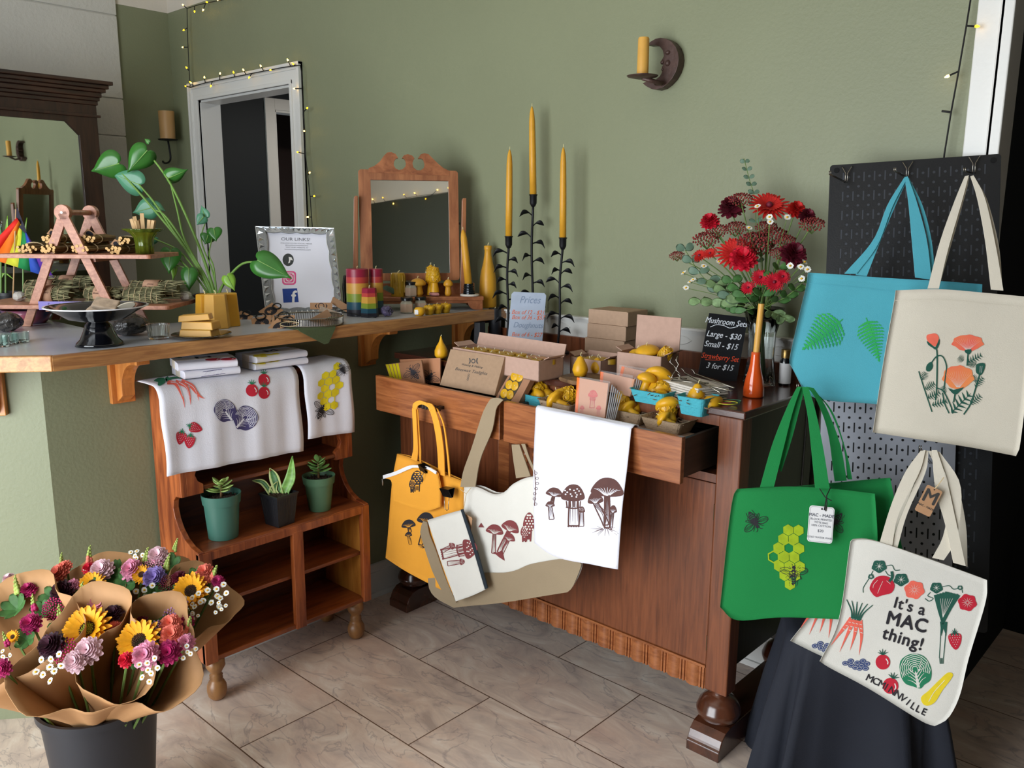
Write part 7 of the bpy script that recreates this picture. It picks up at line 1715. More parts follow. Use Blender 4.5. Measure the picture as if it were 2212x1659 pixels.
b = MB(); b.prism([(gx0 - 0.004, gz0 - 0.004), (gx1 + 0.004, gz0 - 0.004), (gx1 + 0.004, gz1 + 0.004), (gx0 - 0.004, gz1 + 0.004)], -0.006, -0.001, FM); b.build('looking_glass', M_mir, t)
for x0, x1, ya in ((762, 774, 420), (994, 1006, 425)):
 q0, q1 = fm(x0, 640), fm(x1, 640); q2, q3 = fm(x1 - 1, ya), fm(x0 + 2, ya + 3)
 b = MB(); F = Frame(FB.pt(0, zs1, -0.083), FB.a, FB.b); b.prism([(q0[0], 0), (q1[0], 0), (q2[0], q2[1] * 0.98), (q3[0] + 0.004, q3[1] * 0.995), (q3[0], q3[1] * 0.97)], -0.012, 0.008, F); b.build('side_post', M_maple, t, bevel=0.002)
 b = MB(); zc_ = (zB + zT) * 0.5 + 0.01; xc = (q1[0] if x0 < 900 else q0[0]); b.tube([FM.pt(xc - 0.006, zc_, 0), FM.pt(xc + 0.006, zc_, 0)], 0.004, 8); b.build('pivot_knob', M_cord, t)
MB().obox(FB.pt((xl + xr) / 2, zs1 + 0.022, -0.10), FB.a, FB.n, FB.b, (xr - xl) / 2 - 0.02, 0.006, 0.022).build('stretcher', M_mapx, t)
# things standing on its base shelf
def sb(px, n): q = fb(px, 640)[0]; return FB.pt(q, zs1 + 0.0006, n)
def lathe_thing(name, label, cat, o, prof, m, n=28, group=None, part='wax', wk=None, **kw):
 k = mpp(o); t = thing(name, label, cat, o, group=group); b = MB(); b.lathe([(r * k, z * k) for r, z in prof], n, o, **kw); b.build(part, m, t, smooth=True)
 if wk is not None: wick(o + Vector((0, 0, prof[-1][1] * k)), wk * k, 1.5 * k, t, 0.9 * k)
 return t
MUSH = lambda s, r, h: [(0, 0), (s * 0.8, h * 0.012), (s, h * 0.16), (s * 0.75, h * 0.5), (s * 0.85, h * 0.58), (r * 0.85, h * 0.60), (r, h * 0.68), (r * 0.92, h * 0.80), (r * 0.6, h * 0.93), (r * 0.25, h * 0.99), (0, h)]
o = sb(861, -0.030); k = mpp(o)
t = thing('pillar_candle', 'olive yellow pillar candle with wax drips on the mirror base', 'candle', o); b = MB(); b.lathe([(0, 0), (15 * k, 0), (15.2 * k, 46 * k), (14 * k, 50 * k), (6 * k, 49 * k), (0, 49 * k)], 30, o); random.seed(2)
for i in range(15): a = i * 0.42; zt_ = 49 - random.uniform(0, 3); zb_ = random.uniform(6, 34); b.tube([o + Vector((15.2 * k * math.cos(a), 15.2 * k * math.sin(a), z * k)) for z in (zt_, (zt_ + zb_) / 2, zb_)], [0.6 * k, 1.5 * k, 2.1 * k], 6)
b.build('wax', M_waxd, t, auto=50); wick(o + Vector((0, 0, 49 * k)), 6 * k, 4 * k, t, 1.1 * k)
lathe_thing('mushroom_candle', 'wide capped yellow mushroom candle on the mirror base', 'candle', sb(904, -0.032), MUSH(12, 18, 38), M_wax, wk=5, group='wax mushroom candles')
lathe_thing('mushroom_candle', 'small yellow mushroom candle on the mirror base, beside the pink stone', 'candle', sb(970, -0.030), MUSH(7.5, 10.5, 35), M_wax, wk=5, group='wax mushroom candles')
def morelc(o, r, h, label, group='wax mushroom candles', M=None, n=1.0):
 k = mpp(o) * n; t = thing('mushroom_candle', label, 'candle', o, group=group)
 if M is not None: t.matrix_world = M; RM[t.name] = M.copy()
 b = MB(); b.X = M; oo = Vector((0, 0, 0)) if M is not None else o
 if M is None: b.X = Matrix.Translation(o)
 b.lathe([(0, 0), (r * 0.85 * k, h * 0.01 * k), (r * 0.7 * k, h * 0.22 * k), (r * 0.6 * k, h * 0.36 * k), (r * 0.9 * k, h * 0.40 * k), (r * 1.05 * k, h * 0.52 * k), (r * 0.92 * k, h * 0.75 * k), (r * 0.5 * k, h * 0.94 * k), (0, h * k)], 20)
 for i in range(5):
  for j in range(9):
   f = (i + 0.5) / 5; rr = r * (0.98 - 0.5 * max(0, f - 0.45)) * k * 1.02; a = (j + 0.5 * (i % 2)) * 2 * PI / 9; zc = (0.45 + 0.48 * f) * h * k; q = r * 0.30 * k * (1 - 0.35 * f)
   rr = lerp(1.03, 0.62, f ** 1.6) * r * k
   P = [Vector((math.cos(a + q * math.cos(w) / rr) * (rr + 0.2 * k), math.sin(a + q * math.cos(w) / rr) * (rr + 0.2 * k), zc + q * 1.1 * math.sin(w))) for w in [2 * PI * u / 8 for u in range(8)]]
   b.tube(P, 0.075 * r * k, 4, closed=True)
 b.build('wax', M_waxm, t, auto=60)
 b = MB(); b.X = M if M is not None else Matrix.Translation(o); b.tube([(0, 0, h * k * 0.98), (0.001, 0, h * k + 4 * k)], 0.9 * k, 5); b.build('wick', M_wick, t)
 return t
o = sb(940, -0.030); k = mpp(o); rockp = MB(); random.seed(4); rockp.ball((0, 0, 0), 1, 10, 6)
rockp.v = [Vector((v.x * 15 * k * random.uniform(.8, 1.1), v.y * 11 * k * random.uniform(.8, 1.1), v.z * 5 * k * random.uniform(.8, 1.1))) for v in rockp.v]; rockp.v = [Vector((v.x, v.y, max(v.z, -4 * k) + 4 * k)) + o for v in rockp.v]
solo('pink_quartz', rockp, mat('rose_quartz', 'b8807a', 0.4, var=0.2, scale=50), 'rough pink quartz chunk under the tall morel candle', 'stone', o)
morelc(sb(940, -0.030) + Vector((0, 0, 8 * k)), 12.5, 56, 'tall yellow morel candle with pitted cap standing on the pink quartz'); morelc(sb(934, -0.058), 11, 66, 'yellow morel candle half hidden behind the tall one')
# taper in a wire-wrapped shell holder
o = sb(1014, -0.020); k = mpp(o); t = thing('taper_holder', 'candle holder wrapped in black wire on a white stone slice', 'candle holder', o)
b = MB(); b.lathe([(0, 0), (20 * k, 0), (21 * k, 2 * k), (19 * k, 4 * k), (0, 4 * k)], 18, o + FB.a * 2 * k); b.build('stone_slice', mat('pale_stone', 'd6cfc4', 0.6), t)
b = MB(); b.lathe([(0, 3 * k), (12 * k, 3 * k), (10 * k, 20 * k), (9 * k, 26 * k), (0, 26 * k)], 16, o)
for i in range(7): b.tube([o + Vector(((13 - 0.5 * i + 0.8 * math.sin(a * 3 + i)) * k * math.cos(a), (13 - 0.5 * i) * k * math.sin(a), (4 + 3.4 * i + 1.6 * math.sin(a + i)) * k)) for a in [2 * PI * j / 18 for j in range(18)]], 0.9 * k, 5, closed=True)
b.build('wire_wrap', mat('black_shiny_wire', '22262a', 0.15, 0.6), t)
def taper(p0, p1, r, label, group='yellow taper candles', m=None, wk=10):
 p0, p1 = Vector(p0), Vector(p1); t = thing('taper_candle', label, 'candle', p0, group=group); d = p1 - p0; L = d.length; u = d.normalized(); b = MB()
 b.tube([p0, p0 + u * L * 0.5, p0 + u * L * 0.84, p0 + u * L * 0.93, p0 + u * L * 0.98, p1], [r, r * 0.98, r * 0.86, r * 0.66, r * 0.36, r * 0.12], 20); b.build('wax', m or M_wax, t, smooth=True)
 b = MB(); b.tube([p1 - u * 0.001, p1 + u * wk * 0.001 + Vector((0.001, 0, 0))], 0.0012, 6); b.build('wick', M_wick, t); return t
taper(o + Vector((0, 0, 20 * k)), oy(1000, 496, o.y), 8 * k, 'leaning yellow taper candle in the wire wrapped holder')
# eucalyptus sprig behind the drip candle
M_euc = mat('eucalyptus_leaf', '5f7a66', 0.5, var=0.15, scale=30)
b = MB(); o = sb(838, -0.01); k = mpp(o)
for i in range(12): c = o + FB.a * (-6 + 2.4 * i) * k + Vector((0, 0, (18 - 1.2 * i + 4 * (i % 2)) * k)); F = Frame(c, CR + CU * (0.5 if i % 2 else -0.5), CU - CF * 0.3); b.prism([(6 * k * math.cos(w), 3.6 * k * math.sin(w)) for w in [2 * PI * j / 10 for j in range(10)]], 0, 0.0006, F)
b.tube([o + FB.a * -8 * k + Vector((0, 0, 20 * k)), o + FB.a * 8 * k + Vector((0, 0, 10 * k)), o + FB.a * 22 * k + Vector((0, 0, 3 * k))], 0.7 * k, 5)
solo('eucalyptus_sprig', b, M_euc, 'small grey green eucalyptus sprig between the rainbow and drip candles', 'sprig')
# hexagonal jars, rose candles
M_jglass = mat('jar_glass', 'e0d8c0', 0.08, trans=0.5); M_blid = mat('black_lid', '121214', 0.25)
def jar(o, label, s=1.0):
 k = mpp(o) * s; t = thing('hexagonal_jar', label, 'jar', o, group='small hexagonal jars with black lids')
 b = MB(); b.lathe([(0, 0), (13 * k, 0), (14.5 * k, 2 * k), (14.5 * k, 22 * k), (11 * k, 26 * k), (11 * k, 28 * k), (0, 28 * k)], 6, o, rot=0.2); b.build('glass', M_jglass, t, bevel=0.001)
 b = MB(); b.lathe([(14.7 * k, 3 * k), (14.7 * k, 20 * k)], 6, o, rot=0.2, cap=False); b.build('kraft_label', mat('label_kraft', 'b79c86', 0.75), t, solid=0.0003)
 b = MB(); b.lathe([(0, 27 * k), (13.2 * k, 27 * k), (13.2 * k, 33 * k), (12.4 * k, 34 * k), (0, 34 * k)], 24, o); b.build('lid', M_blid, t, auto=40)
jar(cpt(879, 676), 'hexagonal jar on the counter, front left of the three'); jar(cpt(909, 673), 'hexagonal jar on the counter behind the rose candles', 0.95)
jar(sb(889, -0.018), 'hexagonal jar standing on the mirror base above the other two', 0.93)
def rose(px, py, label, side=False):
 o = cpt(px, py); k = mpp(o); t = thing('rose_candle', label, 'candle', o, group='yellow rose candles'); b = MB(); b.lathe([(0, 0), (8.5 * k, 0), (11.5 * k, 10 * k), (12 * k, 16 * k), (9 * k, 18 * k), (0, 17 * k)], 20, o)
 for i in range(11):
  a = i * 2.4; r = (12.5 - i * 0.95) * k; z0 = (8 + i * 0.7) * k; rows = []
  for f in (0, 1): rows.append([o + Vector((r * (0.95 + 0.12 * f) * math.cos(a + w), r * (0.95 + 0.12 * f) * math.sin(a + w), z0 + f * (11 - 0.5 * i) * k * (1 - 0.5 * (w / 1.1) ** 2))) for w in [-1.1 + 2.2 * j / 6 for j in range(7)]])
  b.grid(rows)
 b.build('wax', M_waxm, t, smooth=True, solid=0.0010); wick(o + Vector((0, 0, 18 * k)), 5 * k, 1 * k, t, 0.8 * k); return t
rose(927, 679, 'yellow rose candle, left of the row before the jars'); rose(944, 677, 'yellow rose candle, middle of the row before the jars'); rose(955 + 7, 675, 'yellow rose candle, right of the row before the jars')
o = cpt(906, 682); k = mpp(o); b = MB(); b.use(M_waxm).lathe([(0, 0), (8 * k, 0), (12 * k, 6 * k), (12 * k, 13 * k), (8 * k, 18 * k), (0, 19 * k)], 20, o); b.use(M_card).obox(o + Vector((0, 0, 9 * k)) - Vector((CF.x, CF.y, 0)).normalized() * 11.6 * k - CR * 5 * k, CR, CF, CU, 4 * k, 0.8 * k, 5 * k); solo('votive_candle', b, None, 'round yellow votive candle with a small white sticker, foremost of the group', 'candle', o, auto=60)
# bottle-shaped candle on the end of the counter
o = DP(1054, 665, (cpt(1054, 664) - CP).dot(CF)); o = Vector((o.x, o.y, ZK)); k = mpp(o)
lathe_thing('bottle_candle', 'tall bottle shaped beeswax candle at the far end of the counter', 'candle', o, [(0, 0), (17, 0), (18.5, 3), (18.2, 40), (17.4, 62), (15, 78), (10, 98), (7.8, 112), (7.2, 122), (8.4, 124), (8.4, 131), (6, 132), (0, 132)], M_wax, 36, wk=6)

# ================================================================== things on the dresser top
ZE = ZD + 0.0008
def dpt_(px, py): return oz(px, py, ZE)
M_bwax = mat('black_wax', '1c1d22', 0.5, bump=0.1, bscale=60)
o = dpt_(1069, 738); lathe_thing('pillar_candle', 'black round pillar candle on the dresser under the counter end', 'candle', o, [(0, 0), (13.5, 0), (13.5, 71), (12.5, 73), (0, 72)], M_bwax, wk=3)
hexcandle(1036, 742, 15, 13, 48, 'black hexagonal candle left of the round black one', M_bwax, 0.3, None, z=ZE)
o = dpt_(953, 775); lathe_thing('pear_candle', 'yellow bulb shaped candle at the left end of the dresser', 'candle', o, [(0, 0), (10, 1), (14, 8), (14, 18), (10, 28), (5, 36), (2.5, 44), (1.2, 49)], M_waxm, wk=3)
# iron candle stems with leaves and tapers
M_irn = mat('black_iron', '17181b', 0.5, 0.4)
def stemholder(px, cupy, basey, cx_, topy, tx, label, tl_, yb, seed):
 base = Vector((oy(px, basey, yb).x, yb, ZE)); dd = (base - CP).dot(CF); cup = oy(cx_, cupy, yb); k = mpp(base); random.seed(seed)
 t = thing('iron_candlestick', label, 'candle holder', base, group='black iron candle stems with leaves')
 b = MB(); b.lathe([(0, 0), (26 * k, 0), (25 * k, 3 * k), (4 * k, 5 * k), (0, 5 * k)], 24, base); b.build('base', M_irn, t, auto=40)
 P = [base, base.lerp(cup, 0.3) + CR * 2 * k, base.lerp(cup, 0.65) - CR * 2 * k, cup - Vector((0, 0, 20 * k))]; P = spline(P, 8); b = MB(); b.tube(P, 2.6 * k, 8); b.build('stem', M_irn, t, smooth=True)
 b = MB(); c = cup - Vector((0, 0, 24 * k)); b.lathe([(0, 0), (4 * k, 1 * k), (7.4 * k, 8 * k), (7.6 * k, 23 * k), (9 * k, 24.5 * k), (9 * k, 26 * k), (6.4 * k, 25 * k), (6 * k, 12 * k), (0, 10 * k)], 20, c); b.build('cup', M_irn, t, smooth=True)
 N_ = 12
 for i in range(N_):
  f = 0.22 + 0.76 * i / N_; p_ = P[min(len(P) - 1, int(f * (len(P) - 1)))]; s = -1 if i % 2 else 1; d = (CR * s * random.uniform(0.7, 1) + Vector((CF.x, CF.y, 0)) * random.uniform(-0.6, 0.25)).normalized(); L = random.uniform(20, 34) * k; up = random.uniform(0.1, 0.7)
  Q = spline([p_, p_ + d * L * 0.35 + Vector((0, 0, L * up * 0.5)), p_ + d * L * 0.75 + Vector((0, 0, L * up * 0.5)), p_ + d * L + Vector((0, 0, L * (up - 0.55)))], 4); n = len(Q); rows = []; u = Vector((0, 0, 1)) - CF * 0.4
  for j, c in enumerate(Q): g = j / (n - 1); w = (1.0 * k if g < 0.3 else 0) + 4.2 * k * max(0, math.sin(PI * max(0, (g - 0.25) / 0.75))) + 0.3 * k; rows.append([c - u * w, c + u * w])
  b = MB(); b.grid(rows); b.build('leaf', M_irn, t, smooth=True, solid=0.0012)
 taper(cup - Vector((0, 0, 12 * k)), oy(tx, topy, yb), 7.2 * k, tl_)
stemholder(1095, 512, 735, 1099, 323, 1101, 'black iron leafy candle stem, left of the three behind the boxes', 'yellow taper candle in the left iron stem', 2.33, 1)
stemholder(1148, 422, 735, 1152, 230, 1149, 'tallest black iron leafy candle stem, in the middle', 'tallest yellow taper candle, in the middle iron stem', 2.37, 2)
stemholder(1204, 515, 735, 1216, 318, 1217, 'black iron leafy candle stem, right of the three behind the boxes', 'yellow taper candle in the right iron stem', 2.345, 3)
# price board, and cardboard boxes
M_box = mat('brown_cardboard', 'a98c74', 0.8, var=0.05, scale=70, bump=0.05, bscale=200); M_boxp = mat('pinkish_cardboard', 'b39383', 0.8, var=0.04, scale=70)
CRH = Vector((CR.x, CR.y, 0)).normalized()
def tplane(p0, P0, adir=None, lean=0.25):
 A_ = Vector(adir or CRH).normalized(); bk = Vector((0, 0, 1)).cross(A_); return Frame(P0, A_, Vector((0, 0, math.cos(lean))) + bk * math.sin(lean))
def board(pts, P0, name, label, m, lean=0.2):
 F = tplane(pts[0], P0, None, lean); t = thing(name, label, 'sign', P0); MB().prism([F.hit(*q) for q in pts], -0.003, 0, F).build('board', m, t, bevel=0.001); return t, F, Print(lambda x, y, o=0: F.pt(*F.hit(x, y), o), 50, 0.0005, 0.0002)
t, F, q = board([(1095, 752), (1170, 754), (1175, 700), (1180, 638), (1176, 633), (1110, 630), (1105, 635)], oz(1130, 762, ZE), 'price_board', 'small white board with orange handwritten tealight prices', mat('pale_blue_board', 'a9b4c6', 0.4, var=0.05, scale=20))
I_och = ink('orange_chalk', 'e06a3a'); I_smu = ink('smudge_grey', '7f8ea6')
for s_, x, y, z, m in (('Prices', 1144, 655, 22, I_smu), ('Box of 12 - $21', 1140, 679, 13, I_och), ('Box of 36 - $57', 1140, 690, 13, I_och), ('Doughnuts', 1140, 708, 17, I_smu), ('Box of 6 - $27', 1137, 727, 13, I_och)): q.text(m, s_, x, y, z, 1.5, 1, 0.35, 0, 0.85)
q.build('handwriting', t)
def boxframe(px, py, yaw, z=ZE):
 o = oz(px, py, z); return TR(o, yaw)
def carton(name, label, px, py, yaw, w, d, h, z=ZE, m=None, group=None, lid=None, lh=None):
 "front-left bottom corner sits at the picture point; w along the front, d back, h up"
 M_ = boxframe(px, py, yaw, z); t = thing(name, label, 'box', M=M_, group=group); b = MB(); b.X = M_; m = m or M_box
 if lid is None: b.box(0, 0, 0, w, d, h); b.build('box', m, t, bevel=0.0015); b = MB(); b.X = M_; b.box(-0.0006, -0.0006, h - 0.002, w + 0.0006, d, h + 0.0006); b.build('lid', m, t, bevel=0.001); return t, M_
 e = 0.003; b.box(0, 0, 0, w, e, h); b.box(0, d - e, 0, w, d, h); b.box(0, 0, 0, e, d, h); b.box(w - e, 0, 0, w, d, h); b.box(0, 0, 0, w, d, e); b.build('box', m, t)
 b = MB(); b.X = M_ @ TR((0, d, h), 0, 1, lid); b.box(0, 0, 0, w, e, lh or d * 0.98)
 b.build('lid', m, t);
 for s, x in ((-1, e), (1, w - e)):
  b = MB(); b.X = M_; b.obox((x + s * 0.010, d * 0.55, h + 0.006), (0, 1, 0), (1, 0, 0.5 * s), (0, 0, 1), d * 0.34, 0.012, 0.001); b.build('flap', m, t)
 return t, M_
def tealights(M_, nx, ny, x0, y0, z, p, label, group, r=0.0185, st=0.5):
 k_ = 0; rt = None
 for j in range(ny):
  for i in range(nx):
   M2 = M_ @ TR((x0 + i * p + (j % 2) * st * p, y0 + j * p * 0.92, z + 0.0012 * ((i * 7 + j * 3) % 3)))
   if rt is None:
    rt = thing('tealight', label, 'candle', M=M2, group=group); b = MB(); b.X = M2; b.lathe([(0, 0), (r, 0), (r, 0.014), (r * 0.9, 0.0165), (0, 0.0165)], 20); b.build('wax', M_waxd, rt, auto=40); b = MB(); b.X = M2; b.tube([(0, 0, 0.016), (0.002, 0.001, 0.020), (0.005, 0.002, 0.022)], 0.0012, 5); b.build('wick', mat('white_wick', 'e6e2c8', 0.8), rt)
   else: dup(rt, M2 @ TR((0, 0, 0), (i * 2.1 + j) % 6.28))
t, M1 = carton('tealight_box', 'long open cardboard box filled with olive yellow tealights', 978, 790, -0.03, 0.385, 0.110, 0.062, lid=-0.3, lh=0.040, m=M_boxp)
tealights(M1, 9, 2, 0.028, 0.03, 0.042, 0.040, 'olive yellow tealight in the long open box', 'tealights in the long box')
t, M2 = carton('tealight_box', 'small open cardboard box of flat yellow candles below the stacked boxes', 1231, 806, 0.02, 0.118, 0.095, 0.052, lid=-0.2, lh=0.012, m=M_boxp)
tealights(M2, 3, 2, 0.024, 0.022, 0.034, 0.036, 'flat yellow candle in the small open box', 'candles in the small box')
# three closed boxes stacked at the back
hs = 0.047
for i, (px, dw, lb) in enumerate(((1266, 0.004, 'closed cardboard box at the bottom of the stack of three'), (1270, 0.0, 'closed cardboard box in the middle of the stack of three'), (1271, 0.003, 'closed cardboard box on top of the stack of three'))):
 x_ = oy(px, 700, 2.27).x; M_ = TR((x_, 2.265 + 0.002 * i, ZE + 0.0 + i * (hs + 0.0012) + 0.036), 0.03); t = thing('cardboard_box', lb, 'box', M=M_, group='closed boxes in a stack'); b = MB(); b.X = M_; b.box(0, 0, 0, 0.155 + dw, 0.12, hs); b.build('box', M_box, t, bevel=0.0015); b = MB(); b.X = M_; b.box(0.004, -0.0008, hs - 0.003, 0.151 + dw, 0.118, hs + 0.0008); b.build('lid', M_box, t)
b = MB(); x_ = oy(1266, 700, 2.27).x; b.box(x_ + 0.005, 2.27, ZE, x_ + 0.15, 2.38, ZE + 0.035); solo('cardboard_box', b, M_box, 'shallow cardboard box under the stack of three, hidden by the candle box', 'box', bevel=0.001)
# tall box with an upright lid, holding wax mushrooms
hb4 = 0.088; t, M4_ = carton('mushroom_box', 'large open cardboard box with upright lid holding yellow wax mushrooms', 1331, 822, 0.06, 0.150, 0.105, hb4, lid=-0.05, m=M_boxp)
def at4(x, y, z): return M4_ @ Vector((x, y, z))
def shroom(o, s, r, h, label, tilt=(0, 0), rz=0, kind=0, group='wax mushrooms in the baskets'):
 M_ = Matrix.Translation(o) @ Matrix.Rotation(rz, 4, 'Z') @ Matrix.Rotation(tilt[0], 4, 'X') @ Matrix.Rotation(tilt[1], 4, 'Y')
 if kind == 1: return morelc(o, r * 800, h * 800, label, group, M_, 0.00125 / mpp(o))
 t = thing('mushroom_candle' if kind == 0 else 'strawberry_candle', label, 'candle', M=M_, group=group); b = MB(); b.X = M_
 if kind == 0: b.lathe([(a, z) for a, z in MUSH(s, r, h)], 22)
 else: b.lathe([(0, 0), (r * 0.75, 0.001), (r, h * 0.3), (r * 0.85, h * 0.55), (r * 0.35, h * 0.92), (0, h)], 20)
 b.build('wax', M_waxm, t, smooth=True); b = MB(); b.X = M_; b.tube([(0, 0, h * 0.98), (0.001, 0, h + 0.006), (0.004, 0.001, h + 0.010)], 0.001, 5); b.build('wick', M_wick, t); return t
shroom(at4(0.040, 0.05, 0.045), 0.014, 0.026, 0.05, 'round yellow wax cap at the left inside the large open box', group='wax mushrooms in the large box')
shroom(at4(0.078, 0.055, 0.048), 0.016, 0.038, 0.064, 'big yellow wax mushroom cap in the middle of the large open box', (0.25, 0), group='wax mushrooms in the large box')
shroom(at4(0.118, 0.05, 0.055), 0.017, 0.02, 0.062, 'yellow morel candle at the right inside the large open box', (0, 0.5), kind=1, group='wax mushrooms in the large box')
# tealight gift box leaning in the left drawer, window boxes, bee cards
M_kb = mat('kraft_box', '9c8066', 0.8, var=0.05, scale=80)
def slabbox(pts, ya, lean, th, name, label, m, cat='box', bev=0.0012, adir=(1, 0, 0)):
 "flat box whose traced face lies on a leaning plane through its first corner at y = ya"
 P0 = oy(*pts[0], ya); F = tplane(pts[0], P0, adir, lean); t = thing(name, label, cat, P0)
 H_ = [F.hit(*p_) for p_ in pts]; MB().prism(H_, -th, 0, F).build('box', m, t, bevel=bev)
 w = (Vector(H_[1]) - Vector(H_[0])).length; h = (Vector(H_[3]) - Vector(H_[0])).length
 return t, F, w, h, Print(lambda x, y, o=0: F.pt(*F.hit(x, y), o), 50, 0.0006, 0.0002)
z8 = lambda x, y: (780 + x / 4.81, 600 + y / 4.81)
t, F, w, h, q = slabbox([z8(815, 1115), z8(1385, 1225), z8(1490, 825), z8(930, 740)], 1.845, 0.26, 0.045, 'gift_box', 'closed kraft box with a moon stamp and handwriting, leaning in the left drawer', M_kb)
I_pen = ink('pen', '4a4644'); cx8 = lambda x, y: z8(x, y)
c = cx8(1168, 866); q.oval(I_pen, c[0], c[1], 4.6, 5.2, 0, 18); q.oval(M_kb, c[0], c[1], 2.6, 3, 1, 14)
for s in (-1, 1): q.fill(I_pen, [(c[0] + s * 7, c[1] - 6), (c[0] + s * 10, c[1] - 7), (c[0] + s * 8 , c[1]), (c[0] + s * 10.5, c[1] + 6), (c[0] + s * 7, c[1] + 5), (c[0] + s * 5.6, c[1])], 0)
for s_, x, y, z in (('Waxing & Making', 1150, 925, 6.5), ('Beeswax Tealights', 1140, 985, 9.5)): c = cx8(x, y); q.text(I_pen, s_, c[0], c[1], z, 9, 1, 0.4)
for i in range(4): c = cx8(1120 - i * 4, 1005 + i * 18); q.oval(I_pen, c[0], c[1], 1.8, 1.5, 0, 8, 0, 0.7)
q.build('stamp', t)
for i, (pts, lb) in enumerate((([z8(1540, 1090), z8(1800, 1085), z8(1945, 830), z8(1720, 805)], 'plain kraft window box leaning behind the tealight window box'), ([z8(1395, 1245), z8(1620, 1330), z8(1870, 850), z8(1640, 822)], 'kraft window box showing eight yellow tealights, leaning at the drawers middle'))):
 t, F, w, h, q = slabbox(pts, 1.855 if i else 1.90, 0.35, 0.022, 'window_box', lb, mat('kraft_box_brown', '9a6f52', 0.75))
 if i:
  a0 = F.hit(*z8(1430, 1250)); f0 = [F.hit(*z8(x, y)) for x, y in ((1432, 1240), (1560, 1270), (1750, 900), (1655, 885))]
  b = MB(); b.prism(spline([(a, c_) for a, c_ in f0], 5, True), 0.0003, 0.0010, F); b.build('window', mat('dark_window', '4a443c', 0.2), t)
  for r_ in range(4):
   for c_ in range(2):
    fx = (c_ + 0.5) / 2; fy = (r_ + 0.5) / 4; A_ = Vector(f0[0]).lerp(Vector(f0[1]), fx); B_ = Vector(f0[3]).lerp(Vector(f0[2]), fx); p_ = A_.lerp(B_, fy); rr_ = 0.0145
    M_ = Frame(F.pt(p_.x, p_.y, 0.001), F.a, F.b).mat(); tt = thing('tealight', 'yellow tealight behind the window of the leaning kraft box', 'candle', M=M_, group='tealights in the window box'); b = MB(); b.X = M_; b.lathe([(0, 0), (rr_, 0), (rr_, 0.002), (rr_ * 0.9, 0.003), (0, 0.003)], 20); b.build('wax', M_waxm, tt, auto=40); b = MB(); b.X = M_; b.tube([(0, 0, 0.003), (0.002, 0.002, 0.005)], 0.0012, 5); b.build('wick', MATS['white_wick'], tt)
I_gold = mat('yellow_foil', 'c8b81c', 0.25, 0.2)
for pts, dd_, lb, strp in (([z8(430, 1060), z8(820, 1100), z8(820, 832), z8(400, 850)], 1.90, 'pinkish card with a bee print in the left drawer, behind the other', 0), ([z8(300, 1050), z8(660, 1112), z8(625, 855), z8(250, 900)], 1.855, 'brown card with yellow stripes and a bee print at the left drawer end', 1)):
 t, F, w, h, q = slabbox(pts, dd_, 0.2, 0.006, 'bee_card', lb, mat('brown_card', '8a6044', 0.5) if strp else mat('salmon_card', 'b07a58', 0.5), 'card')
 if strp:
  for k_ in range(4): P_ = [z8(lerp(255, 395, (k_ + o_) / 4), 900 - 12 * k_ / 4) for o_ in (0.08, 0.86)] + [z8(lerp(305, 430, (k_ + o_) / 4), 1052 + 22 * k_ / 4) for o_ in (0.86, 0.08)]; q.fill(I_gold, P_, 0)
  q.at(*z8(540, 980), 20, None, -40); bee(q, I_blk, MATS['brown_card'])
 else: q.at(*z8(712, 1035), 20, None, 30); bee(q, I_blk, MATS['salmon_card'])
 q.T = None; q.build('bee_print', t)
# ---- berry baskets of wax mushrooms in the right drawer
M_tb = mat('turquoise_pulp', '45a5b4', 0.85, bump=0.3, bscale=150); M_kbk = mat('kraft_pulp', 'a58d72', 0.9, bump=0.4, bscale=150); M_shred = mat('paper_shred', '7a6450', 0.85, var=0.5, scale=60)
def basket(cx_, cy_, yaw, m, label, z, items, w=0.130, d=0.092, h=0.036, tilt=0.0):
 o = oz(cx_, cy_, z); M_ = TR(o, yaw, 1, tilt); t = thing('berry_basket', label, 'basket', M=M_); b = MB(); b.X = M_; rows = []
 for z_, g in ((0, 0.78), (h * 0.45, 0.88), (h * 0.48, 0.90), (h * 0.95, 0.99), (h, 1.05), (h, 1.0), (h * 0.5, 0.86), (0.004, 0.74)):
  rows.append([Vector((x * g, y * g, z_)) for x, y in rounded(w, d, 0.012, 3)])
 b.grid(rows, closed_u=True); nn_ = len(rows[0]); b.af(*range(nn_)[::-1]); L = len(b.v); b.af(*range(L - nn_, L)); b.build('basket', m, t)
 b = MB(); b.X = M_; random.seed(int(cx_))
 for i in range(60): x, y = random.uniform(-w * .4, w * .4), random.uniform(-d * .4, d * .4); a = random.uniform(0, 6.28); l = 0.012; zz = h * random.uniform(0.45, 0.85); b.tube([(x, y, zz), (x + l * math.cos(a), y + l * math.sin(a), zz + random.uniform(-.003, .006)), (x + 2 * l * math.cos(a + .5), y + 2 * l * math.sin(a + .5), zz)], 0.0012, 4)
 sh = b.build('paper_shred', M_shred, t); sh['kind'] = 'stuff'
 for i, (x, y, kd, sc, tx, ty, lb) in enumerate(items):
  p_ = M_ @ Vector((x * w / 2, y * d / 2, h * 0.45))
  sc *= 1.25; shroom(p_, 0.011 * sc, (0.022 if kd == 0 else 0.018) * sc, (0.048 if kd != 2 else 0.042) * sc, lb, (tx, ty), i * 1.1, kd)
zb_ = 0.890
for xa_, xb_, lb in ((-1.655, -1.40, 'cardboard tray under the baskets in the left part of the right drawer'), (-1.385, -1.10, 'cardboard tray under the baskets in the right part of the right drawer')): solo('cardboard_tray', MB().box(xa_, 1.825, DZ0 + 0.019, xb_, 1.94, 0.889), M_box, lb, 'tray')
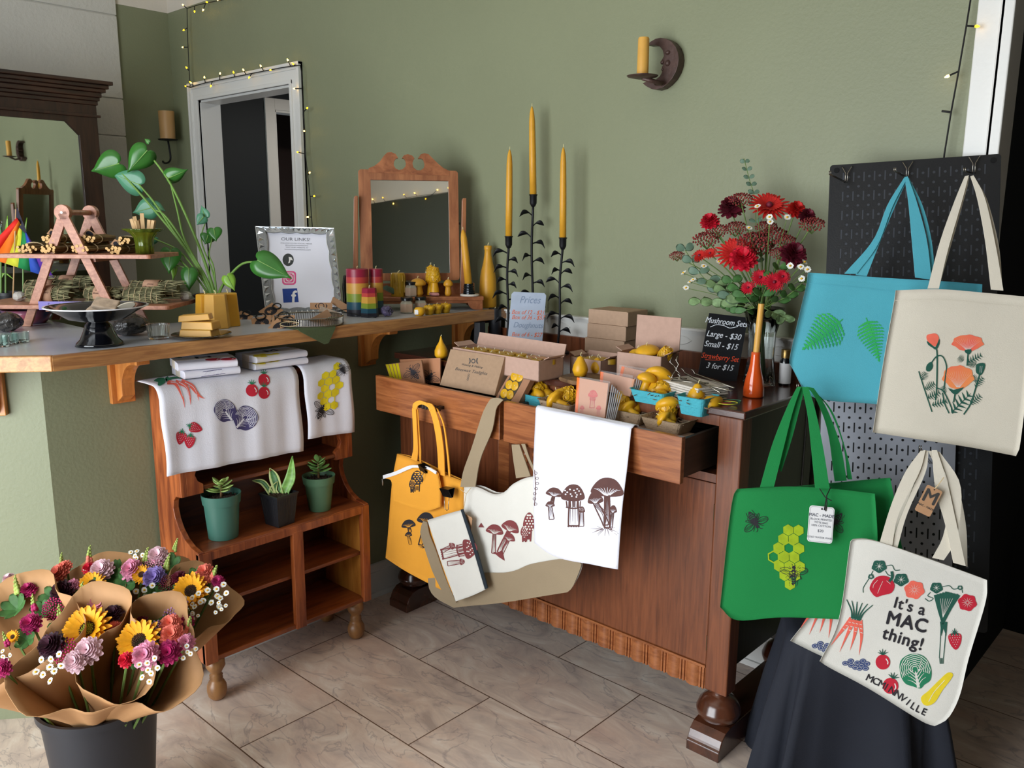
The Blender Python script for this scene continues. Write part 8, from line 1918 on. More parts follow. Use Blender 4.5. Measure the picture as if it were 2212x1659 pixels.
basket(1158, 872, -0.05, M_tb, 'turquoise pulp basket of wax mushrooms at the left end of the right drawer', zb_, [(-0.35, -0.1, 0, 1.25, -0.9, 0.2, 'large yellow wax mushroom cap in the left turquoise basket'), (0.1, -0.3, 1, 1.05, -0.5, 0.5, 'yellow morel candle lying in the left turquoise basket'), (0.0, 0.6, 2, 1.0, 0.2, -0.3, 'yellow strawberry candle at the back of the left turquoise basket'), (0.65, 0.4, 2, 1.0, 0.3, 0.9, 'yellow strawberry candle leaning right in the left turquoise basket'), (0.5, -0.2, 2, 0.85, 0.6, 0.2, 'small yellow strawberry candle in the left turquoise basket')])
basket(1216, 890, -0.08, M_kbk, 'kraft pulp basket of wax mushrooms beside the left turquoise basket', zb_, [(-0.4, -0.2, 1, 1.3, -0.9, 0.5, 'yellow morel candle lying in the left kraft basket'), (0.15, 0.1, 0, 1.0, -0.7, -0.3, 'yellow wax mushroom in the middle of the left kraft basket'), (0.55, -0.35, 0, 1.2, -1.1, 0.5, 'long yellow wax mushroom at the right of the left kraft basket')])
basket(1412, 868, -0.02, M_tb, 'turquoise pulp basket of wax mushrooms behind the right kraft baskets', 0.952, [(-0.6, 0.0, 0, 1.05, -0.2, 0.1, 'upright yellow wax mushroom in the middle turquoise basket'), (-0.05, 0.1, 0, 1.5, -0.6, 0.5, 'big tilted yellow wax mushroom in the middle turquoise basket'), (0.5, -0.2, 1, 1.15, 0.2, 1.2, 'yellow morel candle lying in the middle turquoise basket')], w=0.115, d=0.08)
basket(1506, 893, -0.04, M_tb, 'turquoise pulp basket at the right end of the drawer', 0.942, [(-0.3, 0.2, 2, 1.1, 0.0, 0.1, 'yellow strawberry candle upright in the right turquoise basket'), (0.6, -0.1, 2, 1.05, 0.2, 1.2, 'yellow strawberry candle leaning over the right turquoise basket')], w=0.085, d=0.085, h=0.05)
basket(1362, 909, -0.02, M_kbk, 'kraft pulp basket of wax mushrooms right of the towel', zb_, [(-0.45, 0.0, 1, 1.25, -0.3, -0.1, 'yellow morel candle at the left of the middle kraft basket'), (0.1, 0.15, 0, 1.35, -0.4, 0.3, 'big yellow wax mushroom in the middle kraft basket'), (0.55, -0.35, 0, 1.0, -0.9, 0.7, 'yellow wax mushroom lying at the front of the middle kraft basket')])
basket(1444, 929, -0.03, M_kbk, 'kraft pulp basket of wax mushrooms at the drawer front corner', zb_, [(-0.4, 0.1, 1, 1.2, -0.3, 0.2, 'yellow morel candle in the front corner kraft basket'), (0.1, 0.0, 0, 1.3, -0.5, 0.1, 'big yellow wax mushroom in the front corner kraft basket'), (0.5, -0.4, 0, 0.9, -1.0, 0.4, 'small yellow wax mushroom lying in the front corner kraft basket')])
# packets of toadstool cards
I_tsr = ink('toadstool', 'c04a44'); M_ors = mat('orange_edge', 'f0701c', 0.5); M_crd = mat('peach_card', 'c08a6a', 0.55)
M_clr = mat('clear_sleeve', 'f2f2f4', 0.08, alpha=0.07)
z9 = lambda x, y: (1080 + x / 3.95, 700 + y / 3.95)
for pts, dd_, lb, big in (([z9(1010, 480), z9(1290, 560), z9(1325, 425), z9(1040, 360)], 2.0, 'packet of toadstool cards with orange edge, rearmost of the three', 0), ([z9(850, 560), z9(1110, 620), z9(1150, 470), z9(858, 405)], 1.93, 'packet of toadstool cards with orange edge, middle of the three', 0), ([z9(640, 770), z9(890, 830), z9(925, 505), z9(658, 455)], 1.85, 'packet of cards printed with red toadstools, front of the three', 1)):
 t, F, w, h, q = slabbox(pts, dd_, 0.22, 0.008, 'card_packet', lb, M_crd, 'card packet')
 P = [Vector(z_) for z_ in pts]; q.fill(M_ors, [P[0], P[0].lerp(P[1], 0.09), P[3].lerp(P[2], 0.09), P[3]], 0)
 if big:
  for (x, y, s, sp) in ((790, 640, 38, 1), (700, 735, 18, 1), (842, 738, 19, 1)): c = z9(x, y); q.at(c[0], c[1] + (4 if s > 20 else 0), s * 0.62, None, 4); skirted(q, I_tsr, M_crd) if s > 20 else mushroom(q, I_tsr, (0, -0.5, 0.45, 0.4), (0, 0.9), M_crd, True, w=0.22)
  q.T = None
 q.build('toadstool_print', t)
 b = MB(); b.prism([(-0.003, -0.002), (w * 1.0, -0.002), (w * 1.0, h + 0.003), (-0.003, h + 0.003)], 0.0014, 0.0018, F); b.build('clear_sleeve', M_clr, t)
 b = MB(); random.seed(3)
 for i in range(6): b.bar(F.pt(w + 0.003 + 0.004 * i, 0.0, -0.004 - 0.002 * i), F.pt(w + 0.004 + 0.005 * i, h * (0.95 - 0.04 * i), -0.004 - 0.003 * i), 0.0035, 0.001)
 b.build('cellophane_folds', mat('crinkled_cellophane', 'b8b8ba', 0.15, 0.5), t)
# ---- stack of folded linens with wire stands on top, on the dresser
o = oz(1510, 868, ZE); Mst = TR((oz(1425, 838, ZE).x, 1.975, ZE), 0.10)
random.seed(6); o = oz(1504, 872, ZE)
for i in range(6):
 M_ = TR((o.x - 0.002, o.y + 0.004, ZE + i * 0.0067), -0.32 + random.uniform(-0.02, 0.02)); b = MB(); b.X = M_
 b.box(-0.155 - 0.002 * (i % 2), 0, 0.0002, 0.0 + 0.002 * (i % 3), 0.11, 0.0062)
 solo('folded_linen', b, mat('ecru_linen', 'cfc8be', 0.9, bump=0.3, bscale=200), ['bottom', 'second lowest', 'third lowest', 'third from top', 'second from top', 'topmost'][i] + ' folded pale linen in the stack on the dresser corner', 'linen', group='folded linens on the dresser', bevel=0.0024)
zst = ZE + 6 * 0.0067 + 0.0005
def wirest(P, label, r=0.0016):
 b = MB(); b.tube([Vector(p) for p in P], r, 6); return solo('wire_hook', b, M_wire, label, 'hook', group='loose wire hooks on the linens', smooth=True)
for i, (A_, B_, lb) in enumerate((((1470, 818), (1580, 845), 'long wire hook lying to the right on the linens'), ((1500, 808), (1585, 838), 'long wire hook crossing the linens from the middle'), ((1478, 806), (1555, 848), 'wire hook slanting down over the linens'), ((1450, 822), (1530, 828), 'short wire hook lying flat on the linens'))):
 p_, r_ = oz(*A_, zst + 0.002 + 0.003 * i), oz(*B_, zst + 0.002 + 0.003 * i); s = Vector((0.0, 0.004, 0)); wirest([p_, r_, r_ + s, p_ + s, p_ + s * 0.2 + Vector((-0.006, 0, 0.010)), p_ + Vector((-0.012, 0, 0.012))], lb)
ph = oz(1462, 820, zst); dh = (ph - CP).dot(CF)
wirest([DP(1451, 772, dh), DP(1447, 782, dh), DP(1456, 790, dh), DP(1462, 798, dh), DP(1454, 808, dh), DP(1450, 816, dh), DP(1464, 818, dh)], 'wire hook standing upright on the linens, left prong'); wirest([DP(1464, 769, dh), DP(1460, 778, dh), DP(1466, 787, dh), DP(1460, 799, dh), DP(1468, 806, dh), DP(1470, 816, dh), DP(1484, 818, dh)], 'wire hook standing upright on the linens, right prong')
# rubber bands
for i, (x, y, rx, ry, c, lb) in enumerate(((1571, 870, 22, 7, 'd8d23c', 'yellow rubber band on the dresser corner'), (1562, 868, 17, 5.5, 'd8484c', 'red rubber band under the yellow one'), (1580, 866, 20, 5.5, '4ab08a', 'green rubber band behind the yellow one'))):
 c0 = oz(x, y, ZE + 0.002 + 0.002 * (2 - i)); k = mpp(c0); b = MB(); b.tube([c0 + CR * rx * k * math.cos(a) + Vector((CF.x, CF.y, 0)) * ry * 2.4 * k * math.sin(a) for a in [2 * PI * j / 28 for j in range(28)]], 0.0010, 6, closed=True); solo('rubber_band', b, mat('band_' + c, c, 0.5), lb, 'rubber band', smooth=True)
# wood slice with two candles
o = oz(1265, 822, ZE); b = MB(); random.seed(2); b.lathe([(0, 0), (0.075, 0), (0.078, 0.006), (0.074, 0.011), (0, 0.011)], 26, o, lobes=5, amp=0.05); solo('wood_slice', b, wood('bark_slice', '4a3222', '8a6a48', 'z', 0.7, 9, 3), 'rough edged wood slice under two yellow candles', 'wood slice', o)
shroom(oz(1253, 812, ZE + 0.012), 0, 0.024, 0.062, 'larger yellow strawberry candle on the wood slice', kind=2, group=None); shroom(oz(1290, 805, ZE + 0.012), 0, 0.021, 0.048, 'smaller yellow strawberry candle right of the larger on the wood slice', kind=2, group=None)
# chalk board with the mushroom prices
t, F, q = board([(1508, 808), (1590, 832), (1616, 686), (1532, 676)], oz(1550, 822, ZE), 'chalkboard_sign', 'black board with handwritten mushroom set prices in white and red', mat('chalkboard', '17181c', 0.45))
za = lambda x, y: (1400 + x / 4.879, 560 + y / 4.879); I_chw = ink('chalk_white', 'e4e8ee'); I_chr = ink('chalk_red', 'e0502e')
for s_, x, y, z, m in (('Mushroom Sets', 818, 690, 112, I_chw), ('Large - $30', 790, 830, 112, I_chw), ('Small - $15', 762, 935, 112, I_chw), ('Strawberry Set', 752, 1060, 104, I_chr), ('3 for $15', 748, 1160, 108, I_chw)): c = za(x, y); q.text(m, s_, c[0], c[1], z / 4.879 * 0.78, 7, 1, 0.32, 0.12, 0.80 if len(s_) > 12 else 0.9)
q.line(I_chw, [za(655, 715), za(720, 690), za(800, 700), za(860, 725), za(945, 710)], 1.3, 1); q.line(I_chr, [za(600, 1058), za(755, 1066)], 1.0, 1, 0)
q.build('handwriting', t)
# orange bottle vase with a candle stub, small black bottle
o = oz(1627, 856, ZE); lathe_thing('orange_vase', 'glossy orange bottle vase at the dresser corner', 'vase', o, [(0, 0), (21, 0), (22.5, 3), (22, 18), (18.5, 40), (14, 56), (11, 72), (9.6, 90), (9.2, 97), (7.4, 97), (7, 80), (0, 78)], mat('orange_glaze', 'd2511c', 0.1, coat=0.6), 36, part='vase')
k = mpp(o); b = MB(); b.tube([o + Vector((0, 0, 79 * k)), o + Vector((0, 0, 150 * k)) + CR * 3 * k, o + Vector((0, 0, 200 * k)) + CR * 5 * k], [6.6 * k, 6.8 * k, 6.4 * k], 18); solo('candle_stub', b, M_wax2, 'pale yellow taper candle without a tip in the orange vase', 'candle', smooth=False, auto=40)
o = oz(1694, 831, ZE); k = mpp(o); t = thing('small_bottle', 'small black bottle with gold cap and white label beside the flower vase', 'bottle', o)
b = MB(); b.lathe([(0, 0), (12 * k, 0), (12.5 * k, 2 * k), (12.5 * k, 52 * k), (9 * k, 58 * k), (9 * k, 60 * k), (0, 60 * k)], 28, o); b.build('bottle', M_blkg, t, auto=40)
b = MB(); b.lathe([(12.7 * k, 4 * k), (12.7 * k, 48 * k)], 28, o, cap=False); lb_ = b.build('white_label', M_card, t, smooth=True)
b = MB(); b.lathe([(0, 59 * k), (10.5 * k, 59 * k), (10.8 * k, 76 * k), (10 * k, 77 * k), (0, 77 * k)], 24, o); b.build('gold_cap', mat('gold_cap', '8a7040', 0.3, 0.8), t, auto=40)
# ================================================================== flowers
def fm_(n, c, v=0.25, r=0.6): return mat('petal_' + n, c, r, var=v, scale=60, sss=0.05)
F_sun = fm_('sun', 'f0a812', 0.12); F_suc = fm_('sun_centre', '3a2416', 0.5, 0.9); F_sug = fm_('sun_green', '96a030', 0.3, 0.9); F_red = fm_('red', 'c41c18', 0.12); F_car = fm_('carnation_red', 'c8102c'); F_bur = fm_('burgundy', '641026', 0.35)
F_pnk = fm_('pink', 'd88aa4', 0.35); F_pal = fm_('pale_pink', 'e2bcc4', 0.12); F_drk = fm_('dark_plum', '33101f', 0.5); F_mag = fm_('magenta', 'a8205c', 0.3); F_lav = fm_('lavender', '8c78b8', 0.25); F_lil = fm_('lilac', 'b888b4', 0.35); F_cor = fm_('coral', 'e87a66', 0.15)
F_yar = fm_('yarrow', '7c2c2a', 0.5, 0.9); F_wht = fm_('white', 'ecece4', 0.03); F_yel = fm_('yellow', 'dca818', 0.1, 0.8); F_bud = fm_('bud', '9cae58', 0.25); F_grn = fm_('leaf', '3f6a34', 0.3); F_stm = fm_('stem', '5a7438', 0.2); F_var = fm_('variegated', '6f8a5c', 0.35)
def basis(n):
 n = Vector(n).normalized(); a = n.cross(Vector((0, 0, 1))); a = a.normalized() if a.length > 0.05 else Vector((1, 0, 0)); return a, n.cross(a).normalized(), n
def petals(mb, c, n, r0, R, cnt, w, lift, droop=0.0, ph=0.0, ruf=0.0):
 a, b_, n = basis(n)
 for i in range(cnt):
  t = 2 * PI * i / cnt + ph; d = a * math.cos(t) + b_ * math.sin(t); s = n.cross(d); rr = R * random.uniform(0.9, 1.06); rows = []
  for f, g in ((0, 0.4), (0.45, 1.0), (0.8, 0.85), (1.0, 0.22 + 2 * ruf)):
   q = c + d * lerp(r0, rr, f) + n * R * (lift * f - droop * f * f); rows.append([q - s * w * g + n * ruf * R * random.uniform(-1, 1), q - n * R * 0.03, q + s * w * g + n * ruf * R * random.uniform(-1, 1)])
  mb.grid(rows)
def flower(kind, c, n, R, par=None, m=None):
 "a flower head as part(s) of par"
 c = Vector(c); a, b_, n = basis(n); b = MB()
 if kind == 'sun':
  for k in range(3): petals(b, c + n * R * 0.03 * k, n, R * 0.28, R * (1 - 0.1 * k), 17, R * 0.115, 0.22 + 0.16 * k, 0.1, k * 0.2)
  o = b.build('petals', m or F_sun, par, smooth=True); b = MB();
  for i in range(90): r = R * 0.36 * math.sqrt((i + .5) / 90); t = i * 2.4; b.use(F_sug if m and i < 45 else F_suc); b.ball(c + a * r * math.cos(t) + b_ * r * math.sin(t) + n * R * (0.10 - 0.3 * (r / R) ** 2), R * 0.035, 5, 4)
  b.build('flower_centre', None, o, smooth=True)
 elif kind == 'ger':
  for k in range(3): petals(b, c + n * R * 0.04 * k, n, R * 0.15, R * (1 - 0.2 * k), 22, R * 0.085, 0.2 + 0.1 * k, 0.14, k * 0.14)
  o = b.build('petals', m, par, smooth=True); b = MB(); b.ball(c + n * R * 0.1, R * 0.16, 10, 6); b.build('flower_centre', F_bur, o, smooth=True)
 elif kind == 'car':
  for k in range(6): petals(b, c + n * R * 0.10 * k, n, R * 0.05, R * (1 - 0.13 * k), 13 - k, R * 0.22, 0.1 + 0.22 * k, 0.05, k * 0.4, 0.07)
  b.build('petals', m, par, smooth=False)
 elif kind == 'yar':
  for i in range(70): r = R * math.sqrt((i + .5) / 70); t = i * 2.4; b.ball(c + a * r * math.cos(t) + b_ * r * math.sin(t) + n * (R * 0.3 - r * r / R * 0.35 + random.uniform(-.04, .04) * R), R * 0.085, 6, 4)
  o = b.build('florets', m, par, smooth=True); b = MB()
  for i in range(9): t = i * 0.7; r = R * 0.7; b.tube([c - n * R * 0.9, c + a * r * math.cos(t) + b_ * r * math.sin(t)], R * 0.025, 4)
  b.build('floret_stalks', F_stm, o)
 elif kind == 'spk':
  for i in range(16): f = i / 15; q = c + n * R * 2.4 * f + a * R * 0.3 * f * f; t = i * 2.1; rr = R * lerp(0.34, 0.10, f); b.use(m if f < 0.35 and m else F_bud); b.ball(q + (a * math.cos(t) + b_ * math.sin(t)) * rr * 0.8, rr, 7, 5, 1.3)
  b.use(F_stm); b.tube([c - n * R, c + n * R * 2.4 + a * R * 0.3], R * 0.07, 5); b.build('flower_spike', None, par, smooth=True)
 elif kind == 'dsy':
  for i in range(max(1, m or 7)):
   t = i * 2.4; r = R * 0.36 * math.sqrt(i); q = c + a * r * math.cos(t) + b_ * r * math.sin(t) + n * random.uniform(-.1, .25) * R; nn_ = (n + a * random.uniform(-.5, .5) + b_ * random.uniform(-.5, .5)).normalized(); S_ = R * (0.24 if (m or 7) > 1 else 1)
   b = MB(); b.use(F_wht); petals(b, q, nn_, S_ * 0.3, S_, 12, S_ * 0.2, 0.1); b.use(F_yel); b.ball(q + nn_ * S_ * 0.12, S_ * 0.36, 8, 5, 0.7); b.use(F_stm); b.tube([q, c - n * R * 0.9], S_ * 0.07, 4); b.build('daisy', None, par, smooth=True)
 elif kind == 'lfs':
  for i in range(7): t = i * 0.9; d = (a * math.cos(t) + b_ * math.sin(t) + n * 0.5).normalized(); fatleaf(b, c, d, R * 1.3, R * 0.8, 0.06, n)
  b.build('leaves', m or F_grn, par, smooth=True)
# ---- red bouquet in a glass vase on the dresser
vb = oz(1640, 830, ZE); k = mpp(vb); random.seed(11)
t = thing('glass_vase', 'clear fluted glass vase holding the red bouquet on the dresser', 'vase', vb)
b = MB(); b.lathe([(0, 0), (33 * k, 0), (34 * k, 5 * k), (27 * k, 60 * k), (28 * k, 110 * k), (42 * k, 166 * k), (40 * k, 166 * k), (25.5 * k, 110 * k), (25 * k, 60 * k), (31 * k, 8 * k), (0, 7 * k)], 48, vb, lobes=10, amp=0.03); b.build('glass', M_glass, t, smooth=True)
mouth = vb + Vector((0, 0, 150 * k))
def vflower(kind, px, py, R, m, nm, lab, fwd=0.03, n=None, grp=None, cat='flower', md=None):
 c = oy(px, py, vb.y - fwd); t = thing(nm, lab, cat, c, group=grp); d = (c - mouth); out = d.normalized(); n = n or (out * 0.7 - Vector((CF.x, CF.y, 0)) * 0.75 + Vector((0, 0, 0.25))).normalized()
 R *= 1.15 if kind == 'car' else 1; flower(kind, c, n, R * k, t, md if kind == 'dsy' else m)
 j = Vector(((random.random() - .5) * .03, (random.random() - .5) * .03, 0)); b = MB(); P = spline([vb + j * 1.2 + Vector((0, 0, 0.012)), mouth + Vector((d.x, d.y, 0)).normalized() * 0.012 - j * 0.3, mouth.lerp(c, 0.55) + Vector((0, 0, 0.01)), c - n * R * k * 0.12], 4); b.tube(P, 1.3 * k if R > 12 else 0.7 * k, 6); b.build('stem', F_stm, t, smooth=True)
VF = [('ger', 1661, 446, 44, F_red, 'gerbera', 'red gerbera at the top of the vase bouquet', .02), ('ger', 1590, 547, 44, F_red, 'gerbera', 'big red gerbera low in front of the vase bouquet', .09), ('car', 1606, 562, 27, F_car, 'carnation', 'bright red carnation over the low gerbera', .115),
 ('car', 1580, 454, 27, F_bur, 'carnation', 'burgundy carnation at the upper left of the bouquet', .03), ('car', 1534, 482, 20, F_car, 'carnation', 'crimson carnation at the left of the bouquet', .03), ('car', 1712, 552, 26, F_bur, 'carnation', 'burgundy carnation at the right of the bouquet', .06),
 ('car', 1718, 456, 19, F_red, 'alstroemeria', 'red flower at the upper right of the bouquet', .02), ('car', 1742, 470, 17, F_bur, 'alstroemeria', 'dark red flower at the far upper right of the bouquet', .02), ('ger', 1642, 600, 20, F_car, 'alstroemeria', 'red lily-like flower below the centre of the bouquet', .10), ('ger', 1672, 610, 22, F_car, 'alstroemeria', 'red lily-like flower low right of the bouquet', .10),
 ('ger', 1690, 598, 17, F_car, 'alstroemeria', 'small red lily-like flower low at the right of the bouquet', .09), ('ger', 1616, 622, 16, F_car, 'alstroemeria', 'small red lily-like flower lowest in the bouquet', .10), ('ger', 1511, 553, 20, F_red, 'alstroemeria', 'red lily-like flower at the far left of the bouquet', .06), ('ger', 1534, 548, 17, F_red, 'alstroemeria', 'red lily-like flower left of the low gerbera', .07)]
for a_ in VF: vflower(*a_)
for x, y, r in ((1549, 498, 20), (1588, 492, 20), (1526, 516, 24), (1627, 521, 27), (1669, 508, 25), (1644, 533, 22), (1695, 520, 18), (1686, 546, 17), (1754, 484, 20), (1600, 430, 20), (1462, 552, 14), (1655, 490, 18)): vflower('yar', x, y, r * 1.25, F_yar, 'yarrow', 'flat dark red yarrow head in the vase bouquet', random.uniform(.02, .07), (Vector((0, -0.35, 1)) - CF * 0.35).normalized(), 'yarrow heads in the vase')
for x, y in ((1636, 447), (1618, 492), (1662, 470), (1663, 480), (1520, 575), (1707, 574), (1729, 577), (1744, 582), (1737, 567), (1491, 609), (1482, 622), (1498, 605), (1553, 565), (1731, 602), (1700, 470), (1477, 590)): vflower('dsy', x, y, 7, None, 'chamomile', 'small white chamomile daisy in the vase bouquet', .10, None, 'chamomile daisies in the vase', md=1)
def leafstem(pts, m, nm, lab, L, fwd=0.06, pair=True):
 P = spline([oy(x, y, vb.y - fwd) for x, y in pts], 5); t = thing(nm, lab, 'foliage', P[0]); b = MB(); b.tube(P, 0.8 * k, 5); b.build('stem', F_stm, t)
 for i in range(3, len(P), 2):
  d = (P[i] - P[i - 1]).normalized()
  for s in (-1, 1): b = MB(); fatleaf(b, P[i], (CR * s * 0.9 + d * 0.5 - CF * random.uniform(-.3, .5)), L * k * (1.3 - 0.5 * i / len(P)), L * k * 0.7, 0.06, CF + CR * random.uniform(-.5, .5) + CU * random.uniform(-.5, .5)); b.build('leaf', m, t, smooth=True)
leafstem([(1640, 640), (1634, 520), (1630, 430), (1618, 385), (1607, 342)], M_euc, 'eucalyptus_sprig', 'tall eucalyptus sprig rising above the vase bouquet', 13, .01)
for i, (P, m, L, lb) in enumerate((([(1630, 665), (1580, 640), (1520, 600), (1480, 540)], M_euc, 26, 'eucalyptus branch with round leaves at the left of the bouquet'), ([(1625, 665), (1570, 655), (1500, 650)], F_var, 30, 'variegated leaf branch hanging at the lower left of the bouquet'), ([(1625, 665), (1585, 640), (1540, 610)], F_var, 28, 'variegated leaf branch under the red gerbera'), ([(1630, 665), (1610, 640), (1575, 600)], F_grn, 26, 'green leaf branch in the middle of the bouquet'),
 ([(1650, 665), (1700, 640), (1745, 600)], F_grn, 22, 'green leaf branch at the lower right of the bouquet'), ([(1650, 665), (1680, 680), (1700, 690)], F_var, 22, 'variegated leaf branch hanging right of the vase rim'), ([(1640, 665), (1655, 620), (1690, 570)], F_grn, 24, 'green leaf branch behind the red lily-like flowers'), ([(1630, 665), (1600, 670), (1570, 660)], F_grn, 22, 'green leaf branch hanging over the vase rim'))): leafstem(P, m, 'leaf_branch', lb, L, .08)
# ---- black bucket of wrapped bouquets
bo = DP(213, 1502, 1.97); bz = bo.z; k = mpp(bo); R0 = 121 * k; bo = Vector((bo.x, bo.y, 0))
t = thing('flower_bucket', 'black plastic bucket on the floor full of wrapped bouquets', 'bucket', bo)
b = MB(); b.lathe([(0, 0), (R0 * 0.74, 0), (R0 * 0.96, bz - 0.02), (R0 * 1.02, bz - 0.018), (R0 * 1.03, bz), (R0 * 0.97, bz), (R0 * 0.94, bz - 0.03), (R0 * 0.72, 0.006), (0, 0.006)], 64, bo); b.build('bucket', mat('black_bucket', '23252b', 0.42), t, auto=40)
M_wrap = mat('kraft_wrap', 'b08458', 0.7, var=0.06, scale=12, bump=0.25, bscale=9)
BQ = [(185, 1392, 1.82, 'kraft wrapped bouquet with a green-centred sunflower, front left of the bucket'), (318, 1395, 1.84, 'kraft wrapped bouquet with a dark-centred sunflower, front right of the bucket'), (30, 1350, 1.88, 'kraft wrapped bouquet of magenta flowers at the left edge'), (185, 1262, 2.02, 'kraft wrapped bouquet with coral snapdragons at the back left of the bucket'), (310, 1238, 2.06, 'kraft wrapped bouquet with purple scabiosa at the back of the bucket'), (430, 1280, 2.02, 'kraft wrapped bouquet with a sunflower leaning out to the right')]
bqs = []; base_c = Vector((bo.x, bo.y, 0.10))
for i, (x, y, d, lb) in enumerate(BQ):
 c = DP(x, y, d); t = thing('wrapped_bouquet', lb, 'bouquet', c, group=None); bqs.append((t, c, x, y, d))
 dxy = Vector((c.x - bo.x, c.y - bo.y, 0)); off = dxy * 0.42; off = off if off.length < R0 * 0.5 else off.normalized() * R0 * 0.5; foot = base_c + off * 0.6; waist = Vector((bo.x, bo.y, bz + 0.005)) + off
 up = ((c - waist).normalized() + Vector((0, 0, .4)) - CF * 0.35).normalized(); R_ = (0.135, 0.115, 0.14, 0.10, 0.09, 0.09)[i]; a, b2, n2 = basis(up); rows = []; b = MB()
 for f in (-1, -0.1, 0.12, 0.35, 0.6, 0.82, 1.0):
  row = []
  for q in range(48):
   th = 2 * PI * q / 48; dv_ = a * math.cos(th) + b2 * math.sin(th); front = -dv_.dot(CF); g = max(0, f); rr = (0.02 + 0.03 * (f + 1)) if f < 0.1 else lerp(0.052, R_, g ** 0.8) * (1 + 0.20 * g * math.sin(3 * th + i * 1.7) + 0.05 * math.sin(8 * th + 2 * i))
   cc = foot.lerp(waist, f + 1) if f <= 0 else waist.lerp(c - up * 0.02, g)
   row.append(cc + dv_ * rr - Vector((0, 0, 1)) * g * g * max(0, front) * 0.045 + up * g * (0.045 * max(0, -front) + 0.010 * math.sin(2 * th + i)))
  rows.append(row)
 b.grid(rows, closed_u=True); b.build('paper_wrap', M_wrap, t, smooth=True, solid=0.0008)
z7 = lambda x, y: (x / 3.95, 1140 + y / 3.95)
def bf(kind, x, y, R, m=None, near=0.0):
 px, py = z7(x, y); t, c, bx, by, d = min(bqs, key=lambda q: (q[2] - px) ** 2 + (q[3] - py) ** 2); p_ = DP(px, py, 1.80 + (1450 - py) * 0.00115 - near + (0.03 if kind == 'lfs' else 0)); n = ((p_ - c) * 3 + Vector((0, 0, 0.5)) - CF * 0.8).normalized()
 if kind == 'spk': n = (Vector((0, 0, 1)) + (p_ - Vector((bo.x, bo.y, bz))) * 2).normalized()
 flower(kind, p_, n, R * mpp(p_) * (1.25 if kind in ('car', 'yar') else 1.08), t, m)
 if kind in ('sun', 'car'): b = MB(); b.tube([p_ - n * 0.004, p_.lerp(base_c, 0.35), base_c + Vector((0, 0, 0.03))], 0.003, 5); b.build('stem', F_stm, t)
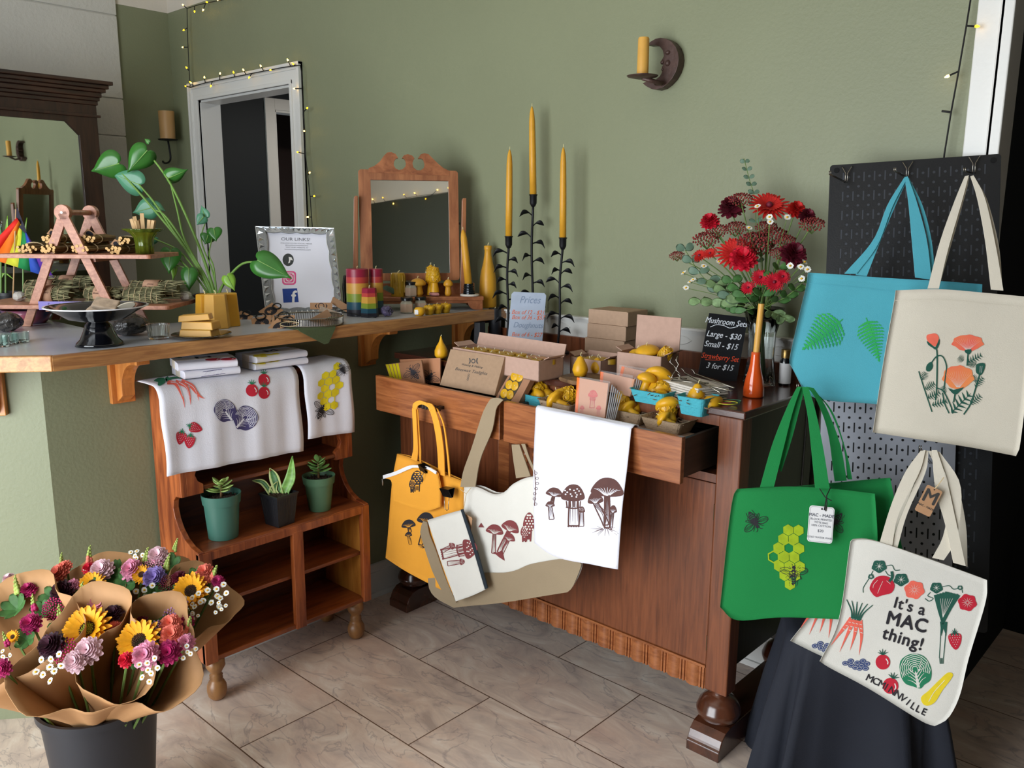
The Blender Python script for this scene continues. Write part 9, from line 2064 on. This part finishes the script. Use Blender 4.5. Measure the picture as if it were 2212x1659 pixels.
for a_ in (('sun', 750, 870, 50, F_sun, .02), ('sun', 1190, 965, 46, None, .02), ('sun', 1630, 540, 38), ('sun', 790, 480, 27), ('sun', 1210, 400, 20), ('sun', 110, 930, 14),
  ('car', 850, 640, 27, F_pnk), ('car', 870, 370, 22, F_pal), ('car', 1130, 360, 21, F_pnk), ('car', 1350, 250, 20, F_pal), ('car', 760, 1050, 26, F_pal, .05), ('car', 650, 1140, 22, F_pal, .05), ('car', 1250, 1090, 26, F_pnk, .06), ('car', 1390, 650, 14, F_pnk), ('car', 620, 500, 14, F_pnk),
  ('car', 540, 550, 22, F_drk), ('car', 455, 1010, 26, F_drk, .04), ('car', 970, 740, 18, F_drk, .02), ('car', 250, 540, 16, F_mag), ('car', 1440, 1070, 23, F_mag, .04), ('car', 1080, 1130, 15, F_car, .04), ('car', 1180, 700, 14, F_car), ('car', 1590, 810, 15, F_mag), ('car', 270, 820, 20, F_mag), ('car', 20, 1200, 18, F_mag, .04), ('car', 1320, 430, 22, F_lav), ('car', 90, 450, 14, F_pal), ('car', 1530, 430, 14, F_bur), ('car', 980, 850, 13, F_cor), ('car', 1210, 820, 14, F_bur),
  ('yar', 450, 690, 20, F_mag), ('yar', 550, 1045, 23, F_mag, .03), ('yar', 1490, 690, 24, F_lil), ('yar', 1340, 890, 22, F_lil), ('yar', 1310, 330, 18, F_pnk), ('yar', 1430, 480, 16, F_bur), ('car', 520, 390, 18, F_cor), ('car', 560, 340, 14, F_cor), ('car', 1460, 830, 20, F_cor, .02), ('car', 1470, 920, 22, F_cor, .02), ('car', 1590, 980, 16, F_pnk, .02), ('car', 1750, 380, 16, F_cor), ('car', 1860, 460, 12, F_mag), ('car', 1740, 460, 12, F_cor), ('car', 760, 350, 12, F_car),
  ('spk', 160, 560, 15), ('spk', 530, 340, 12), ('spk', 760, 300, 14, F_cor), ('spk', 700, 620, 15), ('spk', 1240, 290, 12), ('spk', 1420, 350, 13), ('spk', 1600, 870, 14, F_cor), ('spk', 1810, 440, 13, F_cor), ('spk', 520, 800, 14, F_mag), ('spk', 70, 1000, 12, F_mag), ('spk', 300, 700, 13, F_mag), ('spk', 1490, 190, 10),
  ('dsy', 1080, 650, 26, 7), ('dsy', 1240, 590, 26, 8), ('dsy', 1640, 650, 24, 8), ('dsy', 1850, 580, 26, 9), ('dsy', 440, 1190, 30, 9, .07), ('dsy', 1260, 1215, 26, 8, .07), ('dsy', 1600, 1060, 22, 6, .03), ('dsy', 780, 395, 20, 6), ('dsy', 30, 1100, 20, 5, .03), ('dsy', 1160, 250, 22, 7), ('dsy', 270, 470, 20, 6), ('dsy', 950, 560, 16, 4), ('dsy', 1870, 680, 18, 5), ('dsy', 1640, 760, 16, 5),
  ('lfs', 1340, 580, 22), ('lfs', 900, 760, 30), ('lfs', 560, 900, 30), ('lfs', 700, 1000, 30), ('lfs', 1200, 1080, 30), ('lfs', 1400, 980, 30), ('lfs', 1350, 760, 28), ('lfs', 800, 560, 26), ('lfs', 480, 620, 26), ('lfs', 1250, 400, 24), ('lfs', 1450, 330, 22), ('lfs', 1700, 560, 26), ('lfs', 150, 700, 26), ('lfs', 950, 430, 22), ('lfs', 1480, 590, 20), ('lfs', 370, 720, 20), ('lfs', 1010, 330, 12), ('lfs', 860, 560, 18), ('lfs', 1150, 780, 20), ('lfs', 1550, 750, 20, F_bud), ('lfs', 400, 460, 18), ('lfs', 650, 720, 22), ('lfs', 1680, 430, 18), ('lfs', 1100, 480, 22), ('lfs', 230, 950, 20)): bf(*a_)
# ================================================================== wall sconces and fairy lights
M_cast = mat('brown_cast_iron', '4a3630', 0.45, 0.2, var=0.2, scale=40, bump=0.15, bscale=60)
FW = Frame((0, YW, 0), (1, 0, 0), (0, 0, 1)); zs_ = lambda x, y: FWm.hit(1320 + x / 11.06, 60 + y / 11.06)
FWm = Frame((0, YW - 0.03, 0), (1, 0, 0), (0, 0, 1))
t = thing('moon_sconce', 'brown crescent moon wall sconce with a face and a round candle plate', 'wall sconce', FWm.pt(*zs_(1100, 1450)))
P = [zs_(*q) for q in ((885, 425), (960, 340), (1080, 270), (1200, 245), (1340, 265), (1470, 340), (1570, 460), (1620, 600), (1640, 750), (1620, 900), (1570, 1060), (1480, 1220), (1360, 1350), (1240, 1440), (1100, 1480), (980, 1465), (860, 1400), (775, 1330), (960, 1250), (1090, 1240), (1180, 1170), (1235, 1080), (1235, 1030), (1228, 1000), (1240, 975), (1230, 945), (1260, 900), (1262, 882), (1210, 870), (1198, 830), (1240, 760), (1285, 680), (1270, 600), (1255, 540), (1190, 460), (1100, 420), (1000, 415))]
b = MB(); sg = 1 if FWm.n.y < 0 else -1; b.prism(P, -0.028 * sg, 0.006 * sg, FWm) if sg > 0 else b.prism(P, -0.006, 0.028, FWm); c_ = Vector((sum(p[0] for p in P) / len(P), sum(p[1] for p in P) / len(P)))
b.build('crescent', M_cast, t, bevel=0.004)
for (x, y, r) in ((1380, 600, .010), (1380, 850, .010), (1245, 830, .007), (1250, 1000, .005)): q = zs_(x, y); b = MB(); b.ball(FWm.pt(q[0], q[1], 0.004 * sg), r, 12, 8, 0.7 if y == 600 else 1); b.build('face_feature', M_cast, t, smooth=True)
pc = oy(1320 + 750 / 11.06, 60 + 1170 / 11.06, YW - 0.11); k = mpp(pc); b = MB(); b.lathe([(0, -4 * k), (14 * k, -4 * k), (32 * k, 0), (34 * k, 2 * k), (32 * k, 2 * k), (12 * k, -1 * k), (0, -1 * k)], 36, pc); b.tube([pc - Vector((0, 0, 3 * k)), pc + Vector((0.04, 0.05, -0.018)), FWm.pt(*zs_(1060, 1330))], 0.007, 8); b.build('candle_plate', M_cast, t, smooth=True)
b = MB(); b.lathe([(12.6 * k, 0), (12 * k, 77 * k), (10.5 * k, 80 * k), (0, 77 * k)], 28, pc); solo('pillar_candle', b, M_wax2, 'yellow pillar candle on the crescent moon sconce', 'candle', pc, auto=40)
# scroll sconce in the left corner
pc = oy(363, 303, YW - 0.10); k = mpp(pc); b = MB(); t = thing('scroll_sconce', 'dark iron scroll sconce in the corner left of the doorway', 'wall sconce', pc)
b.lathe([(0, -2 * k), (19 * k, 0), (21 * k, 2 * k), (0, 1 * k)], 28, pc); b.build('candle_plate', M_irn, t)
pp = spline([pc - Vector((0, 0, 1 * k)), oy(368, 345, YW - 0.10), oy(352, 350, YW - 0.09), oy(348, 315, YW - 0.08), oy(342, 340, YW - 0.06), oy(345, 380, YW - 0.04), oy(352, 410, YW - 0.02), oy(356, 470, YW - 0.015)], 6); b = MB(); b.tube(pp, 2 * k, 7); b.build('scroll_arm', M_irn, t, smooth=True)
pq = oy(338, 356, YW - 0.012); b = MB(); b.tube([pq, pq + Vector((0, -0.012, 0))], 24 * k, 24); b.build('back_plate', mat('rust_plate', '3f2420', 0.5, 0.3), t, auto=40)
b = MB(); b.lathe([(0, 1 * k), (15.5 * k, 1 * k), (16.5 * k, 60 * k), (0, 60 * k)], 28, pc); solo('pillar_candle', b, mat('tan_wax', 'b08a58', 0.5, sss=0.2), 'tan pillar candle on the corner scroll sconce', 'candle', pc, auto=40)
# fairy lights
M_bulb = mat('warm_bulb', 'ffc850', 0.4, emit=14.0); M_bulb2 = mat('yellow_bulb', 'ffc018', 0.4, emit=6.0)
def strand(name_l, path, bulbs, P3):
 pts = [P3(*q) for q in path]; t = thing('string_lights', name_l, 'string lights', pts[0], group=None); b = MB(); b.tube(pts, 0.0022, 5); b.build('wire', M_cord, t, smooth=True)
 for i, (x, y) in enumerate(bulbs):
  q = P3(x, y); n = min(((pts[j].lerp(pts[j + 1], f)) for j in range(len(pts) - 1) for f in (0, .25, .5, .75, 1)), key=lambda w: (w - q).length); q = q + Vector((0, -0.008, 0)) if P3 is pw else q
  b = MB(); d = (q - n); d = d.normalized() if d.length > 1e-4 else Vector((0, 0, -1)); b.tube([n, q], 0.0024, 5); s_ = b.build('socket', M_cord, t); b = MB(); b.tube([q, q + d * 0.005, q + d * 0.011], [0.0034, 0.0038, 0.0014], 7); b.build('bulb', M_bulb if i % 2 else M_bulb2, s_)
pw = lambda x, y: oy(x, y, YW - 0.034)
z3 = lambda x, y: (380 + x / 3.95, 80 + y / 3.95); z1 = lambda x, y: (x / 3.95, y / 3.95)
strand('black string of fairy lights around the doorway casing', [z3(120, 432), z3(250, 390), z3(500, 340), z3(700, 300), z3(900, 262), z3(1060, 240), z3(1072, 300), z3(1075, 440), z3(1088, 640), z3(1100, 800), z3(1105, 1000), z3(1125, 1180), z3(1145, 1360), z3(1155, 1500), z3(1165, 1640)],
  [z3(*q) for q in ((138, 392), (256, 352), (312, 412), (388, 318), (505, 310), (592, 290), (642, 340), (740, 256), (826, 282), (970, 206), (1018, 236), (1028, 442), (1130, 610), (1108, 802), (1056, 984), (1152, 1160), (1190, 1358), (1145, 1536))], pw)
strand('black string of fairy lights running up to the painted edge above the doorway', [z1(1622, 745), z1(1612, 560), z1(1602, 350), z1(1598, 200), z1(1596, 72), z1(1680, 45), z1(1780, 22), z1(1885, 2), z1(2000, -25)], [z1(*q) for q in ((1600, 738), (1640, 708), (1608, 585), (1575, 405), (1585, 255), (1578, 48), (1672, 95), (1748, 80), (1782, 22), (1870, 4))], pw)
z2r = lambda x, y: (1950 + x / 4.147, y / 4.147)
strand('black string of fairy lights hanging beside the right door casing', [z2r(612, -30), z2r(570, 230), z2r(500, 640), z2r(432, 1010), z2r(372, 1385), z2r(360, 1500)], [z2r(660, 240), z2r(425, 680)], pw)
b = MB(); q0 = pw(*z2r(428, 1005)); q1 = pw(*z2r(350, 995)); b.tube([q0, q1], 0.0028, 6); solo('unlit_bulb_socket', b, M_cord, 'unlit socket on the string beside the right casing', 'light socket')
rw = lambda y, z: Vector((XR - 0.03, y, z))
strand('black string of fairy lights along the painted edge of the right wall', [(-1.5, ZG), (-1.0, ZG - 0.01), (-0.5, ZG), (0.2, ZG - 0.01), (1.0, ZG)], [(-1.15 + 0.125 * i, ZG + (0.03 if i % 3 else -0.035)) for i in range(13)], rw)
# unseen fill lamp added to brighten the passage behind the doorway
o = Vector((-4.4, 3.4, 2.44)); t = thing('added_fill_lamp', 'added unseen fill lamp brightening the passage behind the doorway', 'lamp', o); b = MB(); b.lathe([(0, -0.05), (0.06, -0.045), (0.1, 0.0), (0.1, 0.055), (0, 0.055)], 24, o); b.build('shade', mat('fill_lamp_glow', 'e8e4dc', 0.5, emit=0.6), t, smooth=True)
area_light('passage_fill_light', (o.x, o.y, o.z - 0.06), (0, 0, 0), 0.2, 0.2, 9, (1, 0.93, 0.85))
